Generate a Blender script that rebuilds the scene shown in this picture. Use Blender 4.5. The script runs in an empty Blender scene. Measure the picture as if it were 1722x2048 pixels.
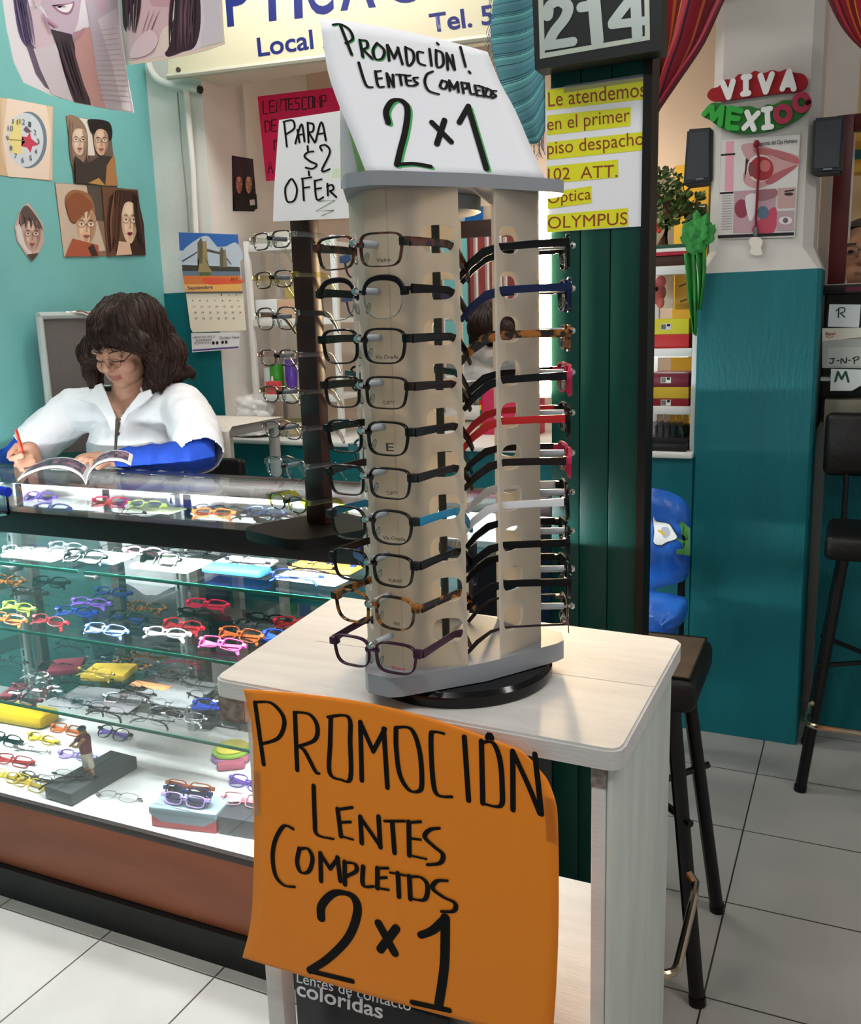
import bpy, bmesh, math, random
from mathutils import Vector as V, Matrix, noise as mnoise

random.seed(7)
SC = bpy.context.scene
COL = SC.collection
PI = math.pi

# ------------------------------------------------------------------ camera
F, CX, CY, CAMZ = 1860.0, 861.0, 1024.0, 1.45
_y = V((1736 - CX, 615 - CY, F)).normalized()
_d = V((269, 8976, F)); _d = (_d - _d.dot(_y) * _y).normalized()
_z = -_d
_x = _y.cross(_z)
RM = Matrix((_x, _y, _z))                       # image axes (right, down, forward) -> world
CAM = V((0, 0, CAMZ))
cam = bpy.data.cameras.new('camera')
co = bpy.data.objects.new('camera', cam); COL.objects.link(co)
cam.sensor_fit = 'HORIZONTAL'; cam.sensor_width = 36; cam.lens = F / 1722 * 36
cam.clip_start = 0.02
r0, r1, r2 = RM.col[0], RM.col[1], RM.col[2]
co.matrix_world = Matrix(((r0[0], -r1[0], -r2[0], CAM[0]), (r0[1], -r1[1], -r2[1], CAM[1]), (r0[2], -r1[2], -r2[2], CAM[2]), (0, 0, 0, 1)))
SC.camera = co

# ------------------------------------------------------------------ world, exposure
SC.view_settings.view_transform = 'Standard'
SC.view_settings.look = 'None'
SC.view_settings.exposure = 0.14
SC.view_settings.gamma = 1.0
SC.view_settings.use_curve_mapping = False
w = bpy.data.worlds.new('world'); SC.world = w; w.use_nodes = True
w.node_tree.nodes['Background'].inputs[0].default_value = (0.92, 0.96, 1.0, 1)
w.node_tree.nodes['Background'].inputs[1].default_value = 0.36
CEIL_LIGHT = 16.5        # emission of the ceiling tubes
LED_LIGHT = 720.0        # emission of the tubes in the showcase
ADDED_WARM_LIGHT = 70.0       # emission of the warm fill bulb added in the recess
ADDED_STRIP_LIGHT = 150.0      # emission of the warm fill strip added beside the green pier
SC.cycles.max_bounces = 10
SC.cycles.transparent_max_bounces = 40
SC.cycles.diffuse_bounces = 4
SC.cycles.glossy_bounces = 4
SC.cycles.caustics_reflective = False
SC.cycles.caustics_refractive = False
SC.cycles.use_denoising = True
SC.cycles.sample_clamp_indirect = 6.0

# ------------------------------------------------------------------ pixel -> place helpers
def ray(u, v): return RM @ V((u - CX, v - CY, F))
def at(u, v, x=None, y=None, z=None, pl=None):
    d = ray(u, v)
    if x is not None: return CAM + d * (x / d.x)
    if y is not None: return CAM + d * (y / d.y)
    if z is not None: return CAM + d * ((z - CAMZ) / d.z)
    p, n = pl
    return CAM + d * ((p - CAM).dot(n) / d.dot(n))
def proj(p):
    c = RM.transposed() @ (V(p) - CAM)
    return CX + F * c.x / c.z, CY + F * c.y / c.z
def inside(q, poly):
    c = False; j = len(poly) - 1
    for i in range(len(poly)):
        a, b = poly[i], poly[j]
        if (a[1] > q[1]) != (b[1] > q[1]) and q[0] < (b[0] - a[0]) * (q[1] - a[1]) / (b[1] - a[1]) + a[0]: c = not c
        j = i
    return c

# ------------------------------------------------------------------ materials
def lin(h):
    h = h.lstrip('#')
    o = []
    for i in (0, 2, 4):
        c = int(h[i:i + 2], 16) / 255
        o.append(c / 12.92 if c <= .04045 else ((c + .055) / 1.055) ** 2.4)
    return (*o, 1)
MC = {}
def mat(hexc, rough=.5, metal=0., noise=0., scale=8., bump=0., bscale=60., stretch=None, coat=0., spec=.35, dark=None):
    key = (hexc, rough, metal, noise, scale, bump, bscale, stretch, coat, spec, dark)
    if key in MC: return MC[key]
    m = bpy.data.materials.new('m_' + hexc.strip('#')); m.use_nodes = True
    nt = m.node_tree; b = nt.nodes['Principled BSDF']
    b.inputs['Base Color'].default_value = lin(hexc)
    b.inputs['Roughness'].default_value = rough
    b.inputs['Metallic'].default_value = metal
    b.inputs['Specular IOR Level'].default_value = spec
    b.inputs['Coat Weight'].default_value = coat
    if noise or bump:
        tc = nt.nodes.new('ShaderNodeTexCoord'); vec = tc.outputs['Object']
        if stretch:
            mp = nt.nodes.new('ShaderNodeMapping'); mp.inputs['Scale'].default_value = stretch
            nt.links.new(vec, mp.inputs[0]); vec = mp.outputs[0]
    if noise:
        n = nt.nodes.new('ShaderNodeTexNoise'); n.inputs['Scale'].default_value = scale; n.inputs['Detail'].default_value = 5
        nt.links.new(vec, n.inputs['Vector'])
        rp = nt.nodes.new('ShaderNodeValToRGB')
        c = lin(hexc)
        d = lin(dark) if dark else tuple(x * (1 - noise) for x in c[:3]) + (1,)
        rp.color_ramp.elements[0].position = .35; rp.color_ramp.elements[0].color = d
        rp.color_ramp.elements[1].position = .65; rp.color_ramp.elements[1].color = c
        nt.links.new(n.outputs['Fac'], rp.inputs[0]); nt.links.new(rp.outputs[0], b.inputs['Base Color'])
    if bump:
        n2 = nt.nodes.new('ShaderNodeTexNoise'); n2.inputs['Scale'].default_value = bscale; n2.inputs['Detail'].default_value = 4
        nt.links.new(vec, n2.inputs['Vector'])
        bp = nt.nodes.new('ShaderNodeBump'); bp.inputs['Strength'].default_value = bump; bp.inputs['Distance'].default_value = .01
        nt.links.new(n2.outputs['Fac'], bp.inputs['Height']); nt.links.new(bp.outputs[0], b.inputs['Normal'])
    MC[key] = m
    return m
def emat(name, col, s):
    m = bpy.data.materials.new(name); m.use_nodes = True; nt = m.node_tree
    nt.nodes.remove(nt.nodes['Principled BSDF'])
    e = nt.nodes.new('ShaderNodeEmission'); e.inputs[0].default_value = (*col, 1); e.inputs[1].default_value = s
    nt.links.new(e.outputs[0], nt.nodes['Material Output'].inputs[0])
    return m
def thin(name, tint, refl=1.0, rough=.02, ior=1.45):
    """thin clear sheet: straight-through light plus fresnel reflection"""
    m = bpy.data.materials.new(name); m.use_nodes = True; nt = m.node_tree
    nt.nodes.remove(nt.nodes['Principled BSDF'])
    t = nt.nodes.new('ShaderNodeBsdfTransparent'); t.inputs[0].default_value = (*tint, 1)
    g = nt.nodes.new('ShaderNodeBsdfGlossy'); g.inputs['Roughness'].default_value = rough
    fr = nt.nodes.new('ShaderNodeFresnel'); fr.inputs['IOR'].default_value = ior
    mu = nt.nodes.new('ShaderNodeMath'); mu.operation = 'MULTIPLY'; mu.inputs[1].default_value = refl; mu.use_clamp = True
    mx = nt.nodes.new('ShaderNodeMixShader')
    nt.links.new(fr.outputs[0], mu.inputs[0]); nt.links.new(mu.outputs[0], mx.inputs[0])
    nt.links.new(t.outputs[0], mx.inputs[1]); nt.links.new(g.outputs[0], mx.inputs[2])
    nt.links.new(mx.outputs[0], nt.nodes['Material Output'].inputs[0])
    return m
def frosted(name, col, clear=.15, trans=.5):
    m = bpy.data.materials.new(name); m.use_nodes = True; nt = m.node_tree
    b = nt.nodes['Principled BSDF']; b.inputs['Base Color'].default_value = lin(col); b.inputs['Roughness'].default_value = .38
    tl = nt.nodes.new('ShaderNodeBsdfTranslucent'); tl.inputs[0].default_value = lin(col)
    tp = nt.nodes.new('ShaderNodeBsdfTransparent')
    m1 = nt.nodes.new('ShaderNodeMixShader'); m1.inputs[0].default_value = trans
    m2 = nt.nodes.new('ShaderNodeMixShader'); m2.inputs[0].default_value = clear
    nt.links.new(b.outputs[0], m1.inputs[1]); nt.links.new(tl.outputs[0], m1.inputs[2])
    nt.links.new(m1.outputs[0], m2.inputs[1]); nt.links.new(tp.outputs[0], m2.inputs[2])
    nt.links.new(m2.outputs[0], nt.nodes['Material Output'].inputs[0])
    return m
def stripes(name, stops, rough=.9, axis=0, wob=.0, rep=1):
    """woven stripes running along the cloth (from its own UV map)"""
    m = bpy.data.materials.new(name); m.use_nodes = True; nt = m.node_tree; b = nt.nodes['Principled BSDF']
    b.inputs['Roughness'].default_value = rough
    uv = nt.nodes.new('ShaderNodeUVMap'); sp = nt.nodes.new('ShaderNodeSeparateXYZ'); nt.links.new(uv.outputs[0], sp.inputs[0])
    o = sp.outputs[axis]
    if rep != 1:
        mu = nt.nodes.new('ShaderNodeMath'); mu.operation = 'MULTIPLY'; mu.inputs[1].default_value = rep; nt.links.new(o, mu.inputs[0])
        fr = nt.nodes.new('ShaderNodeMath'); fr.operation = 'FRACT'; nt.links.new(mu.outputs[0], fr.inputs[0]); o = fr.outputs[0]
    rp = nt.nodes.new('ShaderNodeValToRGB'); rp.color_ramp.interpolation = 'CONSTANT'
    e = rp.color_ramp.elements
    e[0].position = stops[0][0]; e[0].color = lin(stops[0][1]); e[1].position = stops[1][0]; e[1].color = lin(stops[1][1])
    for p, c in stops[2:]:
        k = e.new(p); k.color = lin(c)
    nt.links.new(o, rp.inputs[0]); nt.links.new(rp.outputs[0], b.inputs['Base Color'])
    return m

# ------------------------------------------------------------------ object helpers
def link(o, parent=None):
    COL.objects.link(o)
    if parent is not None:
        o.parent = parent
        o.matrix_parent_inverse = wm(parent).inverted()
    return o
def wm(o):
    m = o.matrix_basis.copy()
    return m if o.parent is None else wm(o.parent) @ o.matrix_parent_inverse @ m
def mesh_of(bm, smooth=30, name='mesh'):
    bmesh.ops.recalc_face_normals(bm, faces=bm.faces)
    me = bpy.data.meshes.new(name); bm.to_mesh(me); bm.free()
    if smooth:
        me.shade_smooth(); me.set_sharp_from_angle(angle=math.radians(smooth))
    return me
def obj(name, bm, m, parent=None, smooth=30):
    me = mesh_of(bm, smooth, name)
    for k in (m if isinstance(m, (list, tuple)) else [m]): me.materials.append(k)
    return link(bpy.data.objects.new(name, me), parent)
def thing(name, label, cat, loc=(0, 0, 0), group=None, rotz=0):
    o = bpy.data.objects.new(name, None); o.location = loc; o.rotation_euler = (0, 0, rotz)
    o.empty_display_size = .05
    COL.objects.link(o); o['label'] = label; o['category'] = cat
    if group: o['group'] = group
    return o
def tag(o, label, cat, group=None):
    o['label'] = label; o['category'] = cat
    if group: o['group'] = group
    return o
def struct(name, bm, m, parent=None, smooth=30):
    o = obj(name, bm, m, parent, smooth)
    if parent is None: o['kind'] = 'structure'
    return o
def B(): return bmesh.new()
def box(bm, x0, x1, y0, y1, z0, z1, bev=0., mtx=None, mi=0, seg=2):
    r = bmesh.ops.create_cube(bm, size=1)
    vs = r['verts']
    M = Matrix.Translation(((x0 + x1) / 2, (y0 + y1) / 2, (z0 + z1) / 2)) @ Matrix.Diagonal((abs(x1 - x0), abs(y1 - y0), abs(z1 - z0), 1))
    bmesh.ops.transform(bm, matrix=M, verts=vs)
    fs = set(f for v in vs for f in v.link_faces)
    for f in fs: f.material_index = mi
    if bev:
        es = list(set(e for v in vs for e in v.link_edges))
        rr = bmesh.ops.bevel(bm, geom=es, offset=bev, segments=seg, affect='EDGES', profile=.5)
        vs = list(set(v for f in rr['faces'] for v in f.verts) | set(v for v in vs if v.is_valid))
        for f in rr['faces']: f.material_index = mi
    if mtx is not None: bmesh.ops.transform(bm, matrix=mtx, verts=vs)
    return vs
def prism(bm, pts, ext, mi=0):
    """polygon (3D points) pushed along ext"""
    a = [bm.verts.new(V(p)) for p in pts]; b = [bm.verts.new(V(p) + V(ext)) for p in pts]
    fs = [bm.faces.new(a), bm.faces.new(b[::-1])]
    n = len(pts)
    for i in range(n): fs.append(bm.faces.new((a[i], b[i], b[(i + 1) % n], a[(i + 1) % n])))
    for f in fs: f.material_index = mi
    return a + b
def frame_at(t, up=V((0, 0, 1))):
    t = t.normalized()
    if abs(t.dot(up)) > .98: up = V((1, 0, 0))
    s = t.cross(up).normalized(); return s, s.cross(t).normalized()
def tube(bm, pts, rad, n=10, cap=True, flat=1., closed=False, mi=0, up=V((0, 0, 1))):
    pts = [V(p) for p in pts]; k = len(pts)
    rad = rad if isinstance(rad, (list, tuple)) else [rad] * k
    rings = []
    for i, p in enumerate(pts):
        if closed: t = pts[(i + 1) % k] - pts[i - 1]
        else: t = pts[min(i + 1, k - 1)] - pts[max(i - 1, 0)]
        s, u = frame_at(t, up)
        rings.append([bm.verts.new(p + s * (math.cos(a) * rad[i]) + u * (math.sin(a) * rad[i] * flat)) for a in [2 * PI * j / n for j in range(n)]])
    m = k if closed else k - 1
    for i in range(m):
        A, Bq = rings[i], rings[(i + 1) % k]
        for j in range(n):
            f = bm.faces.new((A[j], A[(j + 1) % n], Bq[(j + 1) % n], Bq[j])); f.material_index = mi
    if cap and not closed:
        for f in (bm.faces.new(rings[0][::-1]), bm.faces.new(rings[-1])): f.material_index = mi
    return rings
def limb(bm, pts, rad, n=16, flat=1., up=V((0, 0, 1))):
    """tapered tube with rounded ends"""
    pts = [V(p) for p in pts]
    a, b = (pts[0] - pts[1]).normalized(), (pts[-1] - pts[-2]).normalized()
    P, Rr = [], []
    for t in (.98, .8, .5): P.append(pts[0] + a * rad[0] * t); Rr.append(rad[0] * math.sqrt(1 - t * t))
    P += pts; Rr += list(rad)
    for t in (.5, .8, .98): P.append(pts[-1] + b * rad[-1] * t); Rr.append(rad[-1] * math.sqrt(1 - t * t))
    return tube(bm, P, Rr, n, True, flat, up=up)
def ell(bm, c, r, rot=None, seg=20, rings=12, mi=0):
    q = bmesh.ops.create_uvsphere(bm, u_segments=seg, v_segments=rings, radius=1)
    M = Matrix.Translation(V(c)) @ (rot.to_4x4() if rot is not None else Matrix.Identity(4)) @ Matrix.Diagonal((*r, 1))
    bmesh.ops.transform(bm, matrix=M, verts=q['verts'])
    if mi:
        for f in set(f for v in q['verts'] for f in v.link_faces): f.material_index = mi
    return q['verts']
def lathe(bm, prof, c=(0, 0, 0), n=32, mi=0):
    c = V(c); rings = []
    for r, z in prof: rings.append([bm.verts.new(c + V((r * math.cos(2 * PI * j / n), r * math.sin(2 * PI * j / n), z))) for j in range(n)])
    for i in range(len(rings) - 1):
        for j in range(n):
            f = bm.faces.new((rings[i][j], rings[i][(j + 1) % n], rings[i + 1][(j + 1) % n], rings[i + 1][j])); f.material_index = mi
    for f in (bm.faces.new(rings[0][::-1]), bm.faces.new(rings[-1])): f.material_index = mi
def catmull(p, k=6, closed=False):
    n = len(p); o = []
    g = (lambda i: p[i % n]) if closed else (lambda i: p[max(0, min(n - 1, i))])
    for i in range(n if closed else n - 1):
        a, b, c, d = g(i - 1), g(i), g(i + 1), g(i + 2)
        for j in range(k):
            t = j / k
            o.append(tuple(.5 * (2 * b[q] + (c[q] - a[q]) * t + (2 * a[q] - 5 * b[q] + 4 * c[q] - d[q]) * t * t + (3 * b[q] - a[q] - 3 * c[q] + d[q]) * t ** 3) for q in range(len(b))))
    if not closed: o.append(tuple(p[-1]))
    return o
def grid(bm, fn, nu, nv, thick=None, mi=0):
    """surface fn(s,t) with a UV map; thick = vector for a back side"""
    uvl = bm.loops.layers.uv.verify()
    vs = [[bm.verts.new(V(fn(i / nu, j / nv))) for j in range(nv + 1)] for i in range(nu + 1)]
    for i in range(nu):
        for j in range(nv):
            f = bm.faces.new((vs[i][j], vs[i + 1][j], vs[i + 1][j + 1], vs[i][j + 1])); f.material_index = mi
            for l, (a, b) in zip(f.loops, ((i, j), (i + 1, j), (i + 1, j + 1), (i, j + 1))): l[uvl].uv = (a / nu, b / nv)
    return vs
def solid(o, t, off=0):
    md = o.modifiers.new('thick', 'SOLIDIFY'); md.thickness = t; md.offset = off
    return o
def remesh(name, bm, voxel, m, parent=None, it=3):
    me = bpy.data.meshes.new(name); bmesh.ops.recalc_face_normals(bm, faces=bm.faces); bm.to_mesh(me); bm.free()
    o = bpy.data.objects.new(name, me); COL.objects.link(o)
    md = o.modifiers.new('r', 'REMESH'); md.mode = 'VOXEL'; md.voxel_size = voxel
    if it:
        sm = o.modifiers.new('s', 'SMOOTH'); sm.factor = .5; sm.iterations = it
    dg = bpy.context.evaluated_depsgraph_get()
    nm = bpy.data.meshes.new_from_object(o.evaluated_get(dg))
    COL.objects.unlink(o); bpy.data.objects.remove(o)
    nm.shade_smooth(); nm.materials.clear()
    for k in (m if isinstance(m, (list, tuple)) else [m]): nm.materials.append(k)
    return link(bpy.data.objects.new(name, nm), parent)

# ------------------------------------------------------------------ writing and printed pictures on flat things
def ribbon(bm, pts, n, wd, chisel=0., up=V((0, 0, 1)), mi=0):
    pts = [V(p) for p in pts]
    L, R = [], []
    for i, p in enumerate(pts):
        t = (pts[min(i + 1, len(pts) - 1)] - pts[max(i - 1, 0)])
        t = t.normalized() if t.length > 1e-9 else V((1, 0, 0))
        s = n.cross(t).normalized()
        k = wd * (1 - chisel + chisel * abs(t.dot(up)))
        L.append(bm.verts.new(p + s * k / 2)); R.append(bm.verts.new(p - s * k / 2))
    for i in range(len(pts) - 1):
        f = bm.faces.new((L[i], L[i + 1], R[i + 1], R[i])); f.material_index = mi
    for p, q in ((pts[0], pts[1]), (pts[-1], pts[-2])):
        t = (p - q).normalized(); s = n.cross(t).normalized(); k = wd * (1 - chisel + chisel * abs(t.dot(up))) / 2
        vs = [bm.verts.new(p + (s * math.cos(a) + t * math.sin(a)) * k) for a in [PI * j / 6 for j in range(7)]]
        f = bm.faces.new(vs); f.material_index = mi
def strokes(name, lines, fn, n, wd, m, parent, chisel=.4, off=.0008, smooth=True):
    bm = B()
    for k, ln in enumerate(lines):
        if len(ln) > 2 and smooth: ln = catmull(ln, 5)
        ribbon(bm, [fn(*p) + n * (off + k * 1e-5) for p in ln], n, wd, chisel)
    return obj(name, bm, m, parent, smooth=0)
def painted(name, fn, n, layers, parent, off=.0006, step=.0002):
    """one printed sheet: flat areas of ink in layers; layers = [(hex, points, smooth)]"""
    bm = B(); mats = []; 
    for k, (hx, pts, sm) in enumerate(layers):
        mm = mat(hx, .45)
        if mm not in mats: mats.append(mm)
        if sm: pts = catmull(pts, 5, True)
        f = bm.faces.new([bm.verts.new(fn(*p) + n * (off + step * k)) for p in pts]); f.material_index = mats.index(mm)
    bmesh.ops.triangulate(bm, faces=bm.faces)
    return obj(name, bm, mats, parent, smooth=0)
_txt = {}
def text_mesh(body, bold):
    if (body, bold) in _txt: return _txt[(body, bold)]
    c = bpy.data.curves.new('t', 'FONT'); c.body = body; c.offset = bold; c.resolution_u = 4
    o = bpy.data.objects.new('t', c); COL.objects.link(o)
    me = bpy.data.meshes.new_from_object(o.evaluated_get(bpy.context.evaluated_depsgraph_get()))
    COL.objects.unlink(o); bpy.data.objects.remove(o)
    _txt[(body, bold)] = me
    return me
def text3(name, body, pL, pR, pT, m, parent, bold=0., off=.0008, thick=0.):
    """writing whose box runs pL -> pR (baseline) and pL -> pT (height)"""
    me = text_mesh(body, bold)
    xs = [v.co.x for v in me.vertices]; ys = [v.co.y for v in me.vertices]
    x0, x1, y0, y1 = min(xs), max(xs), min(ys), max(ys)
    ex, ey = pR - pL, pT - pL
    n = ex.cross(ey).normalized()
    bm = B(); bm.from_mesh(me)
    for v in bm.verts: v.co = pL + ex * ((v.co.x - x0) / (x1 - x0)) + ey * ((v.co.y - y0) / (y1 - y0)) + n * off
    if thick:
        r = bmesh.ops.extrude_face_region(bm, geom=list(bm.faces))
        bmesh.ops.translate(bm, vec=n * thick, verts=[g for g in r['geom'] if isinstance(g, bmesh.types.BMVert)])
    return obj(name, bm, m, parent, smooth=0)
def text_px(name, body, fn, L, R, T, m, parent, bold=0., off=.0008, thick=0.):
    return text3(name, body, fn(*L), fn(*R), fn(*T), m, parent, bold, off, thick)
def sheet_px(name, fn, n, pts, m, parent=None, thick=.0015, sm=False):
    bm = B()
    if sm: pts = catmull(pts, 5, True)
    prism(bm, [fn(*p) for p in pts], -n * thick)
    return obj(name, bm, m, parent, smooth=0)
NY = V((0, -1, 0)); NXP = V((1, 0, 0)); NZ = V((0, 0, 1))
def fy(y): return lambda u, v: at(u, v, y=y)
def fx(x): return lambda u, v: at(u, v, x=x)
def fp(p, n): return lambda u, v: at(u, v, pl=(p, n))
INK = mat('0B0A09', .6, spec=.15)

# ================================================================== SETTING
WHITE = mat('E3DFD8', .7, noise=.06, scale=5, bump=.15, bscale=40)
TEAL = mat('076A70', .5, noise=.16, scale=6, bump=.35, bscale=90, stretch=(1, 1, .35))
LTEAL = mat('74B8B5', .5, noise=.08, scale=3, bump=.1, bscale=30)
CREAM = mat('E6D2C0', .7, noise=.06, scale=4)
DGREEN = mat('033C35', .4, noise=.1, scale=3, spec=.2)
BLACK = mat('070606', .4, spec=.25)
SATIN = mat('0E0D0D', .5, noise=.3, scale=30)
CHROME = mat('D9D9D9', .12, 1.)
STEEL = mat('8F9294', .3, 1., noise=.15, scale=20)
WPAINT = mat('DEDAD6', .5, noise=.1, scale=7, stretch=(1, 6, 6), bump=.15, bscale=50)
WPAPER = mat('EDEDF2', .6)
DWOOD = mat('2A1512', .35, noise=.35, scale=10, stretch=(.4, 3, 3))

def floor_mat():
    m = bpy.data.materials.new('m_floor'); m.use_nodes = True; nt = m.node_tree; b = nt.nodes['Principled BSDF']
    ge = nt.nodes.new('ShaderNodeNewGeometry'); mp = nt.nodes.new('ShaderNodeMapping'); mp.vector_type = 'POINT'
    mp.inputs['Location'].default_value = (.236 + .342 * 20, -1.467 + .361 * 20, 0)
    nt.links.new(ge.outputs['Position'], mp.inputs[0])
    br = nt.nodes.new('ShaderNodeTexBrick'); br.offset = 0; br.squash = 1
    br.inputs['Scale'].default_value = 1; br.inputs['Brick Width'].default_value = .342; br.inputs['Row Height'].default_value = .361
    br.inputs['Mortar Size'].default_value = .0022; br.inputs['Mortar Smooth'].default_value = .1; br.inputs['Bias'].default_value = 0
    br.inputs['Color1'].default_value = lin('A9A59F'); br.inputs['Color2'].default_value = lin('A4A09A'); br.inputs['Mortar'].default_value = lin('3A322C')
    nt.links.new(mp.outputs[0], br.inputs['Vector'])
    n = nt.nodes.new('ShaderNodeTexNoise'); n.inputs['Scale'].default_value = 4; n.inputs['Detail'].default_value = 6
    nt.links.new(ge.outputs['Position'], n.inputs['Vector'])
    mr = nt.nodes.new('ShaderNodeMapRange'); mr.inputs['From Min'].default_value = .35; mr.inputs['From Max'].default_value = .65; mr.inputs['To Min'].default_value = .9; mr.inputs['To Max'].default_value = 1.02
    nt.links.new(n.outputs['Fac'], mr.inputs['Value'])
    mx = nt.nodes.new('ShaderNodeMix'); mx.data_type = 'RGBA'; mx.blend_type = 'MULTIPLY'; mx.inputs['Factor'].default_value = 1
    nt.links.new(br.outputs['Color'], mx.inputs['A']); nt.links.new(mr.outputs[0], mx.inputs['B'])
    nt.links.new(mx.outputs['Result'], b.inputs['Base Color'])
    b.inputs['Roughness'].default_value = .28; b.inputs['Specular IOR Level'].default_value = .45
    return m
bm = B(); box(bm, -4, 3.5, -2.5, 6.5, -.1, 0); struct('floor', bm, floor_mat())
bm = B(); box(bm, -4, 3.5, -2.5, 6.5, 3.0, 3.1); struct('ceiling', bm, WHITE)
bm = B(); box(bm, -2.8, -2.68, -2.5, 4.1, 0, 3.0); struct('wall_left', bm, LTEAL)
# back wall: corner pier, low wall with a white ledge, lintel over the recess
bm = B(); box(bm, -2.68, -2.41, 3.166, 3.169, 0, 1.592, mi=1); box(bm, -2.68, -2.41, 3.1692, 3.95, 0, 3.0, mi=0); o = struct('wall_corner', bm, [WHITE, TEAL])
bm = B(); box(bm, -2.41, -.5035, 3.17, 3.95, 0, .972); struct('wall_back', bm, TEAL)
bm = B(); box(bm, -2.41, -.5035, 3.15, 3.95, .972, .99, .004); struct('trim_1', bm, mat('E8E4DE', .45, noise=.04))
bm = B(); box(bm, -2.41, -.45, 3.10, 3.3, 2.39, 3.0); struct('trim_2', bm, mat('D8D2C2', .6))
bm = B(); box(bm, -2.41, 1.2, 3.95, 4.05, 0, 3.0); struct('wall_recess', bm, CREAM)
bm = B(); box(bm, -.10, 1.4, 3.36, 3.5, 0, 1.06); struct('wall_right', bm, TEAL)
# column: broad teal foot, narrower white shaft with sloped shoulders and chamfered corners
def oct_(x0, x1, y0, y1, c, z): return [(x0 + c, y0, z), (x1 - c, y0, z), (x1, y0 + c, z), (x1, y1, z), (x0, y1, z), (x0, y0 + c, z)]
bm = B()
secs = [(oct_(-.503, -.135, 3.17, 3.42, .004, 0), 0), (oct_(-.503, -.135, 3.17, 3.42, .012, 1.572), 0)]
def loft(bm, rings, mi):
    vs = [[bm.verts.new(p) for p in r] for r in rings]; n = len(vs[0])
    for a, b in zip(vs, vs[1:]):
        for j in range(n):
            f = bm.faces.new((a[j], a[(j + 1) % n], b[(j + 1) % n], b[j])); f.material_index = mi
    return vs
q = loft(bm, [secs[0][0], secs[1][0]], 0)
q2 = loft(bm, [oct_(-.503, -.135, 3.17, 3.42, .012, 1.572), oct_(-.478, -.165, 3.185, 3.42, .03, 1.64), oct_(-.478, -.165, 3.185, 3.42, .03, 2.16), oct_(-.478, -.165, 3.185, 3.42, .03, 3.0)], 1)
bm.faces.new(q[0][::-1]); bm.faces.new(q2[-1])
struct('column', bm, [TEAL, mat('CFC8C1', .7, noise=.06, scale=5, bump=.15, bscale=40)], smooth=20)
bm = B(); box(bm, -.168, -.07, 3.56, 3.60, 0, 3.0); struct('trim_3', bm, WHITE)

# green boarded pier at the end of the counter
bm = B()
for i in range(3): box(bm, -.5655 + i * .0585, -.5655 + (i + 1) * .0585 - .0015, 1.80, 1.84, 0, 3.0, .0015)
box(bm, -.5635, -.392, 1.81, 1.83, 0, 3.0)
struct('pillar', bm, DGREEN)
bm = B(); box(bm, -.391, -.375, 1.795, 1.86, 0, 3.0); struct('trim_4', bm, BLACK)

# ceiling lights (above the frame): real tube fittings
LIGHTM = emat('m_tube_light', (1.0, .98, .96), CEIL_LIGHT)
for i, (x, y, rz) in enumerate([(-.5, -.35, 0), (.9, 1.3, 0), (-1.5, 1.1, 0), (-1.7, 2.7, 0)]):
    t = thing('ceiling_light', 'white tube light fitting on the ceiling ' + ['in front of the white table', 'above the aisle by the far stool', 'above the front of the glass counter', 'above the seated woman'][i], 'light', (x, y, 3.0), 'ceiling tube lights')
    bm = B(); box(bm, x - .62, x + .62, y - .16, y + .16, 2.955, 3.0, .01); obj('housing', bm, WHITE, t)
    bm = B(); box(bm, x - .6, x + .6, y - .13, y + .13, 2.945, 2.9545); obj('diffuser', bm, LIGHTM, t)

# ================================================================== WHITE TABLE
tc = [at(424, 1355, z=1.0), at(1243, 1503, z=1.0), V((-.209, 1.277, 1.0)), V((-.79, 1.30, 1.0))]
TAB = thing('side_table', 'white painted wooden table with shelves under the eyeglasses tower', 'table', (-.48, 1.1, 0))
bm = B()
def rquad(bm, c, z0, z1, r=.02, bev=.004):
    pts = []
    for i in range(4):
        p, a, b = c[i], c[i - 1], c[(i + 1) % 4]
        u, v = (a - p).normalized() * r, (b - p).normalized() * r
        for t in (0, .33, .67, 1): pts.append(p + u * (1 - t) ** 2 + v * t ** 2)
    prism(bm, [(p.x, p.y, z0) for p in pts], (0, 0, z1 - z0))
rquad(bm, tc, .975, .9995, .02)
bmesh.ops.bevel(bm, geom=[e for e in bm.edges if all(v.co.z > .99 for v in e.verts)], offset=.003, segments=2, affect='EDGES')
obj('tabletop', bm, WPAINT, TAB)
bm = B(); box(bm, -.70, -.212, 1.0905, 1.0915, .9994, .9997); obj('board_joint', bm, mat('8B857E', .8), TAB)
RAW = mat('9A8F86', .8, noise=.5, scale=90)
for x0, x1, y0, y1 in [(-.244, -.227, .915, .95), (-.244, -.227, 1.22, 1.255), (-.714, -.686, .935, .965), (-.735, -.70, 1.22, 1.262)]:
    bm = B(); box(bm, x0, x1, y0, y1, 0, .974, .003); obj('leg', bm, WPAINT, TAB)
bm = B(); box(bm, -.2268, -.220, .916, 1.255, .0, .974, .002); obj('side_panel', bm, mat('CFD3CA', .5, noise=.12, scale=5, stretch=(1, 5, 1)), TAB)
bm = B(); box(bm, -.2435, -.2265, .9135, .9149, .948, .9745); obj('bare_end', bm, RAW, TAB)
for x in (-.748,):
    bm = B(); box(bm, x, x + .04, .925, 1.25, .94, .9745, .002); box(bm, x, x + .04, .9235, .9252, .94, .9745, mi=1); obj('top_rail', bm, [WPAINT, RAW], TAB)
for z in (.60, .33):
    bm = B(); box(bm, -.705, -.2275, .955, 1.255, z - .022, z, .002); obj('shelf', bm, WPAINT, TAB)

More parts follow.
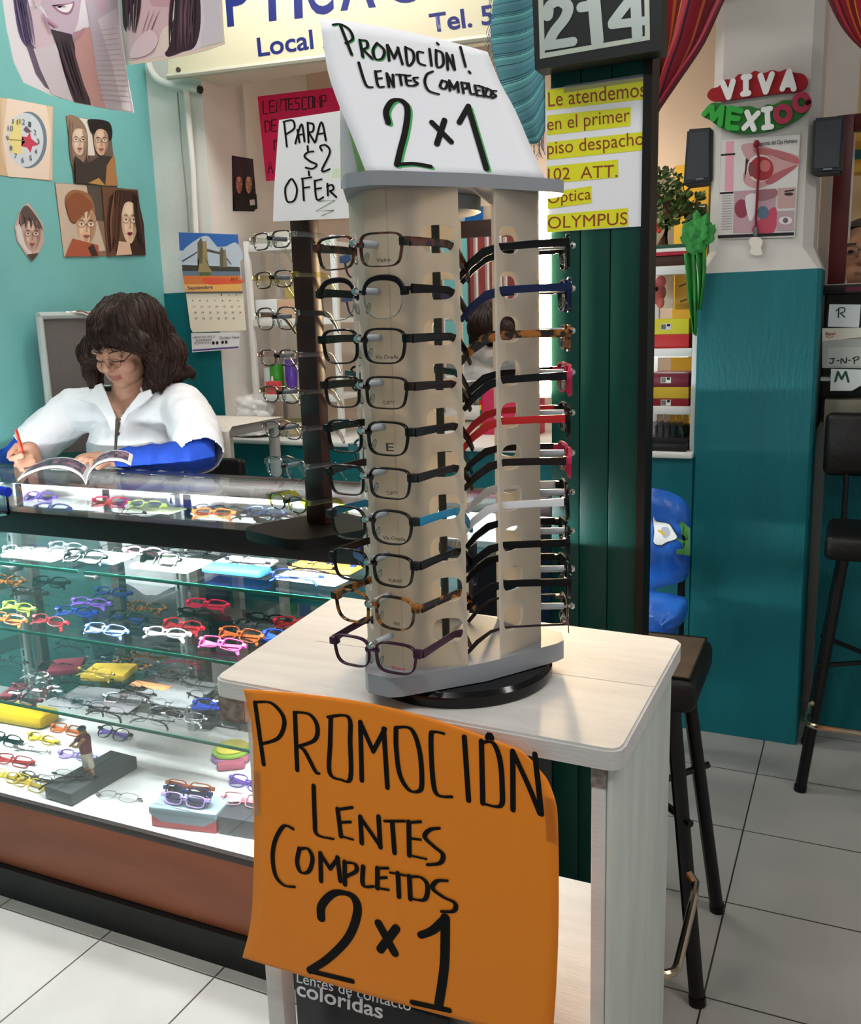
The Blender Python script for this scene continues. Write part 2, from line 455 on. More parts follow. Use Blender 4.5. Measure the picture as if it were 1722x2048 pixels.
# orange poster hung on the table front
def yor(z): return .893 - .012 * math.sin((1.0 - z) * 6) - (0.03 * max(0, (.62 - z) / .3) ** 2 if z < .62 else 0)
def forange(u, v):
    p = at(u, v, y=.89)
    for _ in range(4): p = at(u, v, y=yor(p.z))
    return p
Lp = catmull([(487, 1378), (503, 1450), (508, 1560), (508, 1720), (502, 1840), (485, 1915)], 6)
Rp = catmull([(1092, 1520), (1112, 1600), (1117, 1700), (1117, 1850), (1112, 1980), (1104, 2085)], 6)
def fo(s, t):
    k = min(len(Lp) - 1.001, t * (len(Lp) - 1)); i = int(k); f = k - i
    a = [Lp[i][q] + (Lp[i + 1][q] - Lp[i][q]) * f for q in (0, 1)]; b = [Rp[i][q] + (Rp[i + 1][q] - Rp[i][q]) * f for q in (0, 1)]
    u = a[0] + (b[0] - a[0]) * s; v = a[1] + (b[1] - a[1]) * s - 32 * math.sin(PI * s) * (1 - t) ** 2 + 6 * math.sin(PI * s) * t
    if s > .93: v += (s - .93) * 500 * max(0, 1 - t * 4)
    return forange(u, v)
POS = thing('poster', 'orange promotion poster with black hand lettering hung on the white table front', 'poster', (-.5, .893, .5))
bm = B(); grid(bm, fo, 24, 30); o = obj('sheet', bm, mat('FF901E', .55, noise=.03, scale=2), POS, 60); solid(o, .0008, -1 if False else 0)
k = 980 / 1722
cr = lambda ln: [(420 + k * a, 1200 + k * b) for a, b in ln]
ORL = [[(160, 360), (190, 575)], [(160, 358), (215, 360), (255, 400), (262, 440), (240, 485), (182, 505)],
 [(300, 397), (308, 595)], [(296, 393), (350, 400), (378, 440), (370, 490), (312, 513)], [(312, 513), (335, 530), (372, 600), (386, 608)],
 [(415, 410), (488, 410), (494, 500), (495, 625), (462, 630), (422, 605), (424, 500), (426, 412)],
 [(530, 428), (535, 632)], [(530, 428), (575, 530)], [(575, 530), (616, 452)], [(612, 452), (625, 657)],
 [(652, 447), (708, 452), (738, 530), (746, 640), (735, 670), (700, 665), (668, 610), (656, 520), (655, 450)],
 [(852, 690), (800, 682), (784, 620), (778, 480), (790, 462), (824, 468)], [(895, 480), (910, 702)],
 [(955, 495), (960, 712)], [(955, 500), (995, 500), (1020, 560), (1028, 660), (1022, 722), (962, 714)], [(976, 482), (984, 468), (992, 486), (976, 482)],
 [(1065, 530), (1066, 735)], [(1065, 530), (1120, 650), (1160, 748)], [(1143, 540), (1166, 750)],
 [(366, 652), (370, 770), (378, 822), (436, 838)], [(450, 733), (462, 828)], [(462, 828), (505, 840)], [(450, 735), (502, 727)], [(455, 780), (496, 778)],
 [(530, 760), (535, 852)], [(530, 762), (602, 866)], [(594, 760), (600, 866)], [(615, 775), (686, 775)], [(642, 778), (650, 886)],
 [(700, 778), (702, 895)], [(702, 895), (762, 908)], [(700, 780), (742, 777)], [(702, 835), (742, 840)], [(808, 800), (775, 805), (756, 830), (790, 865), (820, 892), (810, 922), (765, 928)],
 [(295, 803), (262, 792), (232, 840), (222, 900), (232, 965), (262, 1000), (300, 1006)], [(316, 872), (308, 920), (322, 955), (350, 950), (362, 905), (345, 872), (314, 874)],
 [(390, 888), (392, 985)], [(390, 890), (424, 942)], [(424, 942), (452, 905)], [(450, 903), (460, 985)], [(475, 918), (476, 997)], [(475, 920), (510, 925), (516, 950), (478, 970)],
 [(540, 935), (540, 1000), (577, 1004)], [(590, 940), (590, 1010)], [(590, 1010), (630, 1016)], [(590, 940), (628, 940)], [(590, 975), (622, 973)], [(634, 955), (692, 966)], [(662, 958), (666, 1040)],
 [(702, 968), (706, 1048)], [(704, 970), (742, 972), (766, 1000), (756, 1050), (706, 1046)], [(836, 984), (800, 985), (784, 1010), (820, 1040), (862, 1062), (858, 1090), (815, 1092)]]
ORB = [[(392, 1115), (395, 1070), (440, 1028), (500, 1038), (520, 1090), (490, 1180), (420, 1255), (352, 1300)], [(352, 1302), (420, 1318), (502, 1338)],
 [(594, 1135), (650, 1238)], [(656, 1152), (600, 1226)], [(742, 1176), (785, 1158), (830, 1116)], [(828, 1116), (825, 1280), (805, 1420)], [(712, 1412), (842, 1440)]]
strokes('lettering', [cr(l) for l in ORL], forange, NY, .0064, INK, POS, .55, .0012)
strokes('lettering', [cr(l) for l in ORB], forange, NY, .0122, INK, POS, .45, .0012)
for pts in ([(1088, 1590), (1112, 1600), (1117, 1690), (1093, 1680)], [(503, 1540), (520, 1545), (521, 1630), (505, 1628)]):
    sheet_px('adhesive_tape', lambda u, v: forange(u, v) + NY * .0014, NY, pts, thin('m_tape%d' % pts[0][0], (1, .96, .88), .5, .2), POS, .0002)

# dark box on the lowest shelf
LB = thing('display_box', 'dark grey contact lens box with white lettering on the bottom shelf of the white table', 'box', (-.6, 1.05, .33))
YB = 1.0
p = at(587, 1945, y=YB); q = at(870, 2010, y=YB)
bm = B(); box(bm, p.x, q.x + .02, YB, YB + .18, .331, p.z, .003); obj('carton', bm, mat('232327', .4, noise=.2, scale=20), LB)
text_px('lettering', 'coloridas', fy(YB), (594, 1990), (766, 2038), (594, 1960), WPAPER, LB, .018)
text_px('lettering', 'Lentes de contacto', fy(YB), (594, 1964), (822, 2022), (594, 1943), WPAPER, LB, .006)
# things behind the poster on the shelf, at the right
t = thing('bottle', 'dark slim bottle with lime label beside the right leg of the white table', 'bottle', (-.3, 1.07, .33))
bm = B(); lathe(bm, [(.026, .3305), (.028, .335), (.028, .54), (.024, .565), (.012, .575)], (-.315, 1.10, 0)); obj('body', bm, mat('1C1718', .3), t)
bm = B(); lathe(bm, [(.0283, .44), (.0287, .441), (.0287, .475), (.0283, .476)], (-.315, 1.10, 0)); obj('label_band', bm, mat('93A544', .4), t)
bm = B(); lathe(bm, [(.012, .575), (.013, .577), (.013, .592), (.011, .594)], (-.315, 1.10, 0)); obj('cap', bm, BLACK, t)

# ================================================================== BAR STOOLS
VINYL = mat('0D0A09', .45, noise=.2, scale=30, bump=.15, bscale=120)
LEGM = mat('0A0807', .35, noise=.3, scale=14)
def stool(label, c, rz, seat=.71, back=None, tan=None, fr=.28):
    t = thing('bar_stool', label, 'stool', (c[0], c[1], 0), 'black bar stools', 0)
    Mx = Matrix.Translation((c[0], c[1], 0)) @ Matrix.Rotation(rz, 4, 'Z')
    w = .145
    bm = B(); box(bm, -w, w, -w, w, seat - .075, seat, .022, Mx, seg=3); obj('seat', bm, VINYL, t, 60)
    if tan:
        bm = B(); box(bm, -w + .016, w - .016, -w + .016, w - .016, seat - .004, seat + .003, .003, Mx); obj('seat_top', bm, tan, t, 60)
        bm = B(); tube(bm, [Mx @ V((sx * (w - .014), sy * (w - .014), seat + .0015)) for sx, sy in ((-1, -1), (1, -1), (1, 1), (-1, 1))], .003, 6, closed=True); obj('piping', bm, LEGM, t)
    for sx in (-1, 1):
        for sy in (-1, 1):
            bm = B(); tube(bm, [Mx @ V((sx * .092, sy * .092, seat - .076)), Mx @ V((sx * .172, sy * .172, 0))], .0165, 12); l = obj('leg', bm, LEGM, t)
            bm = B(); tube(bm, [Mx @ V((sx * .1705, sy * .1705, .018)), Mx @ V((sx * .1723, sy * .1723, .0005))], .0185, 12); obj('rubber_foot', bm, BLACK, l)
    zf = .26; yf = -.15 - fr
    pts = [(.138, -.142, zf + .03), (.158, -.155, zf + .015), (.160, -.19, zf)] + [(.160 - .03 + .03 * math.cos(q), yf + .03 - .03 * math.sin(q), zf - .01) for q in (0, .5, 1.05, 1.57)]
    pts += [(-x, y, z) for x, y, z in pts[::-1]]
    pts = [Mx @ V(q) for q in pts]
    bm = B(); tube(bm, pts, .009, 10); obj('foot_ring', bm, mat('B9A88C', .15, 1.), t)
    bm = B()
    for a, b in (((-1, -1), (1, 1)), ((-1, 1), (1, -1))):
        tube(bm, [Mx @ V((a[0] * .143, a[1] * .143, .40)), Mx @ V((0, 0, .38 if a[1] < 0 else .40)), Mx @ V((b[0] * .143, b[1] * .143, .40))], .008, 8)
    obj('cross_brace', bm, LEGM, t)
    if back:
        for sx in (-1, 1):
            bm = B(); tube(bm, [Mx @ V((sx * .1, .13, seat - .05)), Mx @ V((sx * .1, .15, seat + .05)), Mx @ V((sx * .1, .17, back - .05))], .009, 10); obj('back_post', bm, LEGM, t)
        bm = B(); box(bm, -.17, .17, .145, .195, back - .2, back, .022, Mx, seg=3); obj('backrest', bm, VINYL, t, 60)
    return t
stool('black bar stool with a worn tan seat standing beside the white table', (-.42, 1.97, 0), .02, .715, None, mat('6F5C48', .5, noise=.35, scale=9))
stool('black high backed bar stool standing against the teal wall beyond the column', (.069, 3.02, 0), .0, .80, 1.13, None, .10)

# ================================================================== EYEGLASSES (one maker for every pair)
LENS = thin('m_lens', (.97, .985, .98), .9)
LENSD = thin('m_lens_dark', (.05, .07, .05), 1.)
LENSG = thin('m_lens_grey', (.55, .55, .6), 1.)
CLEARP = thin('m_clear_plastic', (.90, .92, .88), 1.6, .08)
PADM = thin('m_nose_pad', (.8, .85, .8), 1.5, .1)
def tort(name, a, b, sc=90):
    m = bpy.data.materials.new(name); m.use_nodes = True; nt = m.node_tree; bs = nt.nodes['Principled BSDF']; bs.inputs['Roughness'].default_value = .15
    n = nt.nodes.new('ShaderNodeTexNoise'); n.inputs['Scale'].default_value = sc; n.inputs['Detail'].default_value = 2
    tc = nt.nodes.new('ShaderNodeTexCoord'); nt.links.new(tc.outputs['Object'], n.inputs['Vector'])
    r = nt.nodes.new('ShaderNodeValToRGB'); r.color_ramp.elements[0].position = .46; r.color_ramp.elements[0].color = lin(a); r.color_ramp.elements[1].position = .56; r.color_ramp.elements[1].color = lin(b)
    nt.links.new(n.outputs['Fac'], r.inputs[0]); nt.links.new(r.outputs[0], bs.inputs['Base Color'])
    return m
TORT = tort('m_tortoise', '1A0D08', '5A2C14'); TORT2 = tort('m_tortoise_amber', '1C0F08', 'A8661F', 70)
# a, b half sizes, p squareness, cx lens centre, rim thickness top / bottom, depth, kind
STY = {
 'rect':  (.0265, .0158, 4.2, .0345, .0024, .0016, .0045, 'full'),
 'wide':  (.0265, .0170, 3.6, .0345, .0026, .0018, .0048, 'full'),
 'soft':  (.0260, .0178, 3.0, .0345, .0026, .0018, .0048, 'full'),
 'round': (.0245, .0200, 2.3, .0335, .0026, .0020, .0045, 'full'),
 'oval':  (.0245, .0135, 2.4, .0330, .0022, .0020, .0045, 'full'),
 'small': (.0235, .0125, 3.4, .0325, .0024, .0022, .0050, 'full'),
 'brow':  (.0252, .0205, 2.6, .0345, .0010, .0008, .0016, 'brow'),
 'wire':  (.0250, .0150, 2.7, .0335, .0009, .0009, .0014, 'wire'),
}
def outline(st, s, n=36, grow=0.):
    a, b, p, cx = STY[st][:4]; o = []
    for i in range(n):
        t = 2 * PI * i / n; c, q = math.cos(t), math.sin(t)
        x = (a + grow) * math.copysign(abs(c) ** (2 / p), c); z = (b + grow) * math.copysign(abs(q) ** (2 / p), q)
        x *= 1 + .07 * z / b
        x -= .0012 * (1 - z / b) * 1.0
        o.append((s * (cx + x), z - .0006 * x / a))
    return o
def wrap(x): return 1.1 * x * x
GM = {}
def glasses_parts(st, folded):
    if (st, folded) in GM: return GM[(st, folded)]
    a, b, p, cx, tt, tb, dp, kind = STY[st]; n = 36; P = {}
    bm = B(); rimw = B()
    for s in (-1, 1):
        inn = outline(st, s, n); rings = []
        for i, (x, z) in enumerate(inn):
            px_, pz_ = inn[i - 1]; nx_, nz_ = inn[(i + 1) % n]
            nrm = V((nz_ - pz_, -(nx_ - px_))).normalized() * s
            k = max(0, min(1, (z / b + 1) / 2)); t = tb + (tt - tb) * k
            ox, oz = x + nrm.x * t, z + nrm.y * t
            y = wrap(x)
            rings.append([(x, y, z), (x + nrm.x * t * .15, y - dp * .5, z + nrm.y * t * .15), (ox - nrm.x * t * .2, y - dp * .5, oz - nrm.y * t * .2), (ox, y - dp * .2, oz), (ox, y + dp * .4, oz), (x, y + dp * .5, z)])
        tgt = bm if kind == 'full' else rimw
        vs = [[tgt.verts.new(q) for q in r] for r in rings]
        for i in range(n):
            for j in range(6): tgt.faces.new((vs[i][j], vs[(i + 1) % n][j], vs[(i + 1) % n][(j + 1) % 6], vs[i][(j + 1) % 6]))
        if kind == 'brow':      # thick bar over the top half of the lens
            arc = [q for q in outline(st, s, 60, .0012) if q[1] > b * .15]
            arc.sort(key=lambda q: abs(q[0]))
            pts = [V((q[0], wrap(q[0]), q[1])) for q in arc]
            pts.append(V((s * .0665, wrap(.0665), b * .35)))
            hs = [.0023 + .0016 * i / len(pts) for i in range(len(pts))]
            tube(bm, pts, hs, 8, flat=.75, up=V((0, 1, 0)))
        lb = B(); lb.faces.new([lb.verts.new((x, wrap(x), z)) for x, z in inn]); P['lens%d' % s] = mesh_of(lb, 0, 'lens')
        e0 = cx + a * .9; ez = b * (.45 if kind != 'wire' else .3)
        if kind == 'full':
            box(bm, min(s * e0, s * .0695), max(s * e0, s * .0695), wrap(.067) - .003, wrap(.067) + .007, ez - .0042, ez + .0048, .0012)
        else:
            box(bm, min(s * e0, s * .0685), max(s * e0, s * .0685), wrap(.067) - .0015, wrap(.067) + .006, ez - .002, ez + .0025, .0006)
        # nose pad
        pb = B(); ell(pb, (s * .0085, .0065, -b * .45), (.0022, .0042, .0065), Matrix.Rotation(s * .35, 3, 'Y'), 10, 6); P['pad%d' % s] = mesh_of(pb, 60, 'nose_pad')
        # temple
        tb_ = B(); y0 = wrap(.067) + .004
        hh = [.0095, .0085, .0085, .0100, .0085, .006] if kind == 'full' else ([.010, .0085, .0085, .0095, .008, .006] if kind == 'brow' else [.003, .0026, .0026, .004, .0055, .005])
        wd = .0030 if kind != 'wire' else .0016
        if not folded:
            path = [(s * .0688, y0, ez), (s * .0702, .045, ez), (s * .0705, .085, ez - .001), (s * .070, .104, ez - .006), (s * .069, .122, ez - .019), (s * .067, .136, ez - .034)]
            lat = V((1, 0, 0))
        else:
            q = .0085 if s > 0 else .0125
            path = [(s * .0685, q, ez), (s * .03, q + .001, ez - .003), (-s * .015, q + .0015, ez - .005), (-s * .038, q + .001, ez - .008), (-s * .05, q, ez - .014), (-s * .06, q, ez - .024)]
            lat = V((0, 1, 0))
        rr = []
        for i, c in enumerate(path):
            c = V(c); t = V(path[min(i + 1, 5)]) - V(path[max(i - 1, 0)]); t -= lat * t.dot(lat); t.normalize(); u = lat.cross(t).normalized()
            rr.append([tb_.verts.new(c + lat * (wd / 2 * sa) + u * (hh[i] / 2 * sb)) for sa, sb in ((-1, -1), (-1, .6), (-.5, 1), (.5, 1), (1, .6), (1, -1))])
        for i in range(5):
            for j in range(6): tb_.faces.new((rr[i][j], rr[i][(j + 1) % 6], rr[i + 1][(j + 1) % 6], rr[i + 1][j]))
        tb_.faces.new(rr[0][::-1]); tb_.faces.new(rr[-1])
        P['temple%d' % s] = mesh_of(tb_, 35, 'temple')
    g = cx - a
    pts = [(x, -.0005 + wrap(x), b * .30 + .0022 - 14 * x * x) for x in (-g - .001, -g * .6, 0, g * .6, g + .001)]
    tube(bm, pts, [.0036, .0028, .0027, .0028, .0036] if kind == 'full' else [.0014] * 5, 8, flat=.9 if kind == 'full' else 1, up=V((0, 1, 0)))
    P['front'] = mesh_of(bm, 35, 'front')
    if kind != 'full': P['rim'] = mesh_of(rimw, 50, 'rim')
    else: rimw.free()
    GM[(st, folded)] = P
    return P
def part(name, me, m, root):
    o = bpy.data.objects.new(name, me)
    if not me.materials: me.materials.append(None)
    o.material_slots[0].link = 'OBJECT'; o.material_slots[0].material = m
    COL.objects.link(o); o.parent = root
    return o
def glasses(st, mx, label, fm, tm=None, lm=None, folded=False, group=None, pads=True, rim=None, prt=None, prc=None, cat='eyeglasses', scale=1., temples=(-1, 1)):
    P = glasses_parts(st, folded)
    r = bpy.data.objects.new('sunglasses' if cat == 'sunglasses' else 'eyeglasses', None); COL.objects.link(r); r.empty_display_size = .03
    r.matrix_basis = mx @ Matrix.Scale(scale, 4); r['label'] = label; r['category'] = cat
    if group: r['group'] = group
    part('frame_front', P['front'], fm, r)
    if 'rim' in P: part('wire_rim', P['rim'], rim or fm, r)
    for s in (-1, 1):
        part('lens', P['lens%d' % s], lm or LENS, r)
        if s in temples: part('temple', P['temple%d' % s], tm or fm, r)
        if pads: part('nose_pad', P['pad%d' % s], PADM, r)
    if prt:
        b = STY[st][1]; cx = STY[st][3]; h = .0042 if len(prt) > 1 else .009
        wdt = .0032 * len(prt) if len(prt) > 1 else .011
        me = text_mesh(prt, .012); bm = B(); bm.from_mesh(me)
        xs = [v.co.x for v in bm.verts]; ys = [v.co.y for v in bm.verts]
        for v in bm.verts:
            x = cx - wdt / 2 + .002 + (v.co.x - min(xs)) / (max(xs) - min(xs)) * wdt
            v.co = V((x, wrap(x) - .0004, -b * .78 + (v.co.y - min(ys)) / (max(ys) - min(ys)) * h))
        o = bpy.data.objects.new('lettering', mesh_of(bm, 0, 'lettering')); o.data.materials.append(mat(prc or '3A3A3C', .5)); COL.objects.link(o); o.parent = r
    return r

# ================================================================== REVOLVING EYEGLASSES TOWER
TC = V((-.474, 1.052)); RA, AX, HW, WW, WL = .1206, -98.0, 48.4, .031, .0775
ZR = [1.532 - .0496 * i for i in range(10)]
ACR = frosted('m_frosted_acrylic', 'E2DACE', .10, .6)
GREY = mat('9A9DA2', .45, noise=.08, scale=8)
TOW = thing('display_stand', 'three sided frosted eyeglasses tower with grey end plates on the white table', 'eyeglasses stand', (TC.x, TC.y, 1.0))
def axis(k):
    a = math.radians(AX + 120 * k); return V((math.cos(a), math.sin(a))), V((-math.sin(a), math.cos(a)))
bm = B(); lathe(bm, [(.10, 1.0), (.118, 1.0), (.12, 1.004), (.12, 1.014), (.115, 1.0195), (.05, 1.0199)], (TC.x + .018, TC.y + .0, 0), 48); obj('turntable', bm, mat('080808', .12), TOW)
def plate(z0, z1):
    pts = []
    for k in range(3):
        o, t = axis(k)
        for q in (o * .142 - t * .026, o * .151 - t * .015, o * .151 + t * .015, o * .142 + t * .026): pts.append(TC + q)
        a = math.radians(AX + 120 * k + 60); pts.append(TC + V((math.cos(a), math.sin(a))) * .104)
    bm = B(); prism(bm, [(p.x, p.y, z0) for p in pts], (0, 0, z1 - z0)); return bm
obj('base_plate', plate(1.0205, 1.0445), GREY, TOW, 20)
obj('top_plate', plate(1.590, 1.6045), GREY, TOW, 20)
bm = B(); tube(bm, [(TC.x, TC.y, 1.0445), (TC.x, TC.y, 1.59)], .005, 10); obj('centre_rod', bm, mat('4A4A44', .4, .6), TOW)
bm = B(); a = math.radians(AX + 60)
lathe(bm, [(.05, 1.572), (.055, 1.574), (.055, 1.5895)], (TC.x, TC.y, 0), 24); obj('top_hub', bm, GREY, TOW)
def wing_mesh(bm, p0, d, nrm, th=.003):
    """acrylic strip from p0 along d with ten oval windows; nrm points out"""
    z0, z1 = 1.0446, 1.5899
    zs = sorted(ZR, reverse=True); sc, sw, sh = .0545, .0185, .0150       # slot centre along the wing, half width, half height
    def P(s, z, o): q = p0 + d * s; return V((q.x, q.y, z)) + V((nrm.x, nrm.y, 0)) * o
    edges = [z1] + [(zs[i] + zs[i + 1]) / 2 for i in range(9)] + [z0]
    for i in range(10):
        zt, zb, zc = edges[i], edges[i + 1], zs[i] - .004 + .0085
        n = 24; ov = []
        for j in range(n):
            t = 2 * PI * j / n; c, q = math.cos(t), math.sin(t)
            ov.append((sc + sw * math.copysign(abs(c) ** .62, c), zc + sh * math.copysign(abs(q) ** .75, q)))
        outer = []
        for j in range(n):
            t = 2 * PI * j / n; c, q = math.cos(t), math.sin(t)
            xx = (WL - sc) if c > 0 else sc; zz = (zt - zc) if q > 0 else (zc - zb)
            m = max(abs(c), abs(q)); outer.append((sc + c / m * xx, zc + q / m * zz))
        V4 = [[bm.verts.new(P(s, z, o)) for s, z in lst] for lst, o in ((outer, th / 2), (ov, th / 2), (ov, -th / 2), (outer, -th / 2))]
        for j in range(n):
            k2 = (j + 1) % n
            bm.faces.new((V4[0][j], V4[0][k2], V4[1][k2], V4[1][j])).material_index = 0
            bm.faces.new((V4[1][j], V4[1][k2], V4[2][k2], V4[2][j])).material_index = 1
            bm.faces.new((V4[2][j], V4[2][k2], V4[3][k2], V4[3][j])).material_index = 0
            e = outer[j][0], outer[k2][0]
            if abs(e[0] - WL) < 1e-5 and abs(e[1] - WL) < 1e-5: bm.faces.new((V4[0][j], V4[3][j], V4[3][k2], V4[0][k2])).material_index = 1
EDGE = frosted('m_acrylic_edge', 'F4F4F0', .05, .6)
PEGM = mat('B9BFC6', .35)
for k in range(3):
    o, t = axis(k); b = TC + o * RA; h = math.radians(HW)
    s1, s2 = b + t * WW / 2, b - t * WW / 2
    bm = B()
    d1, d2 = -o * math.cos(h) + t * math.sin(h), -o * math.cos(h) - t * math.sin(h)
    n1, n2 = o * math.sin(h) + t * math.cos(h), o * math.sin(h) - t * math.cos(h)
    wing_mesh(bm, s1, d1, n1); wing_mesh(bm, s2, d2, n2)
    obj('acrylic_wing', bm, [ACR, EDGE], TOW, 0)
    bm = B(); e = .0015
    q = [s2 + o * e, s1 + o * e, s1 - o * e, s2 - o * e]
    prism(bm, [(p.x, p.y, 1.0446) for p in q], (0, 0, .5453)); obj('corner_strip', bm, ACR, TOW, 0)
    for i, z in enumerate(ZR):
        bm = B(); p0, p1, p2, p3 = b + o * .001, b + o * .032, b + o * .041, b + o * .0455
        tube(bm, [(p0.x, p0.y, z), (p1.x, p1.y, z)], .0042, 10, mi=0)
        tube(bm, [(p1.x, p1.y, z), (p2.x, p2.y, z)], .0018, 8, mi=1)
        tube(bm, [(p2.x - o.x * .001, p2.y - o.y * .001, z), (p2.x + o.x * .001, p2.y + o.y * .001, z), (p3.x, p3.y, z)], [.003, .0046, .0028], 12, mi=1)
        obj('peg', bm, [PEGM, CHROME], TOW, 60)
def tower_mx(c, a_deg, r, z, tilt=0., yaw=0.):
    a = math.radians(a_deg)
    return Matrix.Translation((c.x + math.cos(a) * r, c.y + math.sin(a) * r, z)) @ Matrix.Rotation(a + PI / 2 + yaw, 4, 'Z') @ Matrix.Rotation(tilt, 4, 'X') @ Matrix.Diagonal((.9, .95, 1, 1))
bk = mat('050505', .2, spec=.3); bkm = mat('070707', .45, spec=.2); brn = mat('1C0C08', .25, spec=.3); gold = mat('8C7A5C', .25, 1.); silv = mat('A9A9AC', .25, 1.)
A_ROWS = [
 ('rect', TORT, TORT, 'Vieiro', 'dark tortoiseshell rectangular eyeglasses in the top row of the frosted tower'),
 ('brow', bkm, bkm, None, 'black browline eyeglasses with thin metal lower rims on the frosted tower'),
 ('wide', bk, bk, 'Via Onella', 'glossy black square eyeglasses below the browline pair on the frosted tower'),
 ('rect', brn, brn, 'CURTY', 'dark brown rectangular eyeglasses fourth from the top of the frosted tower'),
 ('wide', bk, bk, 'E', 'black eyeglasses with a large letter E on the demo lens'),
 ('rect', mat('171313', .2), mat('1C1210', .3), 'CURTY', 'slim black rectangular eyeglasses directly above the turquoise armed pair'),
 ('soft', mat('17181A', .35), mat('1E86AE', .35), 'Via Onella', 'black eyeglasses with turquoise temples on the frosted tower'),
 ('wide', mat('100C0A', .2), bk, 'PLANET', 'black eyeglasses with PLANET printed on the demo lens'),
 ('soft', TORT2, TORT2, 'FRK', 'tortoiseshell eyeglasses with FRK printed on the demo lens, above the purple pair'),
 ('wide', mat('3A1030', .3), mat('3A1030', .35), 'Vieiro', 'dark purple eyeglasses in the lowest row of the frosted tower'),
]
tlt = [.02, .0, .01, -.02, .0, .02, -.01, .02, .0, .03]
yw = [.0, .02, -.01, .0, -.02, .0, .02, .0, .0, .06]
TCa = TC
for i, (st, fm, tm, pr, lb) in enumerate(A_ROWS):
    last = i == 9
    glasses(st, tower_mx(TCa, AX, RA + (.036 if not last else .039), ZR[i] - .0085 - (.004 if last else 0), tlt[i], yw[i]), lb, fm, tm, None, False, 'eyeglasses on the near corner of the frosted tower', True, silv if st == 'brow' else None, pr, 'C8375F' if last else None)
C_ROWS = [
 ('wide', bk, bk, 'black eyeglasses with crystal hinges seen edge-on at the top of the frosted tower'),
 ('soft', mat('0C1F4A', .2), mat('101E48', .25), 'navy blue eyeglasses seen edge-on on the frosted tower'),
 ('oval', TORT2, TORT2, 'amber tortoiseshell eyeglasses seen edge-on on the frosted tower'),
 ('wide', mat('D42A56', .25), bk, 'pink front eyeglasses with a black temple seen edge-on above the red temples'),
 ('wide', bk, mat('C3201F', .35), 'black eyeglasses with bright red temples seen edge-on on the frosted tower'),
 ('rect', mat('D42A56', .25), brn, 'pink front eyeglasses with a dark temple seen edge-on below the red temples'),
 ('wide', bk, mat('E9E9EC', .4), 'black eyeglasses with white temples seen edge-on on the frosted tower'),
 ('rect', bk, bkm, 'black eyeglasses seen edge-on just below the white temples'),
 ('wide', bk, bkm, 'black eyeglasses seen edge-on third from the bottom right of the frosted tower'),
 ('wire', mat('6A5550', .3, .5), mat('2A1C1A', .35), 'thin brown wire eyeglasses seen edge-on in the lowest row of the frosted tower'),
]
C_ROWS.insert(8, ('soft', bk, mat('0E0D0D', .4), 'x'))
C_ROWS.pop(8)
for i, (st, fm, tm, lb) in enumerate(C_ROWS):
    r = glasses(st, tower_mx(TCa, AX + 120, RA + .036, ZR[i] - .008, .02 * (i % 3 - 1), [-.02, .02, .0, .03, .0, .02, -.02, .0, .02, .0][i]), lb, fm, tm, None, False, 'eyeglasses on the far right corner of the frosted tower')
    if i == 0:
        for sx in (1,):
            for q in range(3):
                bm = B(); ell(bm, (sx * .0705, .012 + q * .009, .0085), (.0022, .0042, .0042), None, 10, 6)
                c = part('crystal_hinge', mesh_of(bm, 0, 'crystal'), mat('D8C49A', .15, .9), r)
D_ROWS = [(0, 'rect', mat('2A2B66', .3), 'dark blue eyeglasses on the back corner of the frosted tower, topmost'), (1, 'rect', mat('3D2A5C', .3), 'purple eyeglasses on the back corner of the frosted tower'),
          (3, 'wide', bk, 'black eyeglasses on the back corner of the frosted tower, third down'), (5, 'soft', mat('17494F', .3), 'dark teal eyeglasses on the back corner of the frosted tower'), (8, 'rect', mat('20306E', .3), 'blue eyeglasses on the back corner of the frosted tower, lowest')]
for i, st, fm, lb in D_ROWS:
    glasses(st, tower_mx(TCa, AX + 240, RA + .036, ZR[i] - .008), lb, fm, fm, None, False, 'eyeglasses on the back corner of the frosted tower')

# white tent sign and green box on the top plate
BL, BR = at(735, 352, z=1.6050), at(1090, 357, z=1.6050)
dS = (BR - BL).normalized(); nin = V((-dS.y, dS.x, 0)); lean = math.radians(24)
upS = (V((0, 0, 1)) * math.cos(lean) + nin * math.sin(lean)).normalized()
nS = dS.cross(upS).normalized()
if nS.y > 0: nS = -nS
SG = thing('tent_sign', 'white folded promotion sign with black and green lettering on top of the tower', 'sign', (TC.x, TC.y, 1.6050))
fS = fp(BL, nS)
Ls = catmull([(640, 36), (655, 140), (680, 215), (703, 270), (735, 352)], 5); Rs = catmull([(975, 104), (1000, 165), (1030, 220), (1060, 290), (1090, 357)], 5)
def fsg(s, t):
    k = min(len(Ls) - 1.001, t * (len(Ls) - 1)); i = int(k); f = k - i
    a = [Ls[i][q] + (Ls[i + 1][q] - Ls[i][q]) * f for q in (0, 1)]; b = [Rs[i][q] + (Rs[i + 1][q] - Rs[i][q]) * f for q in (0, 1)]
    return fS(a[0] + (b[0] - a[0]) * s, a[1] + (b[1] - a[1]) * s - 8 * math.sin(PI * s) * (1 - t))
SIGNW = mat('F0F1F6', .6)
bm = B(); grid(bm, fsg, 12, 12); o = obj('front_sheet', bm, SIGNW, SG, 60); solid(o, .0006)
tl, tr = fsg(0, .50), fsg(.9, .3)
bl2, br2 = BL + nin * .10 - dS * .01, BR + nin * .10
bm = B(); grid(bm, lambda s, t: (tl - nS * .001).lerp(tr - nS * .001, s).lerp(bl2.lerp(br2, s), t), 4, 6); o = obj('back_sheet', bm, SIGNW, SG, 60); solid(o, .0006)
k2 = 700 / 1722
cs = lambda ln: [(400 + k2 * a, k2 * b) for a, b in ln]
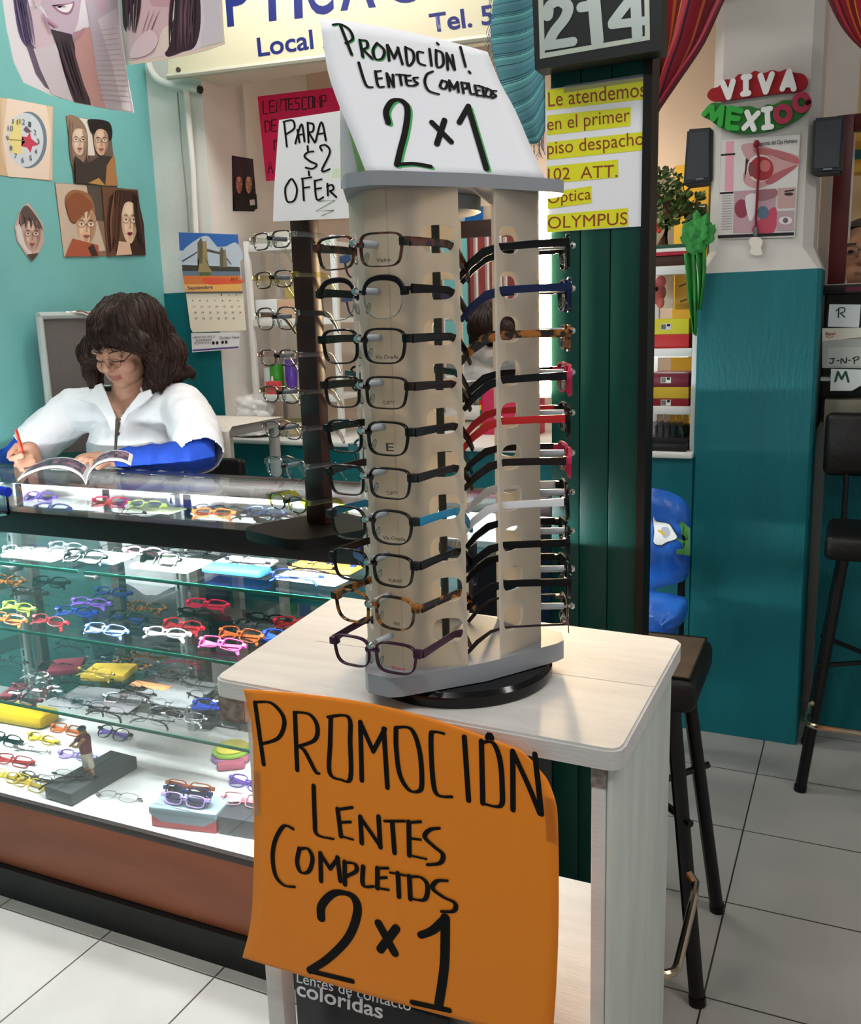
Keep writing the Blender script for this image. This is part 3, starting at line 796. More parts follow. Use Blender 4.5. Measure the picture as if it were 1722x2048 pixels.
S1 = [[(690, 128), (745, 270)], [(652, 125), (690, 122), (735, 150), (750, 195), (715, 215)], [(785, 200), (800, 282)], [(785, 200), (818, 205), (822, 235), (798, 245)], [(800, 245), (845, 290)],
 [(870, 215), (850, 250), (862, 292), (895, 290), (905, 250), (870, 215)], [(920, 225), (930, 300)], [(922, 225), (955, 290)], [(955, 290), (975, 240)], [(972, 238), (995, 318)],
 [(1010, 235), (1022, 325), (1050, 300), (1045, 255), (1010, 236)], [(1098, 262), (1070, 260), (1075, 310), (1108, 325)], [(1128, 245), (1138, 325)], [(1160, 250), (1165, 330), (1195, 320), (1190, 265), (1160, 250)], [(1165, 215), (1172, 222)],
 [(1212, 265), (1218, 345)], [(1212, 265), (1250, 345)], [(1240, 275), (1252, 345)], [(1280, 235), (1305, 330)], [(1322, 355), (1328, 362)],
 [(780, 312), (815, 420), (850, 432)], [(862, 355), (875, 425), (905, 430)], [(862, 355), (890, 352)], [(868, 390), (895, 388)], [(918, 365), (928, 430)], [(918, 365), (952, 430)], [(948, 372), (952, 430)], [(962, 370), (1005, 372)], [(982, 372), (990, 420)],
 [(1010, 375), (1018, 420), (1045, 425)], [(1010, 375), (1035, 375)], [(1014, 398), (1038, 400)], [(1072, 385), (1050, 388), (1055, 402), (1070, 415), (1050, 425)],
 [(1145, 355), (1115, 370), (1105, 410), (1125, 450), (1175, 467)], [(1190, 400), (1180, 430), (1205, 440), (1215, 410), (1192, 400)], [(1225, 400), (1228, 448)], [(1225, 402), (1248, 440)], [(1248, 440), (1265, 408)], [(1265, 408), (1270, 455)],
 [(1285, 410), (1295, 460)], [(1285, 410), (1312, 415), (1312, 435), (1292, 440)], [(1320, 415), (1330, 462), (1352, 465)], [(1350, 425), (1362, 472)], [(1348, 425), (1375, 425)], [(1355, 448), (1376, 448)], [(1362, 472), (1385, 475)], [(1372, 428), (1405, 438)], [(1388, 432), (1396, 478)],
 [(1412, 440), (1402, 470), (1425, 480), (1432, 452), (1412, 440)], [(1458, 452), (1438, 452), (1442, 466), (1455, 476), (1435, 486)]]
S2 = [[(925, 605), (915, 550), (945, 500), (990, 498), (1020, 540), (1010, 640), (985, 740), (968, 812)], [(968, 812), (1050, 808), (1135, 822)], [(1140, 605), (1235, 700)], [(1202, 595), (1165, 710)], [(1275, 605), (1320, 525)], [(1318, 530), (1360, 670), (1408, 832)]]
strokes('green_edging', [[(a + 5, b + 3) for a, b in cs(l)] for l in S2[:2] + S2[5:]], fS, nS, .0065, mat('3FAE5A', .5), SG, .5, .0008)
strokes('green_edging', [[(a + 2, b + 2) for a, b in cs(l)] for l in S1[:6]], fS, nS, .003, mat('3FAE5A', .5), SG, .5, .0008)
strokes('lettering', [cs(l) for l in S1], fS, nS, .0036, INK, SG, .45, .0011)
strokes('lettering', [cs(l) for l in S2], fS, nS, .0075, INK, SG, .45, .0011)
# green card folded inside the tent, seen at its open end
e0 = BL + dS * .012 + V((0, 0, .0002))
apx = fsg(0, .60) + dS * .004 + nin * .008
pr = [e0 + nin * .006, e0 + nin * .086, apx]
GB = obj('green_card', (lambda q: (prism(q, pr, dS * .15), q)[1])(B()), mat('7DB343', .35, noise=.25, scale=25), SG, 0)
ng = -dS
fG = fp(e0, ng)
painted('print', fG, ng, [('F2F4E6', [(676, 300), (684, 278), (694, 285), (692, 304), (682, 312)], True), ('D5E8A8', [(690, 318), (704, 300), (708, 306), (698, 330)], True), ('E9F0C8', [(664, 356), (668, 338), (726, 332), (735, 350)], False)], GB)
strokes('print', [[(702 + 8 * math.cos(q), 305 + 9 * math.sin(q)) for q in [2 * PI * j / 10 for j in range(11)]], [(706, 316), (714, 325), (722, 318)]], fG, ng, .0015, mat('2D5FA8', .5), GB, 0, .0014)

# ================================================================== GLASS COUNTER
CX0, CX1, CF, CB = -2.62, -.63, 1.50, 2.04
GLASS = thin('m_counter_glass', (.98, .99, .985), .5, .01)
SHELFG = thin('m_shelf_glass', (.985, .995, .99), .3, .01)
GEDGE = mat('1B5A48', .15)
CWOOD = mat('98543A', .38, noise=.22, scale=5, stretch=(.5, 3, 3))
ESP = mat('140A08', .35, noise=.2, scale=8, stretch=(.5, 3, 3))
WBOARD = mat('EFEFEF', .5)
CT = thing('display_counter', 'glass display counter with brown wood base and lit shelves full of eyeglasses', 'counter', ((CX0 + CX1) / 2, 1.77, 0))
bm = B(); box(bm, CX0, CX1, CF + .02, CB, .085, .285, .003); obj('wood_base', bm, CWOOD, CT)
bm = B(); box(bm, CX0, CX1, CF + .004, CB - .05, 0, .0845); obj('plinth', bm, SATIN, CT)
bm = B(); box(bm, CX0, CX1, CF + .012, CB, .2855, .3, .001); obj('white_deck', bm, WBOARD, CT)
bm = B(); box(bm, CX0, CX1, CF - .002, CF + .012, .283, .3005, .001); obj('front_trim', bm, mat('3A3230', .4), CT)
bm = B(); box(bm, CX0, CX1, CF, CF + .05, .995, 1.046, .002); obj('front_rail', bm, ESP, CT)
bm = B(); box(bm, CX0, CX1, CB - .035, CB + .02, 1.0, 1.05, .002); obj('rear_rail', bm, ESP, CT)
bm = B(); box(bm, CX0, CX1, CF + .001, CB - .036, 1.0465, 1.0525, .001); obj('glass_top', bm, GLASS, CT)
bm = B(); box(bm, CX0, CX1, CF + .0125, CF + .0165, .3005, .994); obj('front_glass', bm, thin('m_front_glass', (.985, .995, .99), .22, .01), CT)
bm = B(); box(bm, CX0, CX1, CB - .03, CB - .025, .93, .999); obj('rear_strip', bm, mat('E9ECEA', .6), CT)
MIRC = mat('D0D4D2', .02, 1.)
bm = B(); box(bm, CX1 - .0298, CX1 - .002, CF + .0505, CB - .0305, .3005, .994); obj('light_block_panel', bm, ESP, CT)  # unseen opaque panel, added to stop the LED light reaching the green pier
for x in (CX1 - .03,):
    bm = B(); box(bm, x, x + .03, CF + .02, CF + .05, .3005, .994, .002); obj('corner_post', bm, ESP, CT)
    bm = B(); box(bm, x, x + .03, CB - .03, CB, .3005, .999, .002); obj('corner_post', bm, ESP, CT)
for x in (-1.716, -2.36):
    bm = B(); box(bm, x - .0125, x + .0125, CB - .055, CB - .032, .3005, .999, .001)
    obj('slotted_upright', bm, mat('C3C7C8', .3, .7), CT)
    bm = B()
    for k in range(22): box(bm, x - .0035, x + .0035, CB - .0562, CB - .0555, .325 + k * .031, .343 + k * .031)
    obj('slots', bm, BLACK, CT)
    bm = B(); box(bm, x + .02, x + .05, CB - .03, CB, .3005, .999, .001); obj('rear_post', bm, mat('4A4744', .45), CT)
bm = B(); box(bm, -1.99, -1.96, CB - .03, CB, .3005, .999, .001); obj('rear_post', bm, mat('3B2A26', .45), CT)
SH = [(.897, .905, 1.55, 2.0), (.727, .735, 1.55, 1.98), (.527, .535, 1.55, 1.98), (.957, .965, 1.70, 2.0)]
for i, (z0, z1, y0, y1) in enumerate(SH):
    for x0, x1 in ([(-2.60, -1.635), (-1.615, -.66)] if i == 0 else [(-2.60, -.66)]):
        s_ = obj('glass_shelf', (lambda b: (box(b, x0, x1, y0 + .002, y1, z0, z1), b)[1])(B()), SHELFG, CT)
        bm = B(); box(bm, x0, x1, y0, y0 + .002, z0, z1, .0005); obj('green_edge', bm, GEDGE, s_)
        for bx in (-1.716, -2.36):
            if x0 < bx < x1:
                bm = B(); prism(bm, [(bx - .004, y1 + .004, z0 - .0005), (bx - .004, y0 + .06, z0 - .0005), (bx - .004, y0 + .06, z0 - .012), (bx - .004, y1 + .004, z0 - .05)], (.008, 0, 0)); obj('bracket', bm, STEEL, s_)
        if i == 0:
            bm = B(); box(bm, x0 + .0, x0 + .035, y0 - .004, y0 + .02, z0 - .014, z0 - .001, .005); obj('clip', bm, STEEL, s_)
            bm = B(); box(bm, x1 - .25, x1 - .215, y0 - .004, y0 + .04, z0 - .02, z0 - .001, .005); obj('clip', bm, STEEL, s_)
LEDM = emat('m_led', (.93, .97, 1.0), LED_LIGHT)
for nm, y, z in (('light_tube', CF + .062, .9925),):
    bm = B(); tube(bm, [(CX0 + .05, y, z), (CX1 - .05, y, z)], .0045, 8); obj(nm, bm, LEDM, CT)
bm = B(); box(bm, CX0 + .03, CX1 - .03, CF + .0515, CF + .075, .9973, .999); obj('tube_holder', bm, WBOARD, CT)

# folded eyeglasses lying on the shelves and the deck
def lie(u, v, z, yaw=0., tilt=.95, lift=0.):
    p = at(u, v, z=z + .012 + lift)
    if p.y > CB - .09:
        yy = CB - .09 if v < 1008 else CB - .15
        q = at(u, v, y=yy); p = V((q.x, yy, p.z))
    p.y = max(CF + .06, p.y)
    return Matrix.Translation(p) @ Matrix.Rotation(yaw, 4, 'Z') @ Matrix.Rotation(-tilt, 4, 'X') @ Matrix.Diagonal((.95, .95, .95, 1))
cc = {'black': bk, 'grey': mat('55585C', .3), 'dark brown': brn, 'blue': mat('1E3FA8', .2), 'navy blue': mat('1A2A5E', .2), 'red': mat('B3202C', .22), 'crimson': mat('C32348', .2), 'lime green': mat('B4DB46', .3),
      'purple': mat('8A62D6', .3), 'pale blue': mat('8FA8EA', .15), 'tortoiseshell': TORT2, 'white': mat('EFEBEA', .3), 'copper brown': mat('9C4B25', .25, .3), 'pink': mat('EE4FA0', .25), 'clear': CLEARP, 'silver': silv,
      'gold': mat('D2B25C', .25, 1.), 'gunmetal': mat('3C3F42', .3, .8), 'bronze': mat('8A5A30', .3, .7), 'orange': mat('F07C30', .35), 'yellow': mat('E8C93C', .35), 'lavender': mat('B49AE8', .3), 'maroon': mat('6A1426', .3), 'pale pink': mat('F7A6BE', .35), 'burgundy': mat('4F1020', .25)}
ordn = ['first', 'second', 'third', 'fourth', 'fifth', 'sixth', 'seventh', 'eighth', 'ninth', 'tenth', 'eleventh', 'twelfth']
def row(where, z, items, grp, lift=0.):
    for i, it in enumerate(items):
        u, v, c, st = it[:4]; kw = it[4] if len(it) > 4 else {}
        yaw = kw.get('yaw', random.uniform(-.12, .12)); tl_ = kw.get('tilt', random.uniform(.85, 1.1)); lf = kw.get('lift', lift)
        lens = kw.get('lens'); tm = cc[kw['tm']] if 'tm' in kw else None
        lab = '%s %s %s, %s from left, %s' % (c, {'wire': 'wire framed', 'brow': 'browline', 'oval': 'oval', 'round': 'round', 'rect': 'rectangular', 'wide': 'square', 'soft': 'soft square', 'small': 'small'}[st], 'sunglasses' if lens else 'eyeglasses', ordn[i], where)
        glasses(st, lie(u, v, z, yaw, tl_, lf), lab, cc[c], tm, lens, True, grp, False, cat='sunglasses' if lens else 'eyeglasses')
Z0, Z1, Z2, Z3, ZD = .965, .905, .735, .535, .30
row('rear row of the narrow upper glass shelf', Z0, [(75, 985, 'purple', 'soft'), (215, 985, 'crimson', 'wide'), (290, 1003, 'lime green', 'oval'), (415, 985, 'silver', 'wire'), (450, 1005, 'clear', 'oval'), (525, 990, 'pale blue', 'soft'), (545, 1012, 'clear', 'small'), (630, 1005, 'silver', 'wire')], 'eyeglasses at the rear of the narrow upper shelf')
row('front row of the narrow upper glass shelf', Z0, [(100, 1015, 'navy blue', 'wide'), (250, 1022, 'silver', 'wire'), (425, 1025, 'orange', 'small'), (500, 1028, 'silver', 'wire'), (590, 1038, 'gunmetal', 'wire'), (680, 1040, 'clear', 'small')], 'eyeglasses at the front of the narrow upper shelf')
row('front row of the top glass shelf', Z1, [(35, 1100, 'grey', 'oval'), (95, 1105, 'silver', 'rect'), (165, 1112, 'black', 'soft', {'lift': .012}), (315, 1118, 'black', 'wide', {'lens': LENSD, 'lift': .012, 'tilt': .6}), (405, 1108, 'gunmetal', 'wire'), (490, 1120, 'gunmetal', 'wire', {'lift': .01}), (620, 1132, 'black', 'wire', {'lift': .012}), (590, 1148, 'navy blue', 'wire', {'lift': .01})], 'eyeglasses at the front of the top glass shelf')
row('back row of the top glass shelf', Z1, [(130, 1092, 'grey', 'oval'), (232, 1098, 'silver', 'wire'), (285, 1103, 'pale pink', 'oval'), (372, 1100, 'gunmetal', 'wire'), (445, 1110, 'gunmetal', 'rect'), (545, 1120, 'silver', 'wire'), (660, 1128, 'navy blue', 'oval')], 'eyeglasses in the back row of the top glass shelf')
row('back row of the second glass shelf', Z2, [(12, 1160, 'tortoiseshell', 'soft'), (98, 1163, 'black', 'soft'), (55, 1183, 'dark brown', 'oval'), (222, 1183, 'navy blue', 'oval'), (412, 1207, 'crimson', 'rect'), (532, 1236, 'black', 'oval')], 'eyeglasses in the back row of the second glass shelf')
row('middle row of the second glass shelf', Z2, [(33, 1212, 'lime green', 'oval'), (178, 1203, 'purple', 'oval'), (148, 1222, 'blue', 'oval'), (290, 1214, 'tortoiseshell', 'rect'), (252, 1234, 'black', 'rect', {'tm': 'navy blue'}), (390, 1227, 'black', 'oval'), (362, 1250, 'red', 'soft'), (505, 1254, 'gunmetal', 'soft')], 'eyeglasses in the middle row of the second glass shelf')
row('front row of the second glass shelf', Z2, [(10, 1236, 'orange', 'rect'), (95, 1240, 'red', 'oval'), (208, 1258, 'pale blue', 'rect'), (330, 1264, 'white', 'oval'), (478, 1268, 'copper brown', 'wide'), (440, 1286, 'pink', 'rect', {'tm': 'pink'}), (592, 1246, 'red', 'rect'), (566, 1274, 'blue', 'rect')], 'eyeglasses in the front row of the second glass shelf')
row('back row of the third glass shelf', Z3, [(20, 1318, 'gunmetal', 'wire'), (140, 1290, 'gunmetal', 'wire'), (225, 1304, 'gunmetal', 'wire'), (293, 1310, 'bronze', 'oval'), (365, 1318, 'crimson', 'wire'), (205, 1318, 'silver', 'wire'), (262, 1328, 'tortoiseshell', 'oval')], 'eyeglasses in the back row of the third glass shelf')
row('middle row of the third glass shelf', Z3, [(60, 1372, 'maroon', 'wire', {'lift': .015}), (110, 1335, 'burgundy', 'wide', {'lens': LENSG}), (188, 1342, 'gold', 'wire', {'lift': .02}), (150, 1362, 'black', 'wire'), (318, 1350, 'gunmetal', 'wire'), (345, 1330, 'silver', 'wire'), (410, 1395, 'black', 'wire')], 'eyeglasses in the middle row of the third glass shelf')
row('second front row of the third glass shelf', Z3, [(70, 1350, 'silver', 'wire'), (90, 1375, 'gunmetal', 'wire'), (250, 1366, 'gunmetal', 'wire'), (375, 1348, 'gunmetal', 'wire'), (395, 1368, 'silver', 'wire'), (175, 1408, 'gunmetal', 'wire'), (365, 1432, 'silver', 'wire')], 'eyeglasses in the second front row of the third glass shelf')
row('front row of the third glass shelf', Z3, [(35, 1398, 'burgundy', 'rect', {'lens': LENSG}), (125, 1392, 'grey', 'wire'), (210, 1420, 'black', 'wire'), (245, 1398, 'silver', 'small'), (272, 1380, 'black', 'wire', {'lift': .008}), (300, 1435, 'gunmetal', 'wire'), (335, 1410, 'silver', 'wire'), (425, 1412, 'blue', 'wide'), (440, 1438, 'black', 'soft', {'lens': LENSG})], 'eyeglasses in the front row of the third glass shelf')
row('back row of the white deck', ZD, [(8, 1478, 'black', 'soft'), (82, 1476, 'yellow', 'oval', {'tm': 'yellow'}), (132, 1458, 'orange', 'rect'), (225, 1466, 'black', 'round', {'tm': 'purple'})], 'eyeglasses in the back row of the white deck')
row('middle row of the white deck', ZD, [(60, 1497, 'silver', 'wire'), (150, 1510, 'lavender', 'oval'), (25, 1520, 'red', 'rect')], 'eyeglasses in the middle row of the white deck')
row('front row of the white deck', ZD, [(10, 1550, 'yellow', 'oval'), (70, 1556, 'clear', 'small'), (35, 1578, 'yellow', 'rect'), (495, 1566, 'purple', 'soft'), (488, 1600, 'pale pink', 'rect', {'lift': .045})], 'eyeglasses in the front row of the white deck')
glasses('wire', lie(235, 1592, ZD, .15, 1.3), 'rimless eyeglasses with dark temple ends lying alone on the white deck', silv, mat('5E5552', .4), None, False, None, False)
for u, v, st, c, lf, lb in [(376, 1578, 'rect', 'copper brown', .075, 'brown eyeglasses at the back of the stack on the grey and red box'), (372, 1588, 'rect', 'navy blue', .066, 'dark blue eyeglasses in the middle of the stack on the grey and red box'), (368, 1600, 'small', 'lavender', .055, 'lavender eyeglasses at the front of the stack on the grey and red box')]:
    glasses(st, lie(u, v, ZD, .1, .35, lf), lb, cc[c], cc[c], None, True, 'eyeglasses stacked on the grey and red box', False)
for u, v, lb, yw_ in [(108, 1570, 'thin black wire eyeglasses lying across the long dark case', .5), (146, 1552, 'round gunmetal eyeglasses at the rear of the long dark case', .2)]:
    glasses('wire', lie(u, v, ZD, yw_, .75, .03), lb, cc['black'], None, None, True, 'wire eyeglasses on the long dark case', False)

# cloths, cases and small props in the counter
def slab(name, label, cat, u0, v0, u1, v1, z, h, dep, hx, grp=None, rot=0., bev=.006, m=None):
    a, b = at(u0, v0, z=z), at(u1, v1, z=z)
    a.y = max(a.y, CF + .03); b.y = max(b.y, CF + .03)
    d = (b - a); L = d.length; ang = math.atan2(d.y, d.x) + rot
    o = obj(name, (lambda q: (box(q, 0, L, 0, dep, .0004, h, min(bev, h * .45), Matrix.Translation(a) @ Matrix.Rotation(ang, 4, 'Z')), q)[1])(B()), m or mat(hx, .8, noise=.12, scale=40, bump=.2, bscale=80))
    return tag(o, label, cat, grp)
slab('cloth', 'pale green folded cloth on the narrow upper shelf', 'cloth', 250, 1022, 338, 1030, Z0, .006, .07, 'E4F2C8', 'cloths on the narrow upper shelf')
slab('cloth', 'light blue folded cloth on the narrow upper shelf', 'cloth', 470, 1026, 560, 1034, Z0, .006, .07, 'BBDCEB', 'cloths on the narrow upper shelf')
slab('cloth', 'white folded cloth on the narrow upper shelf', 'cloth', 380, 1030, 450, 1036, Z0, .006, .07, 'F0EFEA', 'cloths on the narrow upper shelf')
slab('cloth', 'pale yellow folded cloth on the narrow upper shelf', 'cloth', 590, 1040, 680, 1050, Z0, .006, .07, 'F0EBC0', 'cloths on the narrow upper shelf')
slab('cloth', 'folded white cloth at the left end of the top glass shelf', 'cloth', 0, 1118, 100, 1128, Z1, .012, .09, 'F2F2F2', 'cloths on the top glass shelf')
slab('cloth', 'pale blue folded cloth under the black eyeglasses on the top shelf', 'cloth', 140, 1122, 225, 1132, Z1, .011, .08, 'A9D8F0', 'cloths on the top glass shelf')
slab('cloth', 'pale green white cloth under the black sunglasses', 'cloth', 258, 1138, 372, 1150, Z1, .011, .10, 'E6F7DC', 'cloths on the top glass shelf')
slab('glasses_case', 'bright blue soft case on the top glass shelf', 'case', 402, 1146, 520, 1158, Z1, .016, .05, '1B62D6')
slab('cloth', 'cream folded cloth behind the bright blue soft case', 'cloth', 430, 1130, 530, 1140, Z1, .011, .06, 'FAF6E8', 'cloths on the top glass shelf')
slab('cloth', 'orange cloth under wire eyeglasses at the right of the top shelf', 'cloth', 575, 1140, 700, 1152, Z1, .011, .07, 'F6A63C', 'cloths on the top glass shelf')
slab('cloth', 'white cloth with blue ends in front of the orange cloth', 'cloth', 548, 1160, 670, 1176, Z1, .010, .06, 'DCE8F8', 'cloths on the top glass shelf')
slab('glasses_case', 'mustard yellow case under gold wire eyeglasses on the third shelf', 'case', 160, 1364, 248, 1366, Z3, .022, .09, 'D8B43A')
slab('glasses_case', 'maroon case on the third glass shelf beside the yellow case', 'case', 92, 1356, 160, 1350, Z3, .018, .10, '6A1630')
slab('cloth', 'dark maroon cloth at the left end of the third glass shelf', 'cloth', -5, 1402, 24, 1402, Z3, .014, .09, '5E0F24')
slab('cloth', 'grey cloth under wire eyeglasses on the third glass shelf', 'cloth', 95, 1412, 255, 1428, Z3, .003, .13, '6E6C70', 'grey cloths on the third glass shelf')
slab('cloth', 'light grey card in the middle of the third glass shelf', 'cloth', 258, 1402, 372, 1418, Z3, .003, .16, '8E9092', 'grey cloths on the third glass shelf')
slab('cloth', 'orange cloth strip under eyeglasses on the third glass shelf', 'cloth', 258, 1372, 330, 1384, Z3, .006, .03, 'F2A06A')
slab('glasses_case', 'bright yellow hard case lying on the white deck', 'case', -40, 1442, 82, 1464, ZD, .045, .085, 'F4C816', bev=.018, m=mat('F4C816', .3))
slab('glasses_case', 'long dark slate case lying on the white deck below the figurine', 'case', 88, 1600, 132, 1622, ZD, .035, .22, '2E3438', rot=-.05, bev=.002, m=mat('2E3438', .55, noise=.2, scale=30))
bx_ = slab('gift_box', 'red carton with a grey blue fold-over lid carrying a stack of eyeglasses', 'box', 304, 1652, 432, 1668, ZD, .034, .075, 'C0434A', bev=.001, m=mat('C24A50', .5))
a = at(300, 1630, z=ZD + .035); b = at(442, 1630, z=ZD + .035)
a0 = at(304, 1652, z=ZD); b0 = at(432, 1668, z=ZD); dd = (b0 - a0); LL = dd.length; an = math.atan2(dd.y, dd.x)
bm = B(); Mq = Matrix.Translation(a0) @ Matrix.Rotation(an, 4, 'Z')
box(bm, -.004, LL + .004, -.002, .079, .0345, .05, .002, Mq); prism(bm, [Mq @ V(q) for q in ((-.004, -.0025, .0345), (LL + .004, -.0025, .0345), (LL - .03, -.0025, .016), (.028, -.0025, .016))], Mq.to_3x3() @ V((0, .0015, 0)))
obj('lid', bm, mat('93A7B2', .6), bx_)
slab('gift_box', 'dark grey folded box under the pale pink eyeglasses', 'box', 438, 1668, 520, 1682, ZD, .045, .08, '3A3840', bev=.001, m=mat('3A3840', .55))
t = thing('contact_lens_case', 'yellow and lime round case stacked on a mauve base near the orange poster', 'case', tuple(at(465, 1512, z=ZD)))
c = at(465, 1516, z=ZD)
bm = B(); lathe(bm, [(.05, .0003), (.056, .006), (.056, .014), (.05, .018)], c, 32); obj('base', bm, mat('B98AC8', .4), t)
bm = B(); lathe(bm, [(.048, .0182), (.052, .022), (.052, .027), (.047, .03)], c, 32); obj('ring', bm, mat('9CCB4A', .4), t)
bm = B(); lathe(bm, [(.043, .0302), (.044, .034), (.03, .042), (.01, .045)], c, 32); obj('lid', bm, mat('E9DC58', .4), t)
for u0, v0, u1, v1, hx, lb in [(434, 1546, 490, 1540, 'C66A80', 'dusty pink slim case on the white deck beside the orange poster'), (462, 1532, 498, 1528, 'D9849C', 'rose slim case behind the dusty pink slim case')]:
    slab('glasses_case', lb, 'case', u0, v0, u1, v1, ZD, .022, .03, hx, 'slim pink cases', bev=.008)
# figurine on the long dark case
fc = at(178, 1552, z=ZD + .036)
t = thing('figurine', 'small cricketer figurine in a maroon shirt and dark cap holding out its hands', 'figurine', tuple(fc))
def FP(x, z, y=0): return fc + V((x, y, z))
bm = B()
for s in (-1, 1): limb(bm, [FP(.004 + s * .009, .004), FP(.002 + s * .008, .03), FP(0, .058)], [.005, .006, .009], 8)
limb(bm, [FP(0, .055), FP(-.002, .08), FP(-.003, .10)], [.013, .014, .015], 10); ell(bm, FP(-.006, .122), (.0085, .009, .0105), seg=10, rings=8)
limb(bm, [FP(-.012, .105), FP(-.03, .092), FP(-.042, .080, -.01)], [.006, .0045, .0035], 8); limb(bm, [FP(.004, .105, -.01), FP(-.012, .085, -.016), FP(-.026, .084, -.016)], [.006, .0045, .0035], 8)
obj('body', bm, mat('B98660', .5), t, 60)
bm = B(); limb(bm, [FP(0, .066), FP(-.002, .082), FP(-.003, .102)], [.0145, .0155, .0165], 10); limb(bm, [FP(-.012, .106), FP(-.03, .093)], [.0075, .006], 8); obj('shirt', bm, mat('6E1E2E', .6), t, 60)
bm = B(); limb(bm, [FP(0, .052), FP(0, .063)], [.0148, .0148], 10); limb(bm, [FP(-.007, .03), FP(-.004, .05)], [.0085, .010], 8); limb(bm, [FP(.012, .03), FP(.006, .05)], [.0085, .010], 8); obj('shorts', bm, mat('D8CDBA', .6), t, 60)
bm = B(); ell(bm, FP(-.006, .129), (.0105, .0105, .008), seg=12, rings=8); ell(bm, FP(-.014, .127), (.009, .008, .0018), seg=10, rings=6); obj('cap', bm, mat('3A4048', .5), t, 60)
bm = B(); box(bm, fc.x - .02, fc.x + .02, fc.y - .012, fc.y + .014, fc.z, fc.z + .004, .001); obj('base', bm, mat('2A2422', .5), t)

# ---- things on the counter top
ZT = 1.0527
T2 = thing('display_stand', 'dark brown eyeglasses post on a black base standing on the glass counter', 'eyeglasses stand', (-.945, 1.56, ZT))
PA = math.radians(-103); po = V((math.cos(PA), math.sin(PA), 0)); pt = V((-po.y, po.x, 0)); PC = at(622, 1040, z=1.075); PC.z = 0
Mp = Matrix.Translation((PC.x, PC.y, 0)) @ Matrix.Rotation(PA + PI / 2, 4, 'Z')
bm = B(); rq = [Mp @ V(q) for q in ((-.085, -.115, 0), (.10, -.14, 0), (.16, .06, 0), (-.03, .10, 0))]
rquad(bm, [V((q.x, q.y, 0)) for q in rq], ZT, ZT + .020, .05); obj('base', bm, mat('080706', .45, spec=.12), T2)
bm = B(); box(bm, .0, .05, -.012, .012, ZT + .0205, 1.80, .002, Mp); obj('post', bm, DWOOD, T2)
vz = [474, 553, 632, 711, 785, 857, 934, 1004]
CL = [('small', CLEARP, None, 'clear oval eyeglasses at the top of the dark brown post'), ('small', thin('m_pale_yellow', (.92, .88, .55), 1.6, .08), None, 'pale yellow clear eyeglasses second from the top of the dark brown post'),
      ('soft', CLEARP, bk, 'thick clear eyeglasses with dark temples on the dark brown post'), ('small', thin('m_blush', (.88, .80, .76), 1.6, .08), None, 'blush clear small eyeglasses fourth from the top of the dark brown post'),
      ('oval', thin('m_champagne', (.80, .74, .60), 1.6, .08), None, 'champagne oval eyeglasses in the middle of the dark brown post'), ('oval', thin('m_rose_clear', (.86, .74, .72), 1.6, .08), None, 'rose clear oval eyeglasses sixth down the dark brown post'),
      ('soft', CLEARP, None, 'thick clear eyeglasses second from the bottom of the dark brown post'), ('oval', thin('m_lemon', (.82, .80, .22), 1.4, .08), None, 'lemon yellow oval eyeglasses lowest on the dark brown post')]
for i, (v, (st, fm, tm, lb)) in enumerate(zip(vz, CL)):
    u = 575 + (v - 474) * .065
    p = at(u, v, y=PC.y + po.y * .045)
    p = V((PC.x + po.x * .05, PC.y + po.y * .05, p.z))
    glasses(st, Matrix.Translation(V((p.x, p.y, p.z - .004)) - pt * .012) @ Matrix.Rotation(PA + PI / 2 - .12, 4, 'Z') @ Matrix.Diagonal((.98, .7, 1.05, 1)), lb, fm, tm, None, False, 'clear eyeglasses on the dark brown post', True)
    bm = B(); tube(bm, [V((PC.x, PC.y, p.z)) + po * .012 - pt * .012, V((p.x, p.y, p.z)) - po * .002 - pt * .012], .0045, 10, mi=0); tube(bm, [V((p.x, p.y, p.z)) - po * .002 - pt * .012, V((p.x, p.y, p.z)) + po * .006 - pt * .012], .0042, 10, mi=1); obj('peg', bm, [mat('7E858C', .35), mat('16130F', .3)], T2, 60)

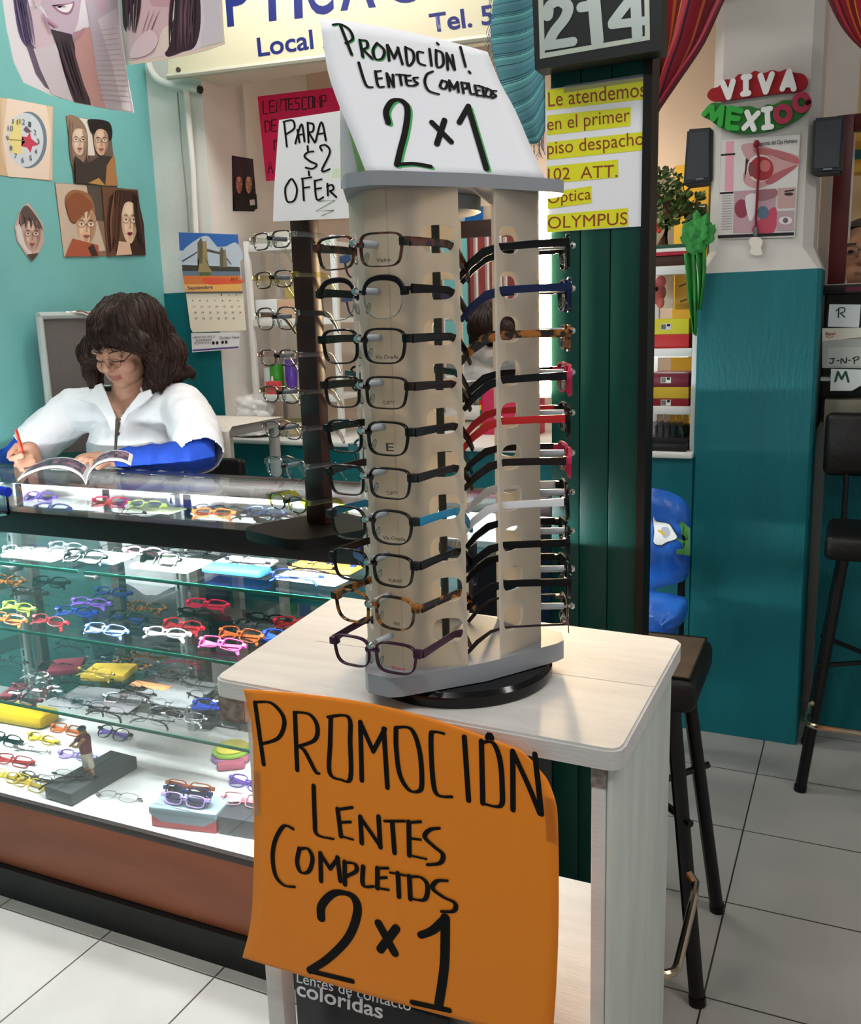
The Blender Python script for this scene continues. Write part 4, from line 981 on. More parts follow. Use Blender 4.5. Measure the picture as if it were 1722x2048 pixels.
# open magazine
MG = thing('magazine', 'open magazine lying on the glass counter with curling white pages', 'magazine', tuple(at(172, 975, z=ZT)))
ym = 1.79
sp = at(172, 972, y=ym); sp.z = ZT + .002
def page(px):
    pts = [at(u, v, y=ym) for u, v in px]; return pts
Lq = page(catmull([(172, 970), (160, 952), (130, 938), (90, 938), (55, 950), (36, 962)], 4)); Rq = page(catmull([(172, 970), (178, 948), (195, 930), (220, 922), (245, 924), (262, 932)], 4))
for q in Lq + Rq: q.z = max(q.z, ZT + .002)
PGM = mat('F2F1F0', .6)
for nm, pq, th in (('left_pages', Lq, .006), ('right_pages', Rq, .006)):
    bm = B(); dep = V((-.115, .135, 0))
    up_ = [p + V((0, 0, th)) for p in pq]
    a = [bm.verts.new(p) for p in pq]; b = [bm.verts.new(p) for p in up_]; c_ = [bm.verts.new(p + dep) for p in up_]; d_ = [bm.verts.new(p + dep) for p in pq]
    for i in range(len(pq) - 1):
        for A_, B_ in ((a, b), (b, c_), (c_, d_), (d_, a)): bm.faces.new((A_[i], A_[i + 1], B_[i + 1], B_[i]))
    bm.faces.new((a[0], b[0], c_[0], d_[0])); bm.faces.new((a[-1], d_[-1], c_[-1], b[-1]))
    obj(nm, bm, PGM, MG, 40)
    bm = B(); uvn = len(pq) - 1
    cols = ['7A4A62', '3C3A50', 'B06A80', '2A2A38', '8A7C90', '54506A']
    mats_ = [mat(c, .4) for c in cols]
    for i in range(3, uvn - 2):
        for j in range(4):
            p0, p1 = up_[i].lerp(up_[i + 1], 0), up_[i + 1]; o1, o2 = dep * (.1 + .2 * j), dep * (.1 + .2 * (j + 1)); e = V((0, 0, .0006))
            f = bm.faces.new([bm.verts.new(q) for q in (p0 + o1 + e, p1 + o1 + e, p1 + o2 + e, p0 + o2 + e)]); f.material_index = random.randrange(6)
    obj('printed_picture', bm, mats_, MG, 0)
    bm = B()
    lo = [p - V((0, 0, .0018)) for p in pq]
    for i in range(3, len(pq) - 1): bm.faces.new([bm.verts.new(q) for q in (lo[i], lo[i + 1], lo[i + 1] + dep, lo[i] + dep)])
    bmesh.ops.remove_doubles(bm, verts=bm.verts, dist=1e-5); obj('cover', bm, mat('15130F', .35), MG, 40)
t = thing('spray_bottle', 'clear bottle with bright blue cap at the left end of the glass counter', 'bottle', tuple(at(6, 1010, z=ZT)))
c = at(4, 1030, z=ZT); c.z = 0
bm = B(); lathe(bm, [(.016, ZT + .0003), (.018, ZT + .004), (.018, ZT + .045), (.012, ZT + .052)], c, 20); obj('body', bm, thin('m_bottle', (.85, .92, .95), 1.2, .05), t)
bm = B(); tube(bm, [c + V((-.03, 0, ZT + .06)), c + V((.028, 0, ZT + .053))], [.009, .011], 14); obj('cap', bm, mat('1733C8', .3), t, 40)

# ================================================================== SIGNS AND HANGINGS ABOVE
NAVY = mat('1E2566', .4)
BY = 3.055
BN = thing('banner', 'cream plastic shop banner with navy lettering above the recess', 'banner', tuple(at(700, 100, y=BY)))
bm = B(); prism(bm, [at(u, v, y=BY) for u, v in ((336, 152), (600, 122), (1004, 72), (1110, 58), (1110, -160), (336, -110))], (0, .012, 0)); obj('panel', bm, mat('CFC5A8', .3, noise=.06, scale=3), BN, 0)
bm = B(); tube(bm, [at(336, 154, y=BY), at(1110, 60, y=BY)], .012, 8); obj('bottom_rail', bm, mat('B9B4A2', .4), BN)
fb = fy(BY)
for ch, L, R, T in (('P', (455, 54), (502, 48), (448, -42)), ('T', (512, 46), (580, 38), (508, -52)), ('I', (589, 38), (606, 36), (586, -60)), ('C', (616, 34), (668, 26), (612, -64)), ('A', (681, 22), (752, 14), (678, -76)), ('S', (788, 9), (846, 2), (784, -84))):
    text_px('lettering', ch, fb, L, R, T, NAVY, BN, .02)
text_px('lettering', 'Local', fb, (517, 114), (628, 98), (513, 76), NAVY, BN, .018)
text_px('lettering', '214', fb, (646, 97), (720, 88), (643, 60), NAVY, BN, .018)
text_px('lettering', 'Tel. 56', fb, (862, 66), (1020, 44), (857, 27), NAVY, BN, .022)
bm = B(); c = at(358, 140, y=BY); tube(bm, [c, c + NY * .008], .009, 10); obj('bolt', bm, mat('4A4038', .5), BN)

# shop number sign and taped notice on the green pier
SN = thing('number_sign', 'black shop number sign reading 214 above the yellow highlighted notice', 'sign', tuple(at(1195, 60, y=1.76)))
ys = 1.745; fs_ = fy(ys)
bm = B(); prism(bm, [at(u, v, y=ys) for u, v in ((1070, 140), (1323, 100), (1323, -70), (1063, -40))], (0, .05, 0)); obj('board', bm, mat('0D1312', .4), SN, 0)
bm = B()
q = [(1080, 118), (1300, 80), (1298, -60), (1076, -30)]; q2_ = [(1090, 106), (1290, 72), (1288, -52), (1086, -24)]
for i in range(4):
    j = (i + 1) % 4; bm.faces.new([bm.verts.new(at(u, v, y=ys) + NY * .0008) for u, v in (q[i], q[j], q2_[j], q2_[i])])
obj('silver_border', bm, mat('B7BFB2', .3, .4), SN, 0)
NUM = mat('B4BDB9', .28, .5)
n3 = lambda ln: [(1050 + 672 / 1722 * a, 560 / 1435 * b) for a, b in ln]
for gl_, wd_ in (([[(118, 78), (128, 30), (178, 8), (220, 36), (206, 92), (150, 165), (122, 222)], [(108, 236), (248, 214)]], .0205), ([[(352, -20), (372, 214)], [(288, 38), (330, 28), (362, -10)]], .0225), ([[(566, -30), (576, 182)], [(446, 128), (612, 108)], [(556, -20), (500, 50), (450, 118)]], .0185)):
    bm = B()
    for k_, ln in enumerate(gl_): ribbon(bm, [fs_(*p) + NY * (.0012 + .0001 * k_) for p in (catmull(n3(ln), 5) if len(ln) > 2 else n3(ln))], NY, wd_, .25)
    obj('numeral', bm, NUM, SN, 0)
PN = thing('notice', 'paper notice with yellow highlighted lines taped to the green pier', 'notice', tuple(at(1195, 310, y=1.797)))
yp = 1.7975; fn_ = fy(yp)
sheet_px('paper', fn_, NY, [(1092, 179), (1297, 152), (1291, 452), (1093, 465)], mat('E9E8EE', .5), PN, .0004)
painted('highlight', fn_, NY, [('DDDB22', [(1093, 180), (1294, 154), (1293, 198), (1093, 221)], False), ('DDDB22', [(1094, 231), (1262, 214), (1261, 252), (1094, 271)], False), ('DDDB22', [(1094, 285), (1291, 263), (1290, 300), (1094, 320)], False),
  ('DDDB22', [(1094, 333), (1236, 319), (1237, 355), (1094, 367)], False), ('DDDB22', [(1094, 386), (1183, 372), (1184, 406), (1094, 418)], False), ('DDDB22', [(1094, 430), (1256, 416), (1257, 452), (1094, 465)], False)], PN, .0003, .00005)
RINK = mat('8A3A1C', .5)
for body, L, R, T in (('Le atendemos', (1097, 214), (1292, 193), (1096, 185)), ('en el primer', (1095, 270), (1260, 251), (1094, 236)), ('piso despacho', (1095, 318), (1288, 298), (1094, 284)),
                      ('102  ATT.', (1096, 361), (1235, 354), (1096, 337)), ('Optica', (1096, 415), (1182, 406), (1096, 385)), ('OLYMPUS', (1096, 458), (1255, 449), (1096, 434))):
    text_px('lettering', body, fn_, L, R, T, RINK, PN, .0, .0008)
bm = B(); prism(bm, [fn_(*p) + NY * .001 for p in ((1128, 172), (1300, 146), (1301, 160), (1128, 186))], NY * .0003); obj('clear_tape', bm, thin('m_cleartape', (.9, .9, .9), 2.5, .15), PN, 0)

# shawls
TEALS = stripes('m_teal_shawl', [(0, '4E8290'), (.3, '0F3E4C'), (.335, '4E8290'), (.40, '0F3E4C'), (.43, '66A9AE'), (.47, '0F3E4C'), (.5, '6FB2B4'), (.60, '56919A'), (.80, '123F52'), (.83, '5A8D98')], axis=1, rep=9)
Lh = catmull([(985, -60), (988, 0), (984, 60), (990, 120), (1015, 200), (1040, 255), (1058, 288)], 5); Rh = catmull([(1085, -100), (1085, -40), (1088, 20), (1090, 80), (1091, 140), (1092, 200), (1092, 262)], 5)
def loftpx(L, R, y0, amp, fr, sag=0, dep=0):
    def f(s, t):
        k = min(len(L) - 1.001, t * (len(L) - 1)); i = int(k); g = k - i
        a = [L[i][q] + (L[i + 1][q] - L[i][q]) * g for q in (0, 1)]; b = [R[i][q] + (R[i + 1][q] - R[i][q]) * g for q in (0, 1)]
        u = a[0] + (b[0] - a[0]) * s; v = a[1] + (b[1] - a[1]) * s + sag * math.sin(PI * s)
        return at(u, v, y=y0 + dep * t) + NY * amp * math.sin(fr * s + 2 * t)
    return f
SW = thing('shawl', 'blue teal striped shawl with fringed edge hanging beside the number sign', 'shawl', tuple(at(1040, 140, y=1.93)))
fsh = loftpx(Lh, Rh, 1.93, .008, 6, 8)
bm = B(); grid(bm, fsh, 10, 36); o = obj('cloth', bm, TEALS, SW, 60); solid(o, .002)
bm = B()
for i in range(34):
    t_ = i / 33; p = fsh(0, t_); tube(bm, [p, p + V((-.006 - random.random() * .008, 0, -.012 - random.random() * .012)), p + V((-.010 * random.random() - .004, 0, -.03))], .0007, 4)
for i in range(14):
    p = fsh(i / 13, 1); tube(bm, [p, p + V((random.uniform(-.006, .006), 0, -.016)), p + V((random.uniform(-.01, .01), 0, -.034))], .0007, 4)
f_ = obj('fringe', bm, mat('55788A', .9), SW); f_['kind'] = 'stuff'
REDS = stripes('m_red_shawl', [(0, '5C1020'), (.08, 'A81F30'), (.14, '3A0A18'), (.17, '8E1626'), (.26, 'C9631E'), (.30, '7A1222'), (.38, 'D98A22'), (.405, 'A01C2C'), (.52, '2A1430'), (.55, '8C1526'), (.66, 'C06040'), (.685, '701020'), (.78, '3C1030'), (.82, '9E1830'), (.93, '5A0E1E')], axis=0)
RD = thing('shawl', 'dark red striped shawl draped between the number sign and the white column', 'shawl', tuple(at(1380, 90, y=2.2)))
Ld = catmull([(1296, -70), (1302, 0), (1306, 70), (1308, 130), (1309, 215)], 5); Rd = catmull([(1500, -70), (1456, 0), (1412, 90), (1362, 160), (1311, 228)], 5)
bm = B(); grid(bm, loftpx(Ld, Rd, 2.75, .03, 14, 0, -.62), 40, 24); o = obj('cloth', bm, REDS, RD, 60); solid(o, .002)
RE = thing('shawl', 'dark red shawl hanging at the top right corner above the framed opening', 'shawl', tuple(at(1700, 40, y=2.9)))
Le = catmull([(1640, -70), (1656, 0), (1682, 55), (1712, 92), (1760, 130)], 5); Re = catmull([(1800, -70), (1790, 0), (1790, 60), (1790, 100), (1790, 135)], 5)
bm = B(); grid(bm, loftpx(Le, Re, 2.9, .02, 9), 24, 14); o = obj('cloth', bm, REDS, RE, 60); solid(o, .002)

# ================================================================== PICTURES ON THE LEFT
xw = -2.679; fl = fx(xw + .0012); NL = V((1, 0, 0))
def wallpic(label, pts, layers, hexc='E8D8C8', fn=fl, n=NL, name='picture', cat='picture', smooth=False, grp=None):
    c = fn(*pts[0]); t = thing(name, label, cat, tuple(c), grp)
    sheet_px('paper', fn, n, pts, mat(hexc, .5), t, .0008, smooth)
    painted('print', fn, n, layers, t, .0004, .0001)
    return t
C4 = 300 / 1138
def z4(pts): return [(C4 * a, C4 * b) for a, b in pts]
def circ(cx, cy, rx, ry, n=14, a0=0): return [(cx + rx * math.cos(2 * PI * i / n + a0), cy + ry * math.sin(2 * PI * i / n + a0)) for i in range(n)]
w = wallpic('cut out picture of a wall clock with a red star, on the teal wall', [(-40, 188), (106, 213), (104, 362), (-40, 346)], [('D9C0A4', z4([(10, 745), (395, 815), (398, 1365), (60, 1340), (10, 1150)]), False), ('E9D3C0', z4([(55, 745), (350, 800), (385, 1000), (370, 1362), (60, 1340), (20, 1050)]), False),
 ('6E7F8E', z4(circ(215, 1062, 140, 215, 20)), True), ('CDD4DA', z4(circ(190, 1062, 138, 205, 20)), True), ('E6D58E', z4([(95, 930), (160, 890), (170, 1170), (80, 1160), (60, 1060)]), False), ('6A5468', z4([(175, 985), (195, 955), (240, 1000), (200, 1010)]), False),
 ('C8405A', z4([(190, 1075), (165, 1035), (205, 1040), (225, 995), (235, 1050), (290, 1100), (245, 1110), (230, 1160), (205, 1120), (160, 1110)]), False), ('8A7050', z4([(65, 1055), (200, 1065), (200, 1072), (65, 1062)]), False)], 'D2B08A')
for ch, x, y in (('12', 165, 940), ('1', 222, 960), ('2', 262, 1020), ('3', 285, 1090), ('4', 268, 1165), ('5', 228, 1215), ('6', 168, 1230), ('7', 115, 1200), ('8', 80, 1140), ('9', 52, 1065), ('10', 75, 990), ('11', 112, 940)):
    text_px('numeral', ch, fl, *z4([(x - 10 * len(ch), y), (x + 10 * len(ch), y + 6), (x - 10 * len(ch), y - 38)]), mat('4A5058', .5), w, 0, .003)
def mix(a, b, t): return ''.join('%02X' % round(int(a[i:i + 2], 16) * (1 - t) + int(b[i:i + 2], 16) * t) for i in (0, 2, 4))
def face(cx, cy, w_, h_, skin, hair, glass='3A302E', lip='9A5A56'):
    dk, lt = mix(skin, '4A2A20', .28), mix(skin, 'FFF0E0', .3)
    P = lambda *q: [(cx + w_ * a, cy + h_ * b) for a, b in q]
    L = [(skin, P((-.9, -.35), (-.55, -.95), (.15, -1.05), (.8, -.75), (.95, -.1), (.78, .5), (.35, .98), (-.1, 1.05), (-.55, .75), (-.85, .25)), True),
         (dk, P((.35, -.9), (.85, -.7), (.97, -.1), (.8, .5), (.4, .95), (.55, .4), (.62, -.2)), True), (mix(skin, dk, .5), P((-.9, -.3), (-.7, -.2), (-.6, .4), (-.5, .75), (-.8, .3)), True),
         (lt, P((-.4, -.85), (.2, -.9), (.3, -.45), (-.35, -.42)), True), (lt, P((-.55, .12), (-.25, .12), (-.3, .38), (-.5, .34)), True),
         (dk, P((.02, -.25), (.10, -.2), (.16, .24), (.1, .3), (-.06, .3), (.04, .2)), True)]
    for s_ in (-.42, .44):
        L += [(dk, P((s_ - .28, -.36), (s_, -.46), (s_ + .28, -.36), (s_, -.39)), True), (mix(dk, '201010', .4), P((s_ - .26, -.33), (s_, -.42), (s_ + .28, -.32), (s_, -.36)), True),
              (mix(skin, glass, .75), circ(cx + w_ * s_, cy - h_ * .14, w_ * .36, h_ * .17, 12), True), (mix(skin, 'FFFFFF', .12), circ(cx + w_ * s_, cy - h_ * .14, w_ * .325, h_ * .148, 12), True),
              ('EDE4DC', P((s_ - .2, -.14), (s_, -.2), (s_ + .2, -.14), (s_, -.09)), True), ('4A342A', circ(cx + w_ * s_, cy - h_ * .145, w_ * .085, h_ * .05, 8), True), ('3A241E', P((s_ - .22, -.15), (s_, -.22), (s_ + .22, -.15), (s_, -.195)), True)]
    L += [(mix(skin, glass, .75), P((-.08, -.16), (.1, -.16), (.1, -.13), (-.08, -.13)), False), (lip, P((-.28, .54), (-.05, .47), (.04, .5), (.14, .47), (.34, .54), (.04, .66)), True), (mix(lip, '2A1010', .5), P((-.28, .54), (.04, .56), (.34, .54), (.04, .58)), True), (mix(dk, skin, .3), P((-.2, .74), (.2, .74), (.03, .8)), True)]
    return L
def streaks(a0, a1, b0, b1, n, w_, cols):
    """thin locks running from the line a0-a1 to the line b0-b1"""
    o = []
    for i in range(n):
        t = (i + random.random() * .7) / n; s_ = min(1, max(0, t + random.uniform(-.08, .08)))
        p = (a0[0] + (a1[0] - a0[0]) * t, a0[1] + (a1[1] - a0[1]) * t); q = (b0[0] + (b1[0] - b0[0]) * s_, b0[1] + (b1[1] - b0[1]) * s_)
        m = ((p[0] + q[0]) / 2 + random.uniform(-1, 1) * w_ * 1.5, (p[1] + q[1]) / 2)
        o.append((random.choice(cols), [p, (m[0] - w_ / 2, m[1]), q, (m[0] + w_ / 2, m[1])], True))
    return o
wallpic('picture of a long haired woman and dark haired man wearing glasses, on the teal wall', z4([(500, 878), (830, 925), (890, 1418), (560, 1395)]),
 [('4C3C34', z4([(505, 885), (640, 905), (690, 1100), (660, 1390), (562, 1390)]), False), ('D8D2C6', z4([(600, 895), (680, 905), (720, 1180), (660, 1180)]), False), ('8E7460', z4([(505, 885), (590, 890), (660, 1000), (650, 1200), (570, 1250), (530, 1050)]), True)] + face(*(C4 * q for q in (600, 1075, 62, 95)), 'D5B9A4', '') + streaks((138, 238), (147, 240), (142, 330), (146, 340), 3, 3, ['7A6250', 'A08468']) + streaks((168, 262), (176, 270), (170, 320), (178, 330), 3, 2, ['7A6250', 'A08468']) +
 [('231D1C', z4([(672, 905), (825, 930), (838, 1060), (740, 1010), (690, 1010), (668, 950)]), True)] + face(*(C4 * q for q in (760, 1080, 58, 95)), 'C9A68C', '') +
 [('3A332E', z4([(560, 1180), (640, 1250), (760, 1180), (860, 1190), (885, 1410), (565, 1390)]), False), ('A8764A', z4([(800, 1260), (855, 1170), (886, 1412), (790, 1408)]), False), ('B58A4A', z4([(660, 1390), (740, 1350), (790, 1410)]), False)], '6A5A4E')
wallpic('picture pair of short haired and long haired people in glasses on the teal wall', z4([(415, 1385), (660, 1405), (1045, 1440), (1105, 1938), (485, 1948)]),
 [('C9B4A0', z4([(420, 1390), (660, 1405), (800, 1900), (485, 1948)]), False), ('55493F', z4([(655, 1405), (770, 1415), (790, 1680), (700, 1670)]), False), ('9A6A48', z4([(490, 1500), (560, 1440), (680, 1480), (720, 1620), (660, 1640), (560, 1700), (510, 1620)]), True)] + face(*(C4 * q for q in (650, 1720, 82, 130)), 'DDB492', '') + streaks((135, 395), (185, 400), (140, 440), (178, 436), 9, 4, ['8C5E3E', 'B07C52', '74492E']) +
 [('8C5236', z4([(500, 1520), (590, 1460), (700, 1560), (640, 1610), (560, 1690), (515, 1640)]), True), ('A8563A', z4([(545, 1810), (620, 1830), (740, 1860), (745, 1945), (488, 1947)]), False), ('3A2620', z4([(700, 1850), (740, 1940), (690, 1945), (660, 1880)]), False),
  ('6A4632', z4([(765, 1415), (1040, 1440), (1100, 1935), (810, 1945)]), False), ('3B2016', z4([(880, 1440), (1030, 1450), (1085, 1700), (1100, 1935), (980, 1935), (1000, 1700), (960, 1520), (900, 1560), (890, 1800), (820, 1940), (800, 1700), (820, 1500)]), False)] + face(*(C4 * q for q in (975, 1690, 66, 150)), 'E0BE9E', '', '4A2A20', '7A2A2E') + streaks((222, 385), (240, 378), (218, 500), (232, 505), 8, 4, ['4A2A1C', '7A5238', '5E3C28']) + streaks((262, 385), (274, 390), (276, 490), (288, 500), 6, 4, ['2A1610', '4A2A1E']) + [('D8B494', z4([(890, 1830), (970, 1840), (990, 1930), (870, 1940)]), False)], '8C6E58')
wallpic('small cut out picture of a face with glasses, curling off the teal wall', z4([(210, 1535), (260, 1600), (325, 1700), (335, 1830), (290, 1930), (240, 1985), (195, 1930), (130, 1830), (110, 1720), (150, 1600)]),
 [('5A4A48', z4([(205, 1560), (300, 1680), (325, 1760), (300, 1720), (200, 1690), (150, 1720), (150, 1620)]), True), ('D8CFCB', z4([(118, 1720), (150, 1700), (185, 1830), (240, 1900), (235, 1960), (140, 1830)]), False)] + face(*(C4 * q for q in (240, 1790, 70, 110)), 'C49E92', '') + streaks((40, 425), (75, 440), (42, 455), (84, 460), 8, 3, ['6E5C58', '4A3C3A', '8A7670']) + [('4E4038', z4([(200, 1930), (290, 1920), (240, 1980)]), False)], 'C8A99C')
# two large posters of women hanging in front of the corner
x1p = -2.1; f1 = fx(x1p); t = thing('poster', 'large hanging poster of a smiling woman in a grey knit cardigan, curling at the bottom', 'poster', tuple(f1(150, 100)))
P1 = [(2, -110), (5, 0), (14, 60), (28, 125), (47, 165), (100, 190), (160, 208), (220, 219), (269, 226), (255, 150), (243, 60), (236, -60), (236, -110)]
sheet_px('sheet', f1, NL, P1, mat('ECE6EC', .3), t, .001)
painted('print', f1, NL, [('5C4C78', z4([(90, -200), (190, -200), (200, 150), (260, 380), (170, 320), (120, 150)]), True), ('6A5C70', z4([(200, 350), (260, 330), (390, 690), (340, 660), (270, 560)]), False), ('C7B2C2', z4([(190, -300), (600, -300), (600, 100), (540, 260), (420, 200), (330, 60)]), True), ('9A6C86', z4([(390, 40), (470, 60), (560, 10), (545, 90), (500, 115), (440, 90)]), True), ('F4EDF0', z4([(420, 50), (480, 68), (550, 25), (520, 90), (460, 85)]), True),
 ('D5BFC8', z4([(200, 60), (300, 70), (400, 180), (430, 205), (380, 250), (410, 340), (260, 360), (205, 200)]), True), ('A98CA0', z4([(345, 145), (420, 205), (405, 215), (340, 165)]), False),
 ('3E2E38', z4([(380, 220), (540, 260), (560, 420), (620, 560), (690, 800), (560, 775), (500, 620), (440, 380)]), False), ('C99A96', z4([(560, 260), (680, 200), (720, 520), (800, 820), (700, 805), (600, 560), (570, 420)]), False),
 ('D3C9D0', z4([(250, 370), (410, 345), (460, 480), (550, 775), (390, 715), (300, 520)]), False), ('C2B7C2', z4([(640, -50), (880, -100), (900, 200), (950, 520), (1010, 850), (800, 822), (730, 540), (690, 250)]), False), ('D8CED6', z4([(740, 150), (880, 60), (940, 480), (990, 845), (930, 830), (850, 500)]), False), ('C9AEBC', z4([(700, -100), (800, -100), (800, 60), (770, 100), (720, 40)]), True)] + [('BDB0BC', z4([(700 + i * 3, 240 + i * 36), (880 + i * 8, 210 + i * 40), (880 + i * 8, 216 + i * 40), (700 + i * 3, 246 + i * 36)]), False) for i in range(15)] + streaks((25, -20), (50, -20), (48, 90), (70, 100), 9, 3, ['4A3C66', '76648C', '3E3258']) + streaks((105, 70), (140, 75), (150, 200), (178, 208), 9, 3, ['2E2028', '54424C', '3A2A34']) + [('B890A4', z4([(350, 140), (425, 195), (432, 205), (418, 212), (345, 155)]), True), ('B08CA0', z4([(310, 100), (345, 150), (380, 250), (372, 252), (330, 160)]), True), ('B78A96', z4([(545, 250), (590, 235), (640, 210), (600, 270), (560, 300)]), True), ('D6BFCB', z4([(250, -20), (300, -20), (300, 40), (260, 50)]), True)], t, .0004, .0001)
y2p = 2.42; f2 = fy(y2p); t = thing('poster', 'large hanging poster of a dark haired woman with bare neck beside the cardigan poster', 'poster', tuple(f2(350, 50)))
P2 = [(236, -110), (243, 60), (252, 130), (310, 123), (370, 112), (415, 101), (450, 88), (446, 40), (440, -110)]
sheet_px('sheet', f2, NY, P2, mat('EFD9C6', .3), t, .001)
painted('print', f2, NY, [('E9DCE2', [(240, -100), (438, -100), (444, 40), (446, 82), (400, 97), (330, 112), (254, 122), (246, 40)], False), ('4A3540', [(246, -60), (290, -40), (282, 30), (268, 70), (250, 60), (245, 20)], True), ('E0BFC4', [(262, 20), (300, -30), (350, -20), (345, 30), (335, 80), (300, 112), (256, 120), (252, 80)], True), ('D0A4AC', [(290, -60), (350, -60), (345, 5), (320, 14), (300, 4)], True), ('3E2A34', [(345, -60), (390, -60), (402, 30), (392, 90), (365, 104), (332, 112), (336, 70), (352, 20)], True), ('DDD2DA', [(398, -60), (436, -60), (444, 84), (400, 96), (410, 40)], False), ('EFDCD2', [(325, 60), (345, 55), (335, 100), (310, 112)], True)] + streaks((345, -40), (395, -40), (338, 105), (388, 95), 14, 4, ['5A4048', '2A1A22', '6E525A']) + streaks((250, -40), (285, -40), (252, 60), (275, 70), 8, 4, ['5A4048', '3A2630']) + streaks((300, 20), (330, 15), (285, 70), (300, 90), 3, 1.2, ['8A5E66']) + [('EBD2D6', [(268, 90), (300, 60), (318, 80), (300, 108), (264, 116)], True)], t, .0004, .0001)

# grey felt board leaning on the left wall
xb = -2.62; fbd = fx(xb)
FB = thing('felt_board', 'grey felt board with pale frame leaning on the teal wall behind the seated woman', 'board', tuple(fbd(90, 790)))
bm = B(); prism(bm, [fbd(*p) for p in ((78, 634), (290, 628), (300, 900), (108, 905))], (-.02, 0, 0)); obj('felt', bm, mat('6A6462', .95, noise=.08, scale=60), FB, 0)
bm = B()
for a, b in (((78, 634), (110, 905)), ((76, 632), (292, 627))): tube(bm, [fbd(*a), fbd(*b)], .013, 8)
obj('frame', bm, mat('B9C0BC', .4), FB)
bm = B(); p = fbd(133, 626); tube(bm, [p, p + V((.02, .05, .004)), p + V((.02, .10, -.012))], .006, 6); obj('clip', bm, CHROME, FB)

# ================================================================== RECESS WALL: PIPES, PAPERS, CALENDAR, RACK
yc = 3.14
t = thing('conduit_pipe', 'white painted pipe with an elbow running down the corner pier', 'pipe', tuple(at(370, 200, y=yc)))
bm = B(); tube(bm, [at(*p, y=yc) for p in catmull([(296, 120), (303, 142), (318, 160), (345, 170), (398, 179)], 4)], .014, 10); obj('elbow', bm, WHITE, t)
bm = B(); tube(bm, [at(372, 178, y=yc), at(385, 330, y=yc), at(392, 470, y=yc)], .012, 10); obj('riser', bm, WHITE, t)
bm = B(); tube(bm, [at(*p, y=yc) for p in ((355, 185), (364, 300), (374, 400), (378, 470))], .003, 6); obj('cord', bm, mat('8E8A82', .6), t)
bm = B(); tube(bm, [at(398, 179, y=yc), at(402, 180, y=yc)], .015, 10); obj('end_cap', bm, mat('2A2624', .5), t)
# pink and white price signs
yk = 3.45; fk = fy(yk)
PK = thing('sign', 'bright pink hand lettered price sign behind the white one in the recess', 'sign', tuple(fk(590, 260)))
sheet_px('card', fk, NY, [(515, 193), (690, 172), (690, 352), (532, 362)], mat('F0245E', .6), PK, .003)
pk = lambda ln: [(400 + k2 * a, k2 * b) for a, b in ln]
for u in (530, 660):
    bm = B(); a = fk(u, 192 - (u - 515) * .12) + V((0, .004, 0)); tube(bm, [a, V((a.x, a.y, 3.0))], .001, 4); obj('string', bm, WHITE, PK)
PKL = [[(310, 500), (312, 560), (332, 560)], [(342, 498), (344, 556), (368, 552)], [(342, 498), (366, 494)], [(343, 526), (364, 522)], [(378, 550), (376, 494), (400, 546), (398, 490)], [(405, 492), (440, 486)], [(422, 490), (424, 544)], [(436, 488), (438, 540), (458, 537)], [(436, 488), (458, 484)], [(437, 514), (456, 511)], [(488, 482), (468, 484), (470, 506), (488, 508), (488, 536), (466, 540)],
 [(525, 478), (502, 482), (504, 540), (526, 536)], [(535, 478), (536, 534), (556, 530), (554, 474), (535, 478)], [(564, 530), (562, 474), (576, 506), (590, 470), (592, 526)], [(600, 526), (598, 470), (620, 470), (620, 496), (600, 500)],
 [(320, 596), (322, 652), (345, 640), (343, 600), (320, 596)], [(352, 592), (354, 648), (376, 644)], [(352, 592), (374, 588)], [(353, 620), (372, 616)], [(336, 852), (345, 794), (358, 848)], [(340, 828), (354, 826)], [(365, 690), (366, 740)], [(362, 700), (380, 690)]]
strokes('lettering', [pk(l) for l in PKL], fk, NY, .006, mat('3A1020', .5), PK, .2, .0006, False)
ypp = PC.y - .032; fpp = fy(ypp)
PR = thing('sign', 'white hand lettered offer sign fixed to the top of the dark brown post', 'sign', tuple(fpp(620, 340)))
sheet_px('card', fpp, NY, [(558, 240), (690, 220), (700, 436), (546, 443), (548, 380)], mat('EFEDEE', .6), PR, .001)
PRL = [[(415, 605), (428, 720)], [(410, 600), (455, 592), (465, 630), (425, 660)], [(480, 640), (490, 700)], [(470, 705), (500, 610), (515, 695)], [(478, 665), (510, 660)], [(530, 605), (535, 700)], [(530, 605), (558, 612), (556, 645), (534, 650)], [(534, 650), (565, 700)], [(570, 695), (598, 600), (620, 690)], [(580, 660), (612, 655)],
 [(560, 745), (530, 750), (515, 770), (545, 795), (575, 810), (555, 830), (520, 825)], [(530, 720), (532, 740)], [(536, 845), (538, 862)], [(600, 740), (592, 720), (620, 715), (640, 750), (600, 840), (640, 832)], [(440, 890), (420, 930), (430, 990), (465, 985), (478, 930), (455, 882), (438, 892)], [(505, 880), (512, 985)], [(500, 880), (550, 872)], [(508, 925), (540, 920)],
 [(565, 890), (575, 980), (608, 970)], [(565, 890), (600, 882)], [(570, 930), (598, 925)], [(628, 905), (630, 960)], [(625, 918), (650, 910), (658, 930), (640, 940)], [(640, 940), (672, 970)]]
strokes('lettering', [pk(l) for l in PRL], fpp, NY, .0042, INK, PR, .35, .0006)
strokes('flourish', [pk(l) for l in ([(585, 990), (665, 985), (570, 1040), (660, 1035), (600, 1062)],)], fpp, NY, .0018, mat('5E7A3C', .5), PR, .2, .0006, False)
xr = -2.408; fr_ = fx(xr)
